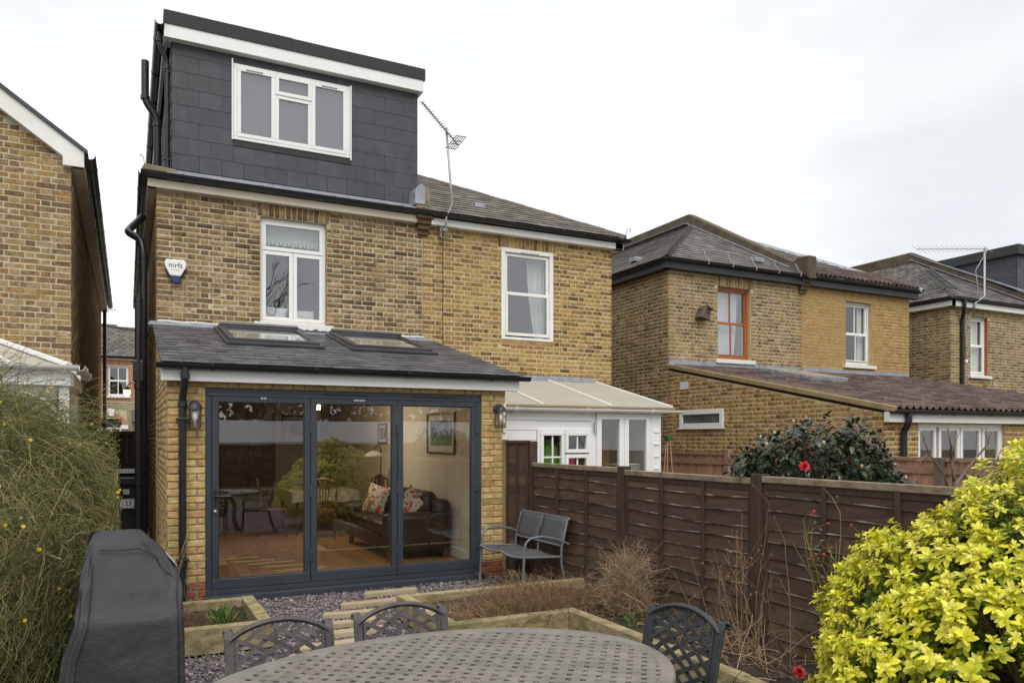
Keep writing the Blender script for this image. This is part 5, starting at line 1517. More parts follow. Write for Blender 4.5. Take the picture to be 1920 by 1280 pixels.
# ------------------------------------------------------------------ fences
XFn = 4.35
fn = thing('garden_fence', 'dark brown overlap panel fence with pale weathered top rail', 'fence', (XFn, 5, 0))
def panel(y0, y1, zt, zb=.0, n=11, sag=.02, parent=fn):
    F = Fr((XFn, 0, 0), (0, -1, 0), (0, 0, 1)); a0, a1 = -y1, -y0
    m = MB(); m.ring(F, a0, a1, zb, zt - .05, .045, -.01, .022); p = m.build('panel', M['fenceP'], parent)
    m = MB(); m.fbox(F, a0 - .005, a1 + .005, zt - .05, zt, -.03, .035); c = m.build('top_rail', M['fencecap'], p, bevel=.006)
    h = (zt - .07 - zb) / n
    for i in range(n):
        z0 = zb + .02 + i * h; m = MB(); N = 14; vs = []
        ph = rng.uniform(0, 6); am = rng.uniform(.3, 1) * sag; tl = rng.uniform(-.008, .008)
        for k in range(N + 1):
            a = a0 + .02 + (a1 - a0 - .04) * k / N; wv = am * math.sin(k / N * 4.4 + ph) + .25 * am * math.sin(k / N * 11 + 2 * ph) + tl * (k / N - .5)
            e_ = .009 + .005 * math.sin(k * 1.9 + ph)
            vs += [F.P(a, z0 + wv, .012), F.P(a, z0 + wv + .001, .018), F.P(a, z0 + wv + e_, .021), F.P(a, z0 + h + .018, .004), F.P(a, z0 + h + .018, -.002)]
        fs = []
        for k in range(N):
            for j in range(5): fs.append((k * 5 + j, (k + 1) * 5 + j, (k + 1) * 5 + (j + 1) % 5, k * 5 + (j + 1) % 5))
        m.add(vs, fs); so = m.build('slat', M['fence'], p)
        so.data.materials.append(M['fenceedge'])     # raw waney edge where the stain has worn off
        for k in range(N): so.data.polygons[k * 5 + 1].material_index = 1
    w = a1 - a0
    for t in (1 / 3, 2 / 3):
        m = MB(); m.fbox(F, a0 + w * t - .018, a0 + w * t + .018, zb + .01, zt - .052, .018, .042); m.build('batten', M['fenceP'], p, bevel=.003)
    return p
posts = [8.10, 6.19, 4.39, 2.56, .73]
tops = [1.345, 1.325, 1.345, 1.36]
for i in range(4): panel(posts[i + 1] + .055, posts[i] - .055, tops[i], .02)
for i, y in enumerate(posts):
    m = MB(); m.box(XFn - .05, XFn + .05, y - .05, y + .05, -.1, (1.36 if i else 1.60)); m.build('post', M['fenceP'], fn, bevel=.005)
# short tall infill panel beside the brick pier
sp = thing('fence_panel', 'narrow tall dark fence panel filling the gap beside the brick pier', 'fence panel', (4.3, 8.4, 0))
Fp = Fr((4.158, 8.474, 0), (.40, -.916, 0), (0, 0, 1))
m = MB(); m.fbox(Fp, -.0, .05, -.05, 1.62, -.03, .03); m.build('raw_post', M['fenceG'], sp, bevel=.004)
for i in range(12):
    m = MB(); z = .02 + i * .13; m.prism(Fp, [(.055, z + .003 * (i % 3)), (.41, z - .004 * (i % 2)), (.41, z + .14), (.055, z + .14)], -.008 + .0006 * i, .006 + .0006 * i); m.build('slat', M['fence'], sp, bevel=.003)
for a in (.055, .215, .375):
    m = MB(); m.fbox(Fp, a, a + .025, .0, 1.58, .014, .035); m.build('batten', M['fenceP'], sp)
m = MB(); m.fbox(Fp, .05, .41, 1.575, 1.605, -.012, .04); m.build('top_rail', M['fenceP'], sp)

rf_ = thing('boarded_fence', 'reddish vertical board fence in front of the lean-to wall', 'fence', (8.8, 8, 0))
bdm = None; y = 11.9; k = 0
while y > 3.0:
    if bdm is None:
        m = MB(); m.box(-.008, .010, -.066, .066, 0, 1.36); bdm = m.build('board', M['redfence'], rf_); o = bdm
    else: o = bdm.copy(); col.objects.link(o)
    o.location = (8.8 + (.012 if k % 2 else 0), y, .0 + rng.uniform(-.006, .006)); o.matrix_parent_inverse = wmat(rf_).inverted()
    y -= .118; k += 1
m = MB(); m.box(8.765, 8.84, 3.0, 11.95, 1.36, 1.40); m.build('cap_rail', M['redfenceP'], rf_)
m = MB(); m.box(8.77, 8.79, 3.0, 11.95, 1.20, 1.28); m.build('rail', M['redfenceP'], rf_)
for i, yy in enumerate((11.9, 9.55, 7.72, 5.90, 4.1)):
    m = MB(); m.box(8.72, 8.80, yy - .05, yy + .05, -.1, 1.46 if i != 3 else 1.40); m.build('post', M['birdbox'] if i in (2, 3) else M['redfenceP'], rf_, bevel=.006)

# bamboo wigwam
bw = thing('bamboo_wigwam', 'slim wigwam of bamboo canes with green top beside the white conservatory', 'plant support', (8.3, 10.4, 0))
for i in range(5):
    a = i * 2 * math.pi / 5; m = MB(); m.tube([(8.3 + .16 * math.cos(a), 10.5 + .16 * math.sin(a), 0), (8.3 + .03 * math.cos(a), 10.5 + .03 * math.sin(a), 1.66)], .008, 6); m.build('cane', M['bamboo'], bw)
m = MB(); m.box(8.25, 8.35, 10.45, 10.55, 1.60, 1.69); m.build('top', M['grass'], bw, bevel=.01)
# ------------------------------------------------------------------ raised beds, path planks, slate
def sleeper(parent, x0, x1, y0, y1, z0=-.06, z1=.15):
    m = MB(); m.box(x0, x1, y0, y1, z0, z1); return m.build('sleeper', M['oaks'], parent, bevel=.008)
def soil_patch(parent, x0, x1, y0, y1, z, nx=40, ny=40):
    vs = []; m = MB()
    for j in range(ny + 1):
        for i in range(nx + 1):
            x = x0 + (x1 - x0) * i / nx; y = y0 + (y1 - y0) * j / ny
            vs.append((x, y, z + .025 * math.sin(x * 5 + y * 3) * math.cos(y * 6 - x * 2) + rng.uniform(-.014, .014)))
    m.add(vs, [(j * (nx + 1) + i, j * (nx + 1) + i + 1, (j + 1) * (nx + 1) + i + 1, (j + 1) * (nx + 1) + i) for j in range(ny) for i in range(nx)])
    return m.build('soil', M['soil'], parent)
b1 = thing('raised_bed', 'small timber raised bed beside the covered barbecue', 'raised bed', (.5, 7, -.06))
sleeper(b1, .95, 1.06, 6.50, 7.56); sleeper(b1, -.35, 1.06, 6.40, 6.50); sleeper(b1, -.35, .95, 7.46, 7.56, z1=.145)
soil_patch(b1, -.35, .95, 6.5, 7.46, .06)
b2 = thing('raised_bed', 'large l-shaped timber raised bed along the dark fence', 'raised bed', (3.3, 6, -.06))
sleeper(b2, 2.27, 4.32, 6.85, 6.95); sleeper(b2, 2.27, 2.38, 5.75, 6.85, z1=.152); sleeper(b2, 2.27, 3.39, 5.64, 5.75, z1=.148)
sleeper(b2, 3.39, 3.50, 3.6, 5.75, z1=.151); sleeper(b2, 3.38, 3.49, 1.2, 3.595, z1=.149)
soil_patch(b2, 2.38, 4.30, 5.75, 6.85, .07); soil_patch(b2, 3.50, 4.30, 1.2, 5.75, .07, 30, 90)

for i, (x, y, L, rz) in enumerate(((2.56, 8.02, .60, -.02), (2.20, 7.60, .62, .02), (1.96, 7.20, .66, -.06), (1.86, 6.85, .62, .03), (1.72, 6.52, .62, -.02), (1.52, 6.20, .62, .05), (1.32, 5.92, .62, -.03), (1.12, 5.62, .6, .04))):
    m = MB(); n = 6
    m.prism(Fr((0, 0, 0), (1, 0, 0), (0, 1, 0)), [(-L / 2, -.055), (L / 2 - .02, -.06), (L / 2, .055), (-L / 2 + .035, .06)], -.05, .0)
    o = m.build('path_plank', M['plank'], None, bevel=.006)
    o.location = (x, y, -.022 + rng.uniform(-.006, .006)); o.rotation_euler = (rng.uniform(-.02, .02), rng.uniform(-.015, .015), rz)
    nth = ['farthest, nearest the glass doors', 'second from the glass doors', 'third from the glass doors', 'fourth from the glass doors', 'fourth from the table', 'third from the table', 'second from the table', 'nearest the table'][i]
    tag(o, 'short timber path plank set in slate, ' + nth, 'plank', 'timber planks set in the slate path')

# slate chips
r = nrg
tv = []
for k in range(14):
    rr = random.Random(k + 60); n = rr.choice((5, 6)); h = rr.uniform(.004, .010); L = rr.uniform(.014, .030); W = L * rr.uniform(.45, .8)
    pts = [(L * math.cos(2 * math.pi * i / n) * rr.uniform(.75, 1.1), W * math.sin(2 * math.pi * i / n) * rr.uniform(.75, 1.1)) for i in range(n)]
    V = [(x, y, -h) for x, y in pts] + [(x * .92, y * .92, h) for x, y in pts]
    F = []
    for i in range(n): F.append((i, (i + 1) % n, n + (i + 1) % n, n + i))
    for i in range(1, n - 1): F.append((n, n + i, n + i + 1))
    tv.append((np.array(V), [list(f) + ([f[-1]] if len(f) == 3 else []) for f in F]))
def chips(N, region, zf):
    Vs = []; Fs = []; Ts = []; base = 0
    for _ in range(N):
        x, y = region()
        if x is None: continue
        V, F = tv[rng.randrange(len(tv))]
        a, b, c = rng.uniform(0, 6.28), rng.gauss(0, .28), rng.gauss(0, .28)
        ca, sa = math.cos(a), math.sin(a); s = rng.uniform(.45, .9)
        Rm = np.array([[ca, -sa, 0], [sa, ca, 0], [0, 0, 1]]) @ np.array([[1, 0, 0], [0, math.cos(b), -math.sin(b)], [0, math.sin(b), math.cos(b)]]) @ np.array([[math.cos(c), 0, math.sin(c)], [0, 1, 0], [-math.sin(c), 0, math.cos(c)]])
        Vs.append((V * s) @ Rm.T + np.array([x, y, zf + rng.uniform(-.010, .008)]))
        Fs.append(np.array(F) + base); base += len(V); t = rng.random(); Ts.append(np.full(len(F), t * t * .0 + t))
    Vs = np.concatenate(Vs); Fs = np.concatenate(Fs); Ts = np.concatenate(Ts); tri = Fs[:, 2] == Fs[:, 3]
    return fast_mesh('slate_chips', Vs, np.concatenate([Fs[~tri][:, [0, 1, 2]], Fs[~tri][:, [0, 2, 3]], Fs[tri][:, :3]]), np.concatenate([Ts[~tri], Ts[~tri], Ts[tri]]))
def reg():
    y = 8.58 - rng.random() ** .9 * 6.4; x = rng.uniform(-.9, 4.28)
    if y < 6.95 and x > 3.38: return None, None
    if 5.64 < y < 6.95 and x > 2.27: return None, None
    if 6.4 < y < 7.56 and x < 1.06: return None, None
    if x < .0 and y > 7.6: return None, None
    if y > 8.40 and .66 < x < 3.9: return None, None
    return x, y
o = mesh_obj('slate_chips', chips(52000, reg, -.066), M['chip'])
tag(o, 'plum grey slate chippings covering the garden path', 'slate chippings', kind='stuff')

# ------------------------------------------------------------------ bench
be = thing('metal_bench', 'grey metal two-seat bench with mesh back beside the dark fence', 'bench', (4.0, 7.65, -.06))
def bench():
    y0, y1 = 7.12, 8.20; ym = (y0 + y1) / 2; xf, xb = 3.72, 4.20
    zs_, za, zt = .37, .575, .765
    for y in (y0, y1):
        m = MB(); P_ = [(xf - .02, y, -.07), (xf, y, .2), (xf + .015, y, za - .10), (xf + .035, y, za - .04), (xf + .09, y, za), (xf + .22, y, za + .012), (xf + .40, y, za - .025), (xb + .08, y, za - .09)]
        m.tube(P_, .0135, 8); smooth_angle(m.build('arm', M['benchm'], be, ), 60)
        m = MB(); m.tube([(xb + .06, y, -.07), (xb - .02, y, .3), (xb - .015, y, .45), (xb + .06, y, zt - .02), (xb + .085, y, zt)], .014, 8); smooth_angle(m.build('leg', M['benchm'], be), 60)
    m = MB(); m.tube([(xb - .02, ym, .33), (xb - .0, ym, .45), (xb + .055, ym, zt - .01)], .012, 8); m.tube([(xb + .075, y0, zt), (xb + .07, ym - .03, zt), (xb + .06, ym, zt - .008), (xb + .07, ym + .03, zt), (xb + .075, y1, zt)], .013, 8); m.tube([(xb - .01, y0, .47), (xb - .01, y1, .47)], .014, 8)
    smooth_angle(m.build('back_frame', M['benchm'], be), 60)
    for (a, b) in ((y0 + .012, ym - .012), (ym + .012, y1 - .012)):
        m = MB(); n = 6
        vs = []
        for j in range(7):
            t = j / 6; z = .47 + (zt - .475) * t; x = xb - .01 + .075 * t ** 1.3
            for i in range(n + 1): vs.append((x, a + (b - a) * i / n, z))
        m.add(vs, [(j * (n + 1) + i, j * (n + 1) + i + 1, (j + 1) * (n + 1) + i + 1, (j + 1) * (n + 1) + i) for j in range(6) for i in range(n)])
        o = m.build('back_mesh', M['mesh'], be, smooth=True); o.modifiers.new('s', 'SOLIDIFY').thickness = .004
    m = MB(); nx, ny = 10, 24; vs = []
    for i in range(nx + 1):
        t = i / nx; x = xf - .005 + (xb - xf - .02) * t
        for j in range(ny + 1):
            u = j / ny; dip = .028 * (math.sin(2 * math.pi * u - math.pi / 2) * .5 + .5) if True else 0
            vs.append((x, y0 + .005 + (y1 - y0 - .01) * u, zs_ - .02 * math.sin(math.pi * t) - .02 * t - .022 * math.sin(math.pi * 2 * abs(u - .5)) + .01))
    m.add(vs, [(i * (ny + 1) + j, i * (ny + 1) + j + 1, (i + 1) * (ny + 1) + j + 1, (i + 1) * (ny + 1) + j) for i in range(nx) for j in range(ny)])
    o = m.build('seat', M['mesh'], be, smooth=True); o.modifiers.new('s', 'SOLIDIFY').thickness = .006
    m = MB()
    for x, dz in ((xf - .005, 0), (xb - .02, -.02)):
        m.tube([(x, y0 + (y1 - y0) * u / 12, zs_ + .005 + dz - .022 * math.sin(math.pi * 2 * abs(u / 12 - .5))) for u in range(13)], .014, 8)
    for y in (y0, y1): m.tube([(xf, y, zs_ + .005), (xb - .02, y, zs_ - .015)], .013, 8)
    smooth_angle(m.build('seat_frame', M['benchm'], be), 60)
bench()

# ------------------------------------------------------------------ dining table
TC, TA, TB, TR, TZ = (1.09, 2.74), 1.01, .725, R(8), .70
tt = thing('garden_table', 'oval cast metal garden table with woven lattice top', 'table', (TC[0], TC[1], -.07), TR)
Mt = Matrix.Translation((TC[0], TC[1], 0)) @ Matrix.Rotation(TR, 4, 'Z')
Ft = Fr((TC[0], TC[1], TZ), (math.cos(TR), math.sin(TR), 0), (-math.sin(TR), math.cos(TR), 0))
def oval(a, b, n=96): return [(a * math.cos(2 * math.pi * i / n), b * math.sin(2 * math.pi * i / n)) for i in range(n)]
N = 96; m = MB()
o1, o2 = oval(TA, TB), oval(TA - .065, TB - .065)
sec = [(0, -.045), (.0, -.008), (.006, 0.0), (.058, .0), (.065, -.006), (.065, -.03)]
vs = []
for i in range(N):
    for (t, z) in sec:
        k = t / .065; vs.append(Ft.P(o1[i][0] * (1 - k) + o2[i][0] * k, o1[i][1] * (1 - k) + o2[i][1] * k, z))
q = len(sec)
m.add(vs, [(i * q + j, i * q + (j + 1) % q, ((i + 1) % N) * q + (j + 1) % q, ((i + 1) % N) * q + j) for i in range(N) for j in range(q)])
smooth_angle(m.build('rim', M['castT'], tt), 35)
ai, bi = TA - .05, TB - .05
pit, wd = .058, .0345
def chord(d, off):
    # line along unit d at perpendicular offset off, clipped to the inner oval
    nx, ny = -d[1], d[0]; px_, py_ = nx * off, ny * off
    A_ = (d[0] / ai) ** 2 + (d[1] / bi) ** 2; B_ = 2 * (px_ * d[0] / ai ** 2 + py_ * d[1] / bi ** 2); C_ = (px_ / ai) ** 2 + (py_ / bi) ** 2 - 1
    D_ = B_ * B_ - 4 * A_ * C_
    if D_ <= 0: return None
    s = math.sqrt(D_); return ((-B_ - s) / (2 * A_), (-B_ + s) / (2 * A_), px_, py_)
for fam, aa in ((0, -45), (1, 45)):
    d = (math.cos(R(aa)), math.sin(R(aa)))
    for k in range(-20, 21):
        c = chord(d, (k + .5) * pit)
        if not c: continue
        t0, t1, px_, py_ = c
        if t1 - t0 < .05: continue
        n = max(2, int((t1 - t0) / (pit / 4))); pts = []
        for i in range(n + 1):
            t = t0 + (t1 - t0) * i / n
            ph = t / pit * math.pi + k * math.pi
            x, y = px_ + d[0] * t, py_ + d[1] * t
            if math.hypot(x, y) < .034: pts.append(None); continue
            pts.append(Ft.P(x, y, -.006 + .0009 * math.sin(ph)))
        m = MB(); run = []
        for p in pts + [None]:
            if p is None:
                if len(run) > 1: m.bar(run, wd, .004, (0, 0, 1))
                run = []
            else: run.append(p)
        m.build('lattice_slat', M['castT'], tt)
m = MB(); sec = [(.030, -.03), (.030, .001), (.036, .003), (.044, .001), (.044, -.03)]
vs = []
for i in range(28):
    a = 2 * math.pi * i / 28
    for rr_, z in sec: vs.append(Ft.P(rr_ * math.cos(a), rr_ * math.sin(a), z))
m.add(vs, [(i * 5 + j, i * 5 + (j + 1) % 5, ((i + 1) % 28) * 5 + (j + 1) % 5, ((i + 1) % 28) * 5 + j) for i in range(28) for j in range(5)]); m.build('parasol_ring', M['castT'], tt, smooth=True)
for sx_, sy_ in ((1, 1), (1, -1), (-1, 1), (-1, -1)):
    m = MB(); P_ = [Ft.P(sx_ * .50, sy_ * .25, -.03), Ft.P(sx_ * .60, sy_ * .32, -.25), Ft.P(sx_ * .58, sy_ * .30, -.5), Ft.P(sx_ * .68, sy_ * .38, -.76)]
    m.tube(P_, .024, 8); smooth_angle(m.build('leg', M['castT'], tt), 60)
m = MB(); m.bar([Ft.P(-.5, .25, -.035), Ft.P(.5, .25, -.035)], .04, .03); m.bar([Ft.P(-.5, -.25, -.035), Ft.P(.5, -.25, -.035)], .04, .03); m.build('apron', M['castT'], tt)

# ------------------------------------------------------------------ chairs (local: +y is the back, seat toward -y)
def chair(matk, label, loc, rz, hs=1.0):
    c = thing('garden_chair', label, 'chair', (0, 0, 0), 0, 'cast metal chairs round the garden table')
    MK = M[matk]
    lean = lambda z: .20 + max(0, z - .42) * .22
    hw = .225
    for s in (-1, 1):
        m = MB(); P_ = [(s * hw, .02, .43), (s * hw, .14, .47), (s * hw, lean(.55), .55), (s * hw, lean(.70), .70), (s * hw, lean(.84), .84), (s * hw, lean(.862) + .008, .868), (s * hw, lean(.87) + .03, .872), (s * hw, lean(.87) + .045, .855), (s * hw, lean(.85) + .04, .838)]
        m.bar(P_, .042, .016, (s * 0 + .0, .9, .5)); m.build('post', MK, c, bevel=.004)
        m = MB(); m.bar([(s * hw, .19, .43), (s * hw * 1.02, .25, .2), (s * hw * 1.06, .33, .0)], .034, .024, (1, 0, 0)); m.build('leg', MK, c, bevel=.004)
        m = MB(); m.bar([(s * hw, -.22, .43), (s * hw * 1.04, -.24, .2), (s * hw * 1.06, -.27, .0)], .034, .024, (1, 0, 0)); m.build('leg', MK, c, bevel=.004)
        m = MB(); m.bar([(s * hw, lean(.64), .64), (s * (hw + .012), .12, .625), (s * (hw + .02), .0, .632), (s * (hw + .02), -.12, .645), (s * (hw + .02), -.20, .63), (s * (hw + .015), -.235, .56), (s * hw, -.21, .43)], .036, .014, (1, 0, 0)) if False else m.bar([(s * hw, lean(.60), .60), (s * (hw + .012), .14, .585), (s * (hw + .02), .0, .60), (s * (hw + .02), -.14, .63), (s * (hw + .02), -.215, .605), (s * (hw + .015), -.235, .53), (s * hw, -.21, .43)], .036, .014, (0, -.3, 1)); m.build('arm', MK, c, bevel=.004)
    arch = lambda x: .838 + .064 * (1 - (x / hw) ** 2) - .012 * (abs(x) / hw) ** 6
    m = MB(); m.sweep([(x, lean(arch(x)) + .004, arch(x)) for x in [-hw + hw * 2 * i / 24 for i in range(25)]], [(.014 * math.cos(t), .017 * math.sin(t)) for t in [2 * math.pi * i / 8 for i in range(8)]], True, (0, -1, .2)); smooth_angle(m.build('top_rail', MK, c), 50)
    m = MB(); m.bar([(-hw, lean(.50), .50), (hw, lean(.50), .50)], .034, .022, (0, -.2, 1)); m.build('lower_rail', MK, c, bevel=.004)
    m = MB()
    for s in (-1, 1): m.bar([(s * (hw - .03), lean(.50), .50), (s * (hw - .03), lean(.83), .83)], .012, .018, (0, -1, 0))
    m.build('inner_stile', MK, c)
    # diagonal lattice
    for fam in (-1, 1):
        for k in range(-7, 8):
            pts = []; n = 40
            for i in range(n + 1):
                x = -hw + .03 + (2 * hw - .06) * i / n
                z = .66 + k * .066 + fam * (x * .62) - .10 * (x * fam / hw) ** 2 * .25
                if .505 < z < arch(x) - .012:
                    off = .0055 * math.sin((x * .66 * 2 / .076 * math.pi / 1.0) * .5 * 1.0 * fam + k * math.pi + (0 if fam > 0 else math.pi))
                    pts.append((x, lean(z) + off, z))
            if len(pts) > 2:
                m = MB(); m.bar(pts, .021, .008, (0, -1, .2)); m.build('lattice_slat', MK, c)
    m = MB(); m.ring(Fr((0, -.01, .43), (1, 0, 0), (0, 1, 0)), -hw, hw, -.22, .21, .035, -.012, .012)
    for i in range(7): m.box(-hw + .05 + i * .058, -hw + .075 + i * .058, -.2, .18, .420, .430)
    for i in range(6): m.box(-hw + .03, hw - .03, -.18 + i * .062, -.155 + i * .062, .431, .438)
    m.build('seat', MK, c)
    c.location = loc; c.rotation_euler = (0, 0, rz); c.scale = (1, 1, hs)
    return c
chair('cast', 'bronze lattice back chair nearest the covered barbecue', (.635, 3.34, -.07), R(1), .955)
chair('cast', 'bronze lattice back chair in the middle of the far table side', (1.235, 3.40, -.07), R(0), .955)
chair('castD', 'dark grey lattice back chair at the right table end', (2.06, 2.83, -.07), R(-84))

# ------------------------------------------------------------------ covered barbecue
bq = thing('covered_barbecue', 'barbecue under a charcoal fabric cover', 'barbecue', (.0, 4.9, -.07))
def bbq():
    # stacked rounded sections: (z, x0, x1, y0, y1)
    secs = [(-.06, -.35, .29, 4.52, 5.25), (.25, -.335, .285, 4.535, 5.25), (.48, -.31, .282, 4.55, 5.25), (.56, -.28, .28, 4.552, 5.25), (.63, -.256, .279, 4.556, 5.24), (.665, -.25, .278, 4.565, 5.24),
            (.70, -.247, .276, 4.60, 5.23), (.80, -.240, .272, 4.655, 5.22), (.86, -.234, .262, 4.69, 5.20), (.92, -.226, .222, 4.725, 5.18), (1.00, -.210, .155, 4.775, 5.15), (1.05, -.195, .108, 4.80, 5.11), (1.085, -.180, .078, 4.84, 5.06), (1.105, -.165, .058, 4.88, 5.0)]
    n = 64; m = MB(); vs = []
    def zf(z):
        for i in range(len(secs) - 1):
            if secs[i][0] <= z <= secs[i + 1][0]:
                t = (z - secs[i][0]) / (secs[i + 1][0] - secs[i][0]); return [a * (1 - t) + b * t for a, b in zip(secs[i], secs[i + 1])]
        return secs[-1]
    zl_ = [-.06 + i * (1.105 + .06) / 60 for i in range(61)]
    for z in zl_:
        _, x0, x1, y0, y1 = zf(z)
        cx, cy, hx, hy = (x0 + x1) / 2, (y0 + y1) / 2, (x1 - x0) / 2, (y1 - y0) / 2
        for k in range(n):
            a = 2 * math.pi * k / n; ca, sa = math.cos(a), math.sin(a); e = .20
            ux = math.copysign(abs(ca) ** e, ca); uy = math.copysign(abs(sa) ** e, sa)
            fold = 0.0
            if z < .66: fold = .030 * (abs(math.sin(a * 4.5 + 1.0 * math.sin(z * 4))) - .6) * (1.05 - max(0, z) / .7) + .007 * math.sin(a * 17 + z * 3)
            else: fold = .011 * math.sin(a * 6 + z * 7) * math.sin(z * 11 + a * 2) + .005 * math.sin(a * 13 - z * 20)
            vs.append((cx + (hx + fold) * ux, cy + (hy + fold) * uy, z))
    R_ = len(zl_)
    m.add(vs, [(i * n + k, i * n + (k + 1) % n, (i + 1) * n + (k + 1) % n, (i + 1) * n + k) for i in range(R_ - 1) for k in range(n)] + [list(range((R_ - 1) * n, R_ * n))])
    o = m.build('cover', M['cover'], bq, smooth=True); s = o.modifiers.new('s', 'SUBSURF'); s.levels = 1; s.render_levels = 1
    # seams
    m = MB(); P_ = []
    for z in [.15 + .05 * i for i in range(17)]:
        _, x0, x1, y0, y1 = zf(z); P_.append((x0 + (x1 - x0) * .12, y0 - .006, z))
    m.tube(P_, .0035, 5)
    m.tube([(-.14, 4.758, 1.02), (-.05, 4.757, 1.01), (.06, 4.76, 1.015), (.14, 4.74, .97), (.17, 4.722, .90), (.22, 4.70, .86), (.262, 4.69, .80)], .0035, 5)
    m.build('seam', M['seam'], bq)
    Fq_ = Fr((.212, 4.85, .93), (.608, .0, -.795), (0, 1, 0))
    m = MB(); m.fbox(Fq_, -.05, .05, -.05, .05, .006, .012); m.build('logo_patch', M['seam'], bq)
    m = MB(); m.prism(Fq_, [(-.045, -.042), (.05, -.042), (.045, -.03), (-.035, -.03)], .012, .014); m.prism(Fq_, [(-.05, .03), (.038, .03), (.046, .042), (-.046, .042)], .012, .014); m.build('logo_line', M['white'], bq)
    m = MB(); m.prism(Fq_, [(-.035, -.018), (-.008, -.018), (.0, .018), (-.035, .018)], .012, .0135); m.prism(Fq_, [(.008, -.018), (.036, -.018), (.03, .018), (.012, .018)], .012, .0135); m.build('logo_mark', M['redp'], bq)
bbq()

# ------------------------------------------------------------------ hose
ho = thing('garden_hose', 'coiled dark green garden hose under the jasmine', 'hose', (-.62, 5.2, 0))
m = MB(); P_ = []
for i in range(170):
    t = i / 170 * 2 * math.pi * 5.3
    rr_ = .20 + .03 * math.sin(t * 1.7) + .01 * (i // 34)
    P_.append((-.60 + rr_ * 1.15 * math.cos(t), 5.15 + .10 * math.sin(t * .31) + .05 * math.cos(t * 2.1), .30 + rr_ * 1.0 * math.sin(t)))
P_ += [(-.4, 5.0, .12), (-.3, 4.9, .02), (-.2, 4.75, -.05), (.1, 4.5, -.055)]
m.tube(P_, .0105, 7); m.build('coil', M['hose'], ho, smooth=True)
m = MB(); m.lathe((-.60, 5.15, .30), [(.05, -.07), (.15, -.06), (.15, -.05), (.06, -.04), (.06, .05), (.15, .06), (.15, .07)], 18, Matrix.Rotation(R(90), 3, 'X')); m.box(-.66, -.54, 5.1, 5.2, -.08, .3); m.build('reel', M['bin'], ho)
# ------------------------------------------------------------------ plants
def leaf_variants(n, wid=.40, fold=.10, curl=.18, seed=1, tones=(0, 1), var=.2):
    r = random.Random(seed); out = []
    for k in range(n):
        w = wid * r.uniform(1 - var, 1 + var); cu = curl * r.uniform(.3, 1.7); fo = fold * r.uniform(.5, 1.5); tw = r.uniform(-.12, .12)
        st = [0, .28, .58, .86, 1.0]; ws = [0, .36 * w, .5 * w, .33 * w, 0]
        c = [(t, tw * t * t, -cu * t * t) for t in st]
        V = c + [(st[i], ws[i] + tw * st[i] ** 2, -cu * st[i] ** 2 + fo * ws[i] * 2) for i in (1, 2, 3)] + [(st[i], -ws[i] + tw * st[i] ** 2, -cu * st[i] ** 2 + fo * ws[i] * 2) for i in (1, 2, 3)]
        F = [(0, 1, 5), (1, 2, 6, 5), (2, 3, 7, 6), (3, 4, 7), (0, 8, 1), (8, 9, 2, 1), (9, 10, 3, 2), (10, 4, 3)]
        out.append((V, F, tones[0] + (tones[1] - tones[0]) * (k + .5) / n))
    return out

def lmat(p, d, up, s):
    d = Vector(d).normalized(); up = Vector(up)
    y = up.cross(d)
    if y.length < 1e-3: y = Vector((0, 1, 0)).cross(d)
    y.normalize(); z = d.cross(y)
    m = Matrix.Identity(4)
    for i in range(3):
        m[i][0] = d[i] * s; m[i][1] = y[i] * s; m[i][2] = z[i] * s; m[i][3] = p[i]
    return m

def rand_dir(r=rng):
    while True:
        v = Vector((r.uniform(-1, 1), r.uniform(-1, 1), r.uniform(-1, 1)))
        if .05 < v.length < 1: return v.normalized()

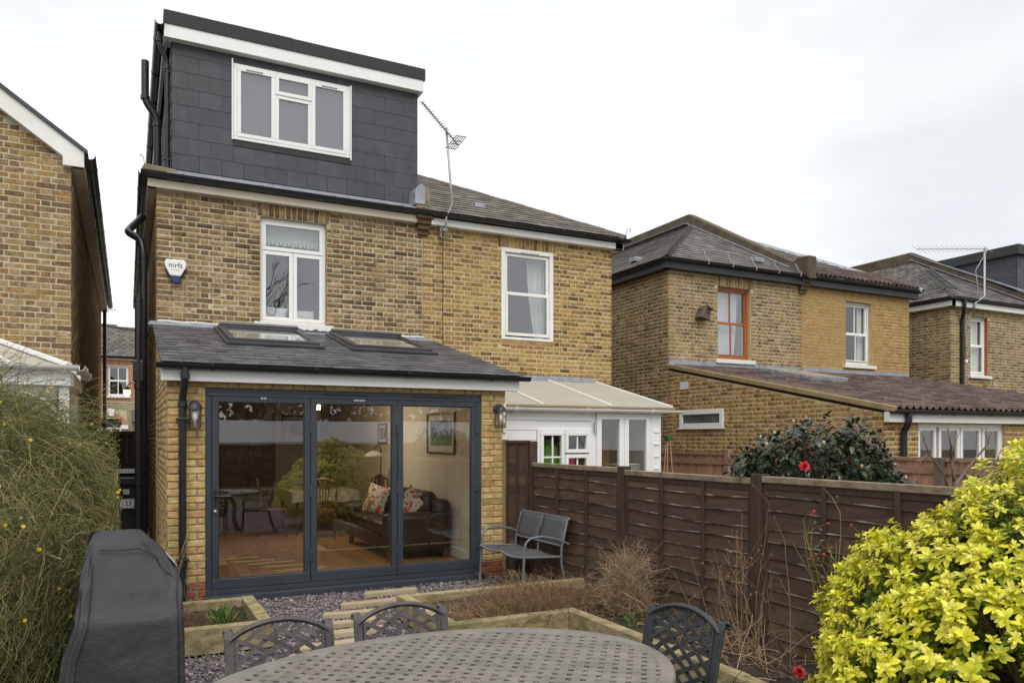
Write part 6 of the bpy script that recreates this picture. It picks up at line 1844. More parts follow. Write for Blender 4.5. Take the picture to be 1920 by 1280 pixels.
# --- golden choisya
ch = thing('golden_shrub', 'golden yellow leafed shrub in the near right corner', 'shrub', (3.4, 1.75, .05))
def choisya():
    c = Vector((3.73, 1.88, .62)); rad = Vector((1.0, 1.0, .92))
    P = Pieces('leaf', leaf_variants(24, .46, .12, .30, 5, (.0, 1.0), .25), M['choisya'])
    lines = []
    lump = [(rand_dir(), rng.uniform(.04, .13)) for _ in range(34)]
    for k in range(5000):
        d = rand_dir()
        if d.z < -.55: continue
        rr_ = 1.0 if d.z <= 0 else ((math.hypot(d.x, d.y)) ** 1.5 + d.z ** 1.5) ** (-1 / 1.5)
        for q, am in lump:
            a = d.dot(q)
            if a > .86: rr_ += am * (a - .86) / .14 - .02
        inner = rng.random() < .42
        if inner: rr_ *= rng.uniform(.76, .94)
        rr_ *= rng.uniform(.95, 1.03)
        p = c + Vector((d.x * rad.x, d.y * rad.y, d.z * rad.z)) * rr_
        if p.x > 4.28 or p.z < .06: continue
        ax = (d + Vector((0, 0, .75)) + rand_dir() * .35).normalized()
        lines.append(np.array([p - ax * .22 - d * .1, p - ax * .1, p]))
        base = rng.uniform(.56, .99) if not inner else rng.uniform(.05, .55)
        sd = ax.orthogonal().normalized(); sd2 = ax.cross(sd)
        sc = rng.uniform(.62, 1.15)
        for w in range(3):
            elev = (R(62), R(34), R(8))[w]; L = (.037, .052, .056)[w] * sc
            q = p - ax * (.012 * w)
            a0 = rng.uniform(0, 6.28)
            for h in range((2, 2, 2)[w]):
                az = a0 + h * math.pi + w * 1.57
                for f in (-.7, 0, .7):
                    if rng.random() < .14: continue
                    a = az + f + rng.uniform(-.28, .28); e = elev + rng.uniform(-.38, .30)
                    ld = (sd * math.cos(a) + sd2 * math.sin(a)) * math.cos(e) + ax * math.sin(e)
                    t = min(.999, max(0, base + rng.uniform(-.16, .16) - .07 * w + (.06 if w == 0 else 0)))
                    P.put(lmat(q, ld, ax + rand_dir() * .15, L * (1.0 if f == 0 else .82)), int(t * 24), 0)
    # nearest to the camera and facing it first
    P.smooth = True
    P.finish(ch, 300, 'foliage')
    V, F, T = tubes_np(lines[::3], [.002] * len(lines), 3)
    mesh_obj('twigs', fast_mesh('twigs', V, F, T), M['twig'], ch, 'stuff')
    st = []
    for i in range(26):
        d = rand_dir(); d.z = abs(d.z) + .3; d.normalize(); st.append(np.array([(c.x + rng.uniform(-.1, .1), c.y + rng.uniform(-.1, .1), .05), tuple(c + d * .35 - Vector((0, 0, .2))), tuple(c + d * .8)]))
    V, F, T = tubes_np(st, [.013] * len(st), 5); mesh_obj('branches', fast_mesh('branches', V, F, T), M['twig'], ch, 'stuff')
choisya()

# --- camellia
ca_ = thing('camellia_bush', 'dark glossy camellia bush with red flowers leaning over the fence', 'shrub', (5.0, 4.5, 0))
def camellia():
    c = Vector((5.0, 4.46, 1.10)); P = Pieces('leaf', leaf_variants(20, .52, .12, .20, 9), M['camellia']); P.smooth = True
    lines = []; lump = [(rand_dir(), rng.uniform(.04, .16)) for _ in range(22)]
    buds = []
    for k in range(950):
        d = rand_dir()
        if d.z < -.5: continue
        rr_ = .76
        for q, am in lump:
            a = d.dot(q)
            if a > .88: rr_ += am * (a - .88) / .12
        inner = rng.random() < .25
        rr_ *= rng.uniform(.62, .85) if inner else rng.uniform(.92, 1.04)
        p = c + Vector((d.x * .98, d.y * .84, d.z * .84)) * rr_
        if p.x < 4.42 and p.z < 1.42: continue
        if p.x < 4.22: continue
        ax = (d * 1.0 + Vector((0, 0, .55)) + rand_dir() * .5).normalized()
        L = rng.uniform(.13, .2)
        lines.append(np.array([tuple(p - ax * L * 1.5 - d * .15), tuple(p - ax * L), tuple(p)]))
        a = rng.uniform(0, 6.28); sd = ax.orthogonal().normalized(); sd2 = ax.cross(sd)
        for i in range(9):
            t = i / 8; q = p - ax * L * (1 - t); a += 2.4
            e = R(rng.uniform(5, 40)) if i < 7 else R(rng.uniform(40, 70))
            ld = (sd * math.cos(a) + sd2 * math.sin(a)) * math.cos(e) + ax * math.sin(e) + Vector((0, 0, -.25))
            s = rng.uniform(.062, .09) * (1 if i < 7 else .8)
            P.put(lmat(q, ld, Vector((0, 0, 1)) + rand_dir() * .3, s), min(19, int((rng.random() ** 1.5) * 20)), 0)
        if rng.random() < .12 and not inner: buds.append(p + ax * .012)
    P.finish(ca_, 300, 'foliage')
    st = [np.array([(4.95, 4.5, 0), (4.95 + rng.uniform(-.2, .2), 4.5 + rng.uniform(-.2, .2), .6), tuple(c + rand_dir() * .5)]) for i in range(14)]
    V, F, T = tubes_np(lines + st, [.0035] * len(lines) + [.014] * 14, 4); mesh_obj('branches', fast_mesh('branches', V, F, T), M['twig'], ca_, 'stuff')
    for b in buds[:26]:
        m = MB(); m.ball(tuple(b), .013, 7, 5, (1, 1, 1.35)); m.build('bud', M['bud'], ca_, smooth=True)
camellia()
def flower(p, r, parent, nrm, name='flower', mk='camflow'):
    n_ = Vector(nrm).normalized(); s1 = n_.orthogonal().normalized(); s2 = n_.cross(s1); m = MB(); p = Vector(p)
    for ring, (k, rr_, el) in enumerate(((7, 1.0, .25), (6, .8, .65), (5, .55, 1.05), (3, .3, 1.3))):
        for i in range(k):
            a = 2 * math.pi * i / k + ring * .5 + rng.uniform(-.15, .15); d = s1 * math.cos(a) + s2 * math.sin(a); t = n_.cross(d)
            q = [p, p + d * r * rr_ * .55 * math.cos(el) + n_ * r * .5 * math.sin(el) + t * r * .34, p + d * r * rr_ * math.cos(el) + n_ * r * math.sin(el) * .75 + t * r * .2, p + d * r * rr_ * math.cos(el) * 1.03 + n_ * r * math.sin(el) * .7 - t * r * .2, p + d * r * rr_ * .55 * math.cos(el) + n_ * r * .5 * math.sin(el) - t * r * .34]
            m.add(q, [(0, 1, 2, 3, 4)])
    return m.build(name, M[mk], parent)
cr, cf = Vector((.8931, -.4498, 0)), Vector((.4498, .8931, 0))
def at(px, py, z): return CAM + cf * z + cr * ((px - 960) / 1430 * z) + Vector((0, 0, (822 - py) / 1430 * z))
flower(at(1508, 874, 5.25), .038, ca_, -cf + Vector((0, 0, .3)))
for (px, py, r_) in ((1518, 833, .012), (1568, 838, .011), (1594, 862, .013), (1487, 826, .018), (1604, 808, .010), (1660, 870, .012)):
    flower(at(px, py, 5.35), r_, ca_, rand_dir() - cf)
fl_ = flower((3.93, 3.62, .10), .045, None, (-.3, -.5, .6), 'fallen_flower'); tag(fl_, 'fallen red camellia flower lying on the dark soil', 'flower')

# --- winter jasmine
ja = thing('winter_jasmine', 'tangled winter jasmine with arching green stems and small yellow flowers', 'shrub', (-1.1, 6.3, 0))
def jasmine():
    lines = []; rad = []; tn = []; LP = Pieces('leaf', leaf_variants(12, .4, .1, .1, 15), M['leafJ']); fl = []
    c = Vector((-1.22, 6.3, .70)); rad3 = Vector((1.14, 2.0, 1.28))
    for k in range(27000):
        d = rand_dir()
        if d.z < -.5 or d.dot(Vector((-.19, .98, 0))) > .45: continue
        lump = 1 + .05 * math.sin(d.y * 9 + d.z * 5) + .04 * math.sin(d.z * 13 + d.x * 7)
        rr_ = lump * (1 - .30 * rng.random() ** 1.3)
        p = c + Vector((d.x * rad3.x, d.y * rad3.y, d.z * rad3.z)) * rr_
        if p.z < .0: continue
        v = (d * .5 + Vector((.40, -.15, .30)) + rand_dir() * .95).normalized()
        long_ = rng.random() < .10
        n = rng.randint(6, 9) if not long_ else rng.randint(9, 14); stp = .062; P_ = [p.copy()]
        for i in range(n):
            v = (v + Vector((0, 0, -.20 if not long_ else -.13)) + rand_dir() * .27).normalized(); p = p + v * stp
            lim = -.05 if p.y > 5.6 else -.05 - (5.6 - p.y) * .45
            if p.x > lim: p.x = lim - rng.uniform(0, .05); v.x = -abs(v.x) * .3
            if p.z < -.03: break
            P_.append(p.copy())
        if len(P_) < 4: continue
        lines.append(np.array([tuple(q) for q in P_])); rad.append(rng.uniform(.0016, .0034)); t = rng.random(); tn.append(t)
        for j in range(1):
            q = P_[rng.randrange(1, len(P_))]; LP.put(lmat(q, rand_dir() + Vector((0, 0, -.2)), rand_dir(), rng.uniform(.012, .024)), None, 9)
        if rr_ > .92 and rng.random() < .14: fl.append(P_[rng.randrange(len(P_) // 2, len(P_))] + d * .01)
    V, F, T = tubes_np(lines, rad, 3, tn); mesh_obj('stems', fast_mesh('stems', V, F, T), M['stemJ'], ja, 'stuff')
    LP.finish(ja, 0, 'leaves')
    for q in fl[:400]:
        m = MB(); n_ = rand_dir(); s1 = n_.orthogonal().normalized(); s2 = n_.cross(s1); r_ = rng.uniform(.009, .015)
        for i in range(5):
            a = i * 1.2566; d = s1 * math.cos(a) + s2 * math.sin(a); t = n_.cross(d); m.add([q, q + d * r_ * .6 + t * r_ * .35, q + d * r_ + n_ * r_ * .15, q + d * r_ * .6 - t * r_ * .35], [(0, 1, 2, 3)])
        m.build('flower', M['flowJ'], ja)
    # woody support stems
    st = [np.array([(-1.4 + rng.uniform(-.3, .3), y, 0), (-1.4 + rng.uniform(-.3, .3), y + .1, .8), (-1.35, y, 1.6)]) for y in np.arange(4.4, 8.2, .25)]
    V, F, T = tubes_np(st, [.012] * len(st), 5); mesh_obj('branches', fast_mesh('branches', V, F, T), M['twig'], ja, 'stuff')
jasmine()
lf = thing('boundary_fence', 'dark boundary fence hidden behind the jasmine', 'fence', (-1.75, 6, 0))
for i in range(28):
    m = MB(); m.box(-1.78, -1.76, 3.6 + i * .2, 3.79 + i * .2, -.1, 1.55 + rng.uniform(-.01, .01)); m.build('board', M['gatew'], lf)

# --- dry growth in the beds
def clump_lines(N, start, dirf, L, n=6, wob=.25, droop=.0):
    out = []
    for _ in range(N):
        p = Vector(start()); d = Vector(dirf()).normalized(); l = L() / n; P_ = [tuple(p)]
        for i in range(n):
            d = (d + rand_dir() * wob + Vector((0, 0, -droop))).normalized(); p = p + d * l
            if p.z < .06: p.z = .06 + rng.uniform(0, .02)
            P_.append(tuple(p))
        out.append(np.array(P_))
    return out
def stemobj(name, lines, rad, mk, label, cat, tones=None, loc=(0, 0, 0), sides=3):
    t = thing(name, label, cat, loc)
    V, F, T = tubes_np(lines, rad, sides, tones); mesh_obj('stems', fast_mesh('stems', V, F, T), M[mk], t, 'stuff'); return t
def tns(n, a, b): return [rng.uniform(a, b) for _ in range(n)]
L1 = clump_lines(1300, lambda: (3.98 + rng.gauss(0, .07), 5.62 + rng.gauss(0, .10), .08 + .42 * rng.random() ** 1.5), lambda: (rng.gauss(0, .5), rng.gauss(0, .5), .7), lambda: rng.uniform(.15, .38), 8, .62, .02)
stemobj('dry_fern_clump', L1, tns(len(L1), .0012, .0026), 'stemW', 'tall tuft of dry tan growth standing by the fence', 'dead plant', tns(len(L1), .35, 1), (3.8, 5.75, .07))
L2 = clump_lines(2400, lambda: (3.35 + rng.gauss(0, .26), 6.15 + rng.gauss(0, .22), .08), lambda: (rng.gauss(0, .9), rng.gauss(0, .9), .8), lambda: rng.uniform(.16, .42), 7, .5, .06)
stemobj('dry_fern_clump', L2, tns(len(L2), .0013, .0028), 'stemW', 'low reddish tan mat of dead growth in the middle of the large bed', 'dead plant', tns(len(L2), .12, .62), (3.3, 6.2, .07))
L3 = clump_lines(700, lambda: (2.45 + rng.random() * .6, 5.85 + rng.random() * .7, .09), lambda: (rng.gauss(0, 1), rng.gauss(0, 1), .35), lambda: rng.uniform(.08, .26), 5, .5, .1)
stemobj('dead_grass', L3, tns(len(L3), .0012, .0024), 'stemW', 'flattened dead grass at the left end of the large bed', 'dead plant', tns(len(L3), .2, .8), (2.7, 6.2, .07))
L4 = clump_lines(900, lambda: (-.1 + rng.random() * .95, 6.6 + rng.random() * .75, .07), lambda: (rng.gauss(0, 1), rng.gauss(0, 1), .35), lambda: rng.uniform(.08, .26), 5, .5, .1)
stemobj('dead_grass', L4, tns(len(L4), .0012, .0024), 'stemW', 'brown dead stalks filling the small bed beside the barbecue', 'dead plant', tns(len(L4), .02, .55), (.4, 7, .07))
L5 = clump_lines(20, lambda: (3.86 + rng.gauss(0, .10), 4.05 + rng.gauss(0, .14), .07), lambda: (rng.gauss(-.05, .22), rng.gauss(.1, .26), 1), lambda: rng.uniform(.5, 1.12), 9, .10, .0)
more = []
for l in L5:
    for j in range(3):
        i = rng.randrange(4, len(l)); d = rand_dir(); d.z = abs(d.z) + .5; more.append(np.array([l[i], l[i] + np.array(d) * .06, l[i] + np.array(d) * .13]))
s5 = stemobj('dry_perennial', L5 + more, tns(len(L5), .0025, .0045) + tns(len(more), .0014, .002), 'stemW', 'tall thin dead flower stalks in front of the dark fence', 'dead plant', tns(len(L5), .2, .7) + tns(len(more), .2, .5), (3.86, 4.05, .07), 5)
m = MB()
for l in more[:70]: m.ball(tuple(l[-1]), rng.uniform(.005, .010), 5, 4)
m.build('seed_heads', M['bark'], s5, kind='stuff')
L6 = clump_lines(90, lambda: (3.85 + rng.gauss(0, .15), 4.0 + rng.gauss(0, .35), .08), lambda: (rng.gauss(0, .7), rng.gauss(0, .9), .55), lambda: rng.uniform(.2, .6), 7, .22, .05)
stemobj('fallen_stalks', L6, tns(len(L6), .0018, .004), 'stemW', 'fallen straw coloured stalks around the chair end of the bed', 'dead plant', tns(len(L6), .3, 1), (3.8, 4.0, .07), 4)
# rose
L7 = clump_lines(9, lambda: (4.05 + rng.gauss(0, .03), 3.36 + rng.gauss(0, .04), .07), lambda: (rng.gauss(-.1, .1), rng.gauss(.18, .22), 1), lambda: rng.uniform(.7, 1.15), 10, .14, -.0)
m7 = []
for l in L7:
    for j in range(5):
        i = rng.randrange(4, len(l)); d = rand_dir(); d.z = abs(d.z) * .8 + .2; d.x *= .4; q = l[i]; m7.append(np.array([q, q + np.array(d) * .09 + [0, 0, .02], q + np.array(d) * .2]))
ro = stemobj('rose_bush', L7 + m7, tns(len(L7), .003, .005) + tns(len(m7), .0013, .002), 'stemJ', 'leggy bare rose bush between fence and golden shrub', 'shrub', tns(len(L7), .3, .9) + tns(len(m7), .5, 1), (4.05, 3.36, .07), 5)
m = MB()
for l in m7[::3]: m.ball(tuple(l[-1]), .008, 6, 4)
m.build('rosehip', M['orange_leaf'], ro, kind='stuff')
LPr = Pieces('leaf', leaf_variants(8, .5, .1, .1, 25), M['leafJ'])
for l in m7:
    for j in range(2): LPr.put(lmat(Vector(l[1]) + rand_dir() * .02, rand_dir(), rand_dir(), .025), None, 0)
LPr.finish(ro, 90)
# bramble at the left pier
L8 = clump_lines(8, lambda: (.15 + rng.random() * .5, 7.65 + rng.random() * .5, -.05), lambda: (rng.gauss(.15, .4), rng.gauss(-.2, .3), 1), lambda: rng.uniform(.3, .7), 8, .2, .02)
br = stemobj('young_bramble', L8, tns(len(L8), .002, .003), 'stemJ', 'thin leafy shoots at the foot of the left brick pier', 'plant', tns(len(L8), .4, 1), (.4, 7.9, -.05), 4)
LPb = Pieces('leaf', leaf_variants(8, .6, .1, .1, 26), M['leafJ'])
for l in L8:
    for j in range(9): LPb.put(lmat(Vector(l[rng.randrange(3, len(l))]) + rand_dir() * .03, rand_dir(), Vector((0, 0, 1)), rng.uniform(.02, .035)), None, 0)
LPb.finish(br, 90)
# bare twigs behind the barbecue
L9 = clump_lines(14, lambda: (.20 + rng.random() * .12, 7.6 + rng.random() * .3, -.05), lambda: (rng.gauss(.1, .25), rng.gauss(0, .2), 1), lambda: rng.uniform(.7, 1.05), 8, .14, 0)
stemobj('bare_twigs', L9, tns(len(L9), .0025, .005), 'stemW', 'upright pale bare twigs behind the covered barbecue', 'shrub', tns(len(L9), .5, 1), (.25, 7.7, -.05), 4)
# green blades
def blades(name, x, y, n, h, label, z=.08):
    t = thing(name, label, 'plant', (x, y, z))
    bv = leaf_variants(8, .07, .1, .35, 33)
    P = Pieces('blade', bv, M['grass'])
    for i in range(n): P.put(lmat((x + rng.gauss(0, .03), y + rng.gauss(0, .03), z - .01), (rng.gauss(0, .35), rng.gauss(0, .35), 1), rand_dir(), h * rng.uniform(.5, 1.1)), None, 0)
    P.finish(t, 300); return t
blades('grass_tuft', .72, 6.72, 70, .20, 'bright green grass tuft in the small raised bed')
blades('grass_tuft', 2.98, 6.05, 40, .16, 'green grass tuft in the middle of the large raised bed')
blades('grass_tuft', 3.46, 6.62, 40, .16, 'green shoots at the back of the large bed below the bench')
blades('grass_tuft', 2.56, 6.45, 18, .10, 'small green shoots near the corner of the large bed')
blades('grass_tuft', 3.72, 5.2, 26, .16, 'green shoots between the dry stalks in front of the fence')
blades('grass_tuft', 3.15, 5.95, 26, .12, 'short green grass beside the front timber of the large bed')
hc = thing('heuchera', 'small purple leafed plant in the large raised bed', 'plant', (3.05, 6.55, .08))
P = Pieces('leaf', leaf_variants(6, .95, .08, .25, 44), M['heuch'])
for i in range(46): P.put(lmat((3.05 + rng.gauss(0, .05), 6.52 + rng.gauss(0, .05), .10 + rng.random() * .07), (rng.gauss(0, 1), rng.gauss(0, 1), .25), (0, 0, 1), rng.uniform(.03, .055)), None, 0)
P.finish(hc, 60)
gp = thing('green_seedling', 'fresh green low plant beside the dead mat in the bed', 'plant', (3.55, 6.45, .08))
P = Pieces('leaf', leaf_variants(6, .8, .08, .2, 45), M['grass'])
for i in range(90): P.put(lmat((3.52 + rng.gauss(0, .09), 6.45 + rng.gauss(0, .07), .09 + rng.random() * .07), (rng.gauss(0, 1), rng.gauss(0, 1), .3), (0, 0, 1), rng.uniform(.018, .032)), None, 0)
P.finish(gp, 100)
# soil bits
V, F, T = tubes_np(clump_lines(500, lambda: (3.55 + rng.random() * .7, 1.6 + rng.random() * 4.0, .085), lambda: (rng.gauss(0, 1), rng.gauss(0, 1), .05), lambda: rng.uniform(.03, .12), 3, .4, .1), tns(500, .001, .003), 3, tns(500, 0, .9))
tag(mesh_obj('leaf_litter', fast_mesh('leaf_litter', V, F, T), M['stemW']), 'scattered dry stalks on the dark soil', 'leaf litter', kind='stuff')

# --- bare trees
def bare_tree(name, label, base, h, r0, levels, seed, spread=.55, mk='bark', group=None, first=.35):
    rr_ = random.Random(seed); t = thing(name, label, 'tree', base, group=group)
    trunk = []; rest = []; rads = []
    def grow(p, d, L, r, lv, store):
        n = 5; P_ = [tuple(p)]
        q = p.copy()
        for i in range(n):
            d = (d + Vector((rr_.gauss(0, .10), rr_.gauss(0, .10), rr_.gauss(.03, .06)))).normalized(); q = q + d * (L / n); P_.append(tuple(q))
        store.append((np.array(P_), r))
        if lv == 0: return
        k = rr_.choice((2, 3, 3)) if lv > 1 else rr_.choice((2, 3))
        for i in range(k):
            nd = (d + Vector((rr_.gauss(0, spread), rr_.gauss(0, spread), rr_.gauss(.1, .3)))).normalized()
            j = rr_.randrange(2, n + 1); grow(Vector(P_[j]), nd, L * rr_.uniform(.6, .85), r * .58, lv - 1, rest)
    grow(Vector(base), Vector((0, 0, 1)), h * first, r0, levels, trunk)
    V, F, T = tubes_np([a for a, _ in trunk], [b for _, b in trunk], 8); mesh_obj('trunk', fast_mesh('trunk', V, F, T), M[mk], t)
    V, F, T = tubes_np([a for a, _ in rest], [max(.003, b) for _, b in rest], 4); mesh_obj('crown', fast_mesh('crown', V, F, T), M[mk], t)
    return t
# small fruit tree over the fence: hand placed limbs
ft = thing('fruit_tree', 'small bare pruned fruit tree behind the dark fence', 'tree', (5.6, 3.6, 0))
tz = 6.0
def limb(pts, r, name, parent=ft):
    P_ = [at(px, py, tz + dz) for px, py, dz in pts]; m = MB(); n = len(P_)
    Q = []; rr2 = []
    for i in range(n - 1):
        for k in range(4):
            t = k / 4; Q.append(P_[i].lerp(P_[i + 1], t) + rand_dir() * .004); rr2.append((r * (1 - .65 * (i + t) / (n - 1))) * rng.uniform(.8, 1.25))
    Q.append(P_[-1]); rr2.append(r * .3)
    m.tube(Q, rr2, 6); return m.build(name, M['bark'], parent, smooth=True)
limb([(1792, 1240, 0), (1791, 1000, 0), (1790, 920, 0), (1786, 880, .02)], .022, 'trunk')
limb([(1790, 930, 0), (1796, 900, .1), (1830, 858, .2), (1853, 830, .2), (1860, 808, .2)], .013, 'branch'); limb([(1788, 900, 0), (1785, 860, 0), (1782, 830, -.1), (1775, 797, -.1)], .014, 'branch')
limb([(1790, 940, 0), (1770, 890, -.1), (1742, 850, -.15), (1728, 810, -.2)], .010, 'branch'); limb([(1793, 960, 0), (1830, 905, .1), (1870, 860, .1), (1886, 822, .1)], .011, 'branch')
limb([(1853, 830, .2), (1848, 812, .2), (1850, 800, .2)], .006, 'branch'); limb([(1786, 850, 0), (1793, 826, 0), (1801, 806, .1)], .006, 'branch'); limb([(1742, 850, -.15), (1728, 860, -.2), (1724, 890, -.2), (1733, 940, -.2)], .006, 'branch')

# ------------------------------------------------------------------ behind the camera, seen mirrored in the glass doors
bare_tree('bare_tree', 'tall bare tree mirrored in the left glass door', (4.4, -14, 0), 10, .18, 6, 3, .45)
bare_tree('bare_tree', 'spreading bare tree mirrored at the edge of the left glass door', (6.6, -15.0, 0), 10, .18, 6, 8, .5)
bare_tree('bare_tree', 'slim bare tree mirrored behind the golden shrub', (10.5, -17, 0), 9, .15, 5, 14, .45)
sh = thing('garage', 'long low pale roofed garage mirrored in the glass doors', 'garage', (8, -12, 0))
m = MB(); m.box(.6, 16, -13.6, -10.6, -.1, 1.45); m.build('wall', M['fenceP'], sh)
m = MB(); m.prism(west(4.6), [(10.4, 1.42), (10.4, 1.52), (12.1, 2.25), (13.9, 1.5), (13.9, 1.4)], .0, 15.7 if False else .0) if False else m.prism(Fr((.5, 0, 0), (0, 1, 0), (0, 0, 1)), [(-13.9, 1.42), (-12.1, 2.2), (-10.35, 1.42), (-10.35, 1.50), (-12.1, 2.30), (-13.9, 1.50)], .0, 15.7); m.build('roof', M['shedroof'], sh)
hd = thing('hedge', 'dark evergreen hedge behind the viewpoint mirrored in the glass', 'hedge', (7, -8, 0))
P = Pieces('leaf', leaf_variants(8, .6, .1, .2, 55), M['hedge'])
for i in range(9000): P.put(lmat((rng.uniform(1, 14), -8 + rng.uniform(-.5, .5), rng.random() ** .6 * 1.25 - .05), rand_dir(), rand_dir(), rng.uniform(.08, .16)), None, 9)
P.finish(hd, 0, 'foliage')
th_ = thing('thicket', 'dense dark evergreen belt behind the garage mirrored in the glass', 'trees', (8, -18, 0))
P = Pieces('leaf', leaf_variants(8, .7, .1, .2, 56), M['hedge'])
for i in range(9000): P.put(lmat((rng.uniform(0, 22), -18.5 + rng.uniform(-1.0, 1.0), rng.random() * 4.2), rand_dir(), rand_dir(), rng.uniform(.22, .42)), None, 9)
P.finish(th_, 0, 'foliage')
LT = []
for i in range(260):
    x = rng.uniform(0, 22); p = Vector((x, -16 + rng.uniform(-1.2, 1.2), rng.uniform(0, 3.4))); d = Vector((rng.gauss(0, .5), rng.gauss(0, .4), 1)).normalized(); Q = [tuple(p)]
    for k in range(4): d = (d + rand_dir() * .3).normalized(); p = p + d * .42; Q.append(tuple(p))
    LT.append(np.array(Q))
V, F, T = tubes_np(LT, [rng.uniform(.012, .035) for _ in LT], 3); mesh_obj('branches', fast_mesh('branches', V, F, T), M['brownmass'], th_, 'stuff')

# ------------------------------------------------------------------ furniture inside the extension
so = thing('leather_sofa', 'dark brown leather sofa along the right wall inside', 'sofa', (3.5, 10.8, 0))
def pad(x0, x1, y0, y1, z0, z1, name, parent, mk='leather', bv=.06, seg=3): m = MB(); m.box(x0, x1, y0, y1, z0, z1); o = m.build(name, M[mk], parent, bevel=bv, seg=seg); return smooth_angle(o, 60)
y0, y1 = 9.72, 11.85
pad(3.08, 3.98, y0 + .05, y1 - .05, .12, .36, 'base', so); pad(3.72, 4.0, y0 + .02, y1 - .02, .2, .80, 'back', so, bv=.1)
pad(3.02, 3.96, y0 - .02, y0 + .20, .12, .64, 'arm', so, bv=.09); pad(3.02, 3.96, y1 - .20, y1 + .02, .12, .64, 'arm', so, bv=.09)
for (a, b) in ((y0 + .2, 10.78), (10.80, y1 - .2)):
    pad(3.04, 3.74, a, b, .34, .50, 'seat_cushion', so, bv=.07); pad(3.60, 3.86, a, b, .46, .90, 'back_cushion', so, bv=.1)
for (x, y) in ((3.12, y0 + .08), (3.9, y0 + .08), (3.12, y1 - .08), (3.9, y1 - .08)):
    m = MB(); m.box(x - .035, x + .035, y - .035, y + .035, .0, .13); m.build('leg', M['mahog'], so)
def cushion(x, y, z, s, rx, ry, rz, label):
    m = MB(); n = 12; vs = []
    for sgn in (1, -1):
        for j in range(n + 1):
            for i in range(n + 1):
                u, v = i / n * 2 - 1, j / n * 2 - 1; h = .30 * ((1 - u * u) * (1 - v * v)) ** .5; k = 1 - .10 * (1 - abs(u * v))
                vs.append((u * k, sgn * h * .9, v * k))
    q = (n + 1) ** 2; fs = []
    for s_ in range(2):
        for j in range(n):
            for i in range(n):
                f = (s_ * q + j * (n + 1) + i, s_ * q + j * (n + 1) + i + 1, s_ * q + (j + 1) * (n + 1) + i + 1, s_ * q + (j + 1) * (n + 1) + i); fs.append(f if s_ == 0 else f[::-1])
    m.add(vs, fs); o = m.build('cushion', M['cush'], None, smooth=True); o.scale = (s, s, s); o.location = (x, y, z); o.rotation_euler = (rx, ry, rz); return tag(o, label, 'cushion')
cushion(3.38, 11.30, .71, .23, R(-18), R(8), R(-62), 'large floral cushion standing at the middle of the sofa')
cushion(3.45, 10.02, .73, .20, R(-20), R(38), R(-75), 'small floral cushion tilted at the near sofa arm')
def picture(F, a, b, w, h, fmat, art, label, mount=.06, bottom=None):
    p = thing('framed_picture', label, 'picture', F.P(a, b, 0)); m = MB(); m.ring(F, a - w / 2, a + w / 2, b - h / 2, b + h / 2, .03, .002, .03); m.build('frame', M[fmat], p, bevel=.004)
    m = MB(); m.fbox(F, a - w / 2 + .02, a + w / 2 - .02, b - h / 2 + .02, b + h / 2 - .02, .003, .010); m.build('mount', M['mount'], p)
    x0, x1, z0, z1 = a - w / 2 + .03 + mount, a + w / 2 - .03 - mount, b - h / 2 + .03 + mount, b + h / 2 - .03 - mount
    zm = z0 + (z1 - z0) * (.36 if bottom else 0)
    m = MB(); m.fbox(F, x0, x1, zm, z1, .010, .012); m.build('print', M[art], p)
    if bottom: m = MB(); m.fbox(F, x0, x1, z0, zm, .010, .0119); m.build('print', M[bottom], p)
Fr_ = west(4.045)
picture(Fr_, -10.3, 1.71, 1.08, .60, 'frameW', 'art1', 'walnut framed blue and green meadow picture on the right wall', .09, 'art1b')
picture(Fr_, -13.1, 1.72, .50, .36, 'frameB', 'art3', 'small dark framed sketch high on the wall', .05)
picture(rear(17.99), 3.55, 1.85, .80, .62, 'frameB', 'art2', 'dark red framed print on the far wall inside', .14)
dt = thing('dining_table', 'dining table under a pale cloth inside the house', 'table', (3.1, 13.6, 0))
m = MB(); m.box(2.45, 3.6, 13.0, 14.6, .72, .745); m.build('tablecloth', M['tcloth'], dt, bevel=.01)
m = MB(); n = 40; vs = []
per = [(2.45, 13.0), (3.6, 13.0), (3.6, 14.6), (2.45, 14.6)]
ring = []
for i in range(4):
    a, b = per[i], per[(i + 1) % 4]
    for k in range(14): ring.append((a[0] + (b[0] - a[0]) * k / 14, a[1] + (b[1] - a[1]) * k / 14))
cx, cy = 3.025, 13.8
for i, (x, y) in enumerate(ring):
    f = 1 + .02 * math.sin(i * 1.9); vs += [(cx + (x - cx) * 1.003, cy + (y - cy) * 1.003, .742), (cx + (x - cx) * 1.02 * f, cy + (y - cy) * 1.015 * f, .56 + .015 * math.sin(i * 1.1))]
K = len(ring); m.add(vs, [(2 * i, 2 * ((i + 1) % K), 2 * ((i + 1) % K) + 1, 2 * i + 1) for i in range(K)]); m.build('cloth_drop', M['tcloth'], dt, smooth=True)
for x, y in ((2.55, 13.1), (3.5, 13.1), (2.55, 14.5), (3.5, 14.5)):
    m = MB(); m.tube([(x, y, 0), (x, y, .72)], [.02, .035], 8); m.build('leg', M['mahog'], dt)
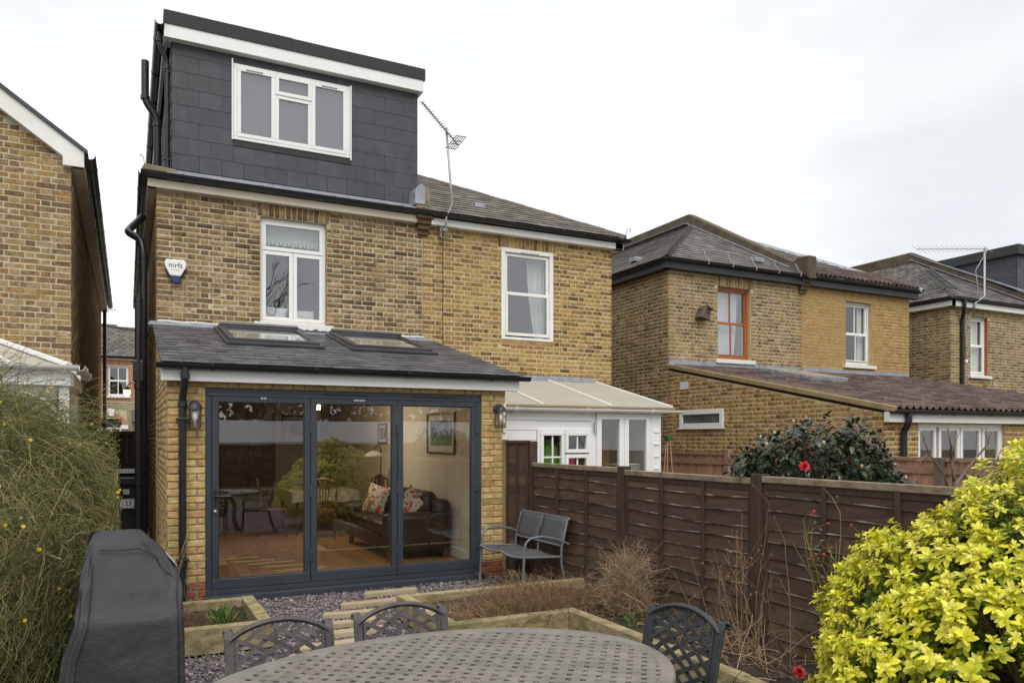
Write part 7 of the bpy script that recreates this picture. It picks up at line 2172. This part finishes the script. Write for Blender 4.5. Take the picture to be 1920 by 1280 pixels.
def dchair(x, y, rz, label):
    c = thing('dining_chair', label, 'chair', (0, 0, 0), 0, 'mahogany dining chairs'); mk = M['mahog']
    m = MB(); m.box(-.22, .22, -.22, .2, .43, .47); m.build('seat', mk, c, bevel=.01)
    for s in (-1, 1):
        m = MB(); m.tube([(s * .20, -.2, 0), (s * .20, -.2, .44)], [.014, .02], 6); m.build('leg', mk, c); m = MB(); m.tube([(s * .19, .26, 0), (s * .2, .2, .45), (s * .22, .24, .8), (s * .17, .27, .95)], .017, 6); m.build('leg', mk, c)
    m = MB(); m.tube([(-.17, .27, .95), (-.1, .275, .965), (-.04, .275, .985), (.04, .275, .985), (.1, .275, .965), (.17, .27, .95)], .018, 6); m.build('crest_rail', mk, c)
    for s in (-.08, -.04, 0, .04, .08):
        m = MB(); m.tube([(s * .35, .22, .50), (s * 1.2, .245, .72), (s * 1.0, .272, .96)], .009, 5); m.build('splat', mk, c)
    c.location = (x, y, 0); c.rotation_euler = (0, 0, rz)
dchair(3.62, 12.55, R(-60), 'mahogany splat back chair just behind the sofa'); dchair(2.2, 13.3, R(80), 'mahogany chair at the left side of the cloth covered table'); dchair(2.85, 12.6, R(170), 'mahogany chair at the near end of the cloth covered table'); dchair(3.75, 13.2, R(-85), 'mahogany chair against the right wall by the cloth covered table')
rt = thing('pedestal_table', 'round pedestal table in the kitchen area', 'table', (1.9, 14.6, 0))
m = MB(); m.lathe((1.9, 14.6, .70), [(.55, 0), (.57, .015), (.55, .03)], 32); m.build('top', M['tcloth'], rt)
m = MB(); m.lathe((1.9, 14.6, 0), [(.34, .0), (.34, .04), (.12, .10), (.05, .2), (.045, .5), (.08, .7)], 20); m.build('pedestal', M['mahog'], rt, smooth=True)
ku = thing('kitchen_units', 'tall brown kitchen units at the back left of the room', 'kitchen units', (1.2, 17.6, 0))
m = MB(); m.box(.62, 2.9, 17.35, 17.98, .0, 2.4); m.build('carcass', M['kitchen'], ku)
for i in range(4):
    for (z0, z1) in ((.12, .85), (.87, 1.5), (1.52, 2.36)):
        m = MB(); m.box(.64 + i * .565, 1.19 + i * .565, 17.32, 17.348, z0, z1); m.build('cabinet_door', M['kitchen'], ku, bevel=.004)
m = MB(); m.box(1.5, 2.3, 17.30, 17.33, .03, .10)
m.build('plinth_vent', M['blackp'], ku)
fz = thing('tall_cabinet', 'tall brown cabinet along the left wall inside', 'cabinet', (.9, 12.6, 0))
m = MB(); m.box(.62, 1.15, 12.2, 14.2, .0, 2.3); m.build('carcass', M['kitchen'], fz)
for i in range(3):
    m = MB(); m.box(1.15, 1.17, 12.22 + i * .66, 12.86 + i * .66, .1, 2.26); m.build('cabinet_door', M['kitchen'], fz, bevel=.004)
lp = thing('reading_lamp', 'white shaded reading lamp behind the sofa', 'lamp', (3.7, 12.35, 0))
m = MB(); m.tube([(3.8, 12.45, 0), (3.8, 12.45, 1.45), (3.74, 12.42, 1.53), (3.66, 12.38, 1.46)], .010, 6); m.build('stand', M['frameB'], lp); m = MB(); m.lathe((3.66, 12.38, 1.33), [(.17, 0), (.13, .05), (.04, .10)], 16); m.build('lamp_shade', M['shade'], lp, smooth=True)
pl = thing('pendant_lamp', 'small lit pendant lamp below the ceiling inside', 'lamp', (2.62, 11.9, 2.2))
m = MB(); m.tube([(2.62, 11.9, 2.45), (2.62, 11.9, 2.2)], .004, 5); m.build('cord', M['white'], pl); m = MB(); m.lathe((2.62, 11.9, 2.08), [(.045, 0), (.05, .06), (.035, .12)], 14); m.build('lamp_shade', M['lamp'], pl, smooth=True)
ld = bpy.data.lights.new('pendant_light', 'POINT'); ld.energy = 22; ld.color = (1, .78, .5); ld.shadow_soft_size = .07
l = bpy.data.objects.new('pendant_light', ld); col.objects.link(l); l.location = (2.62, 11.9, 2.0); adopt(l, pl)
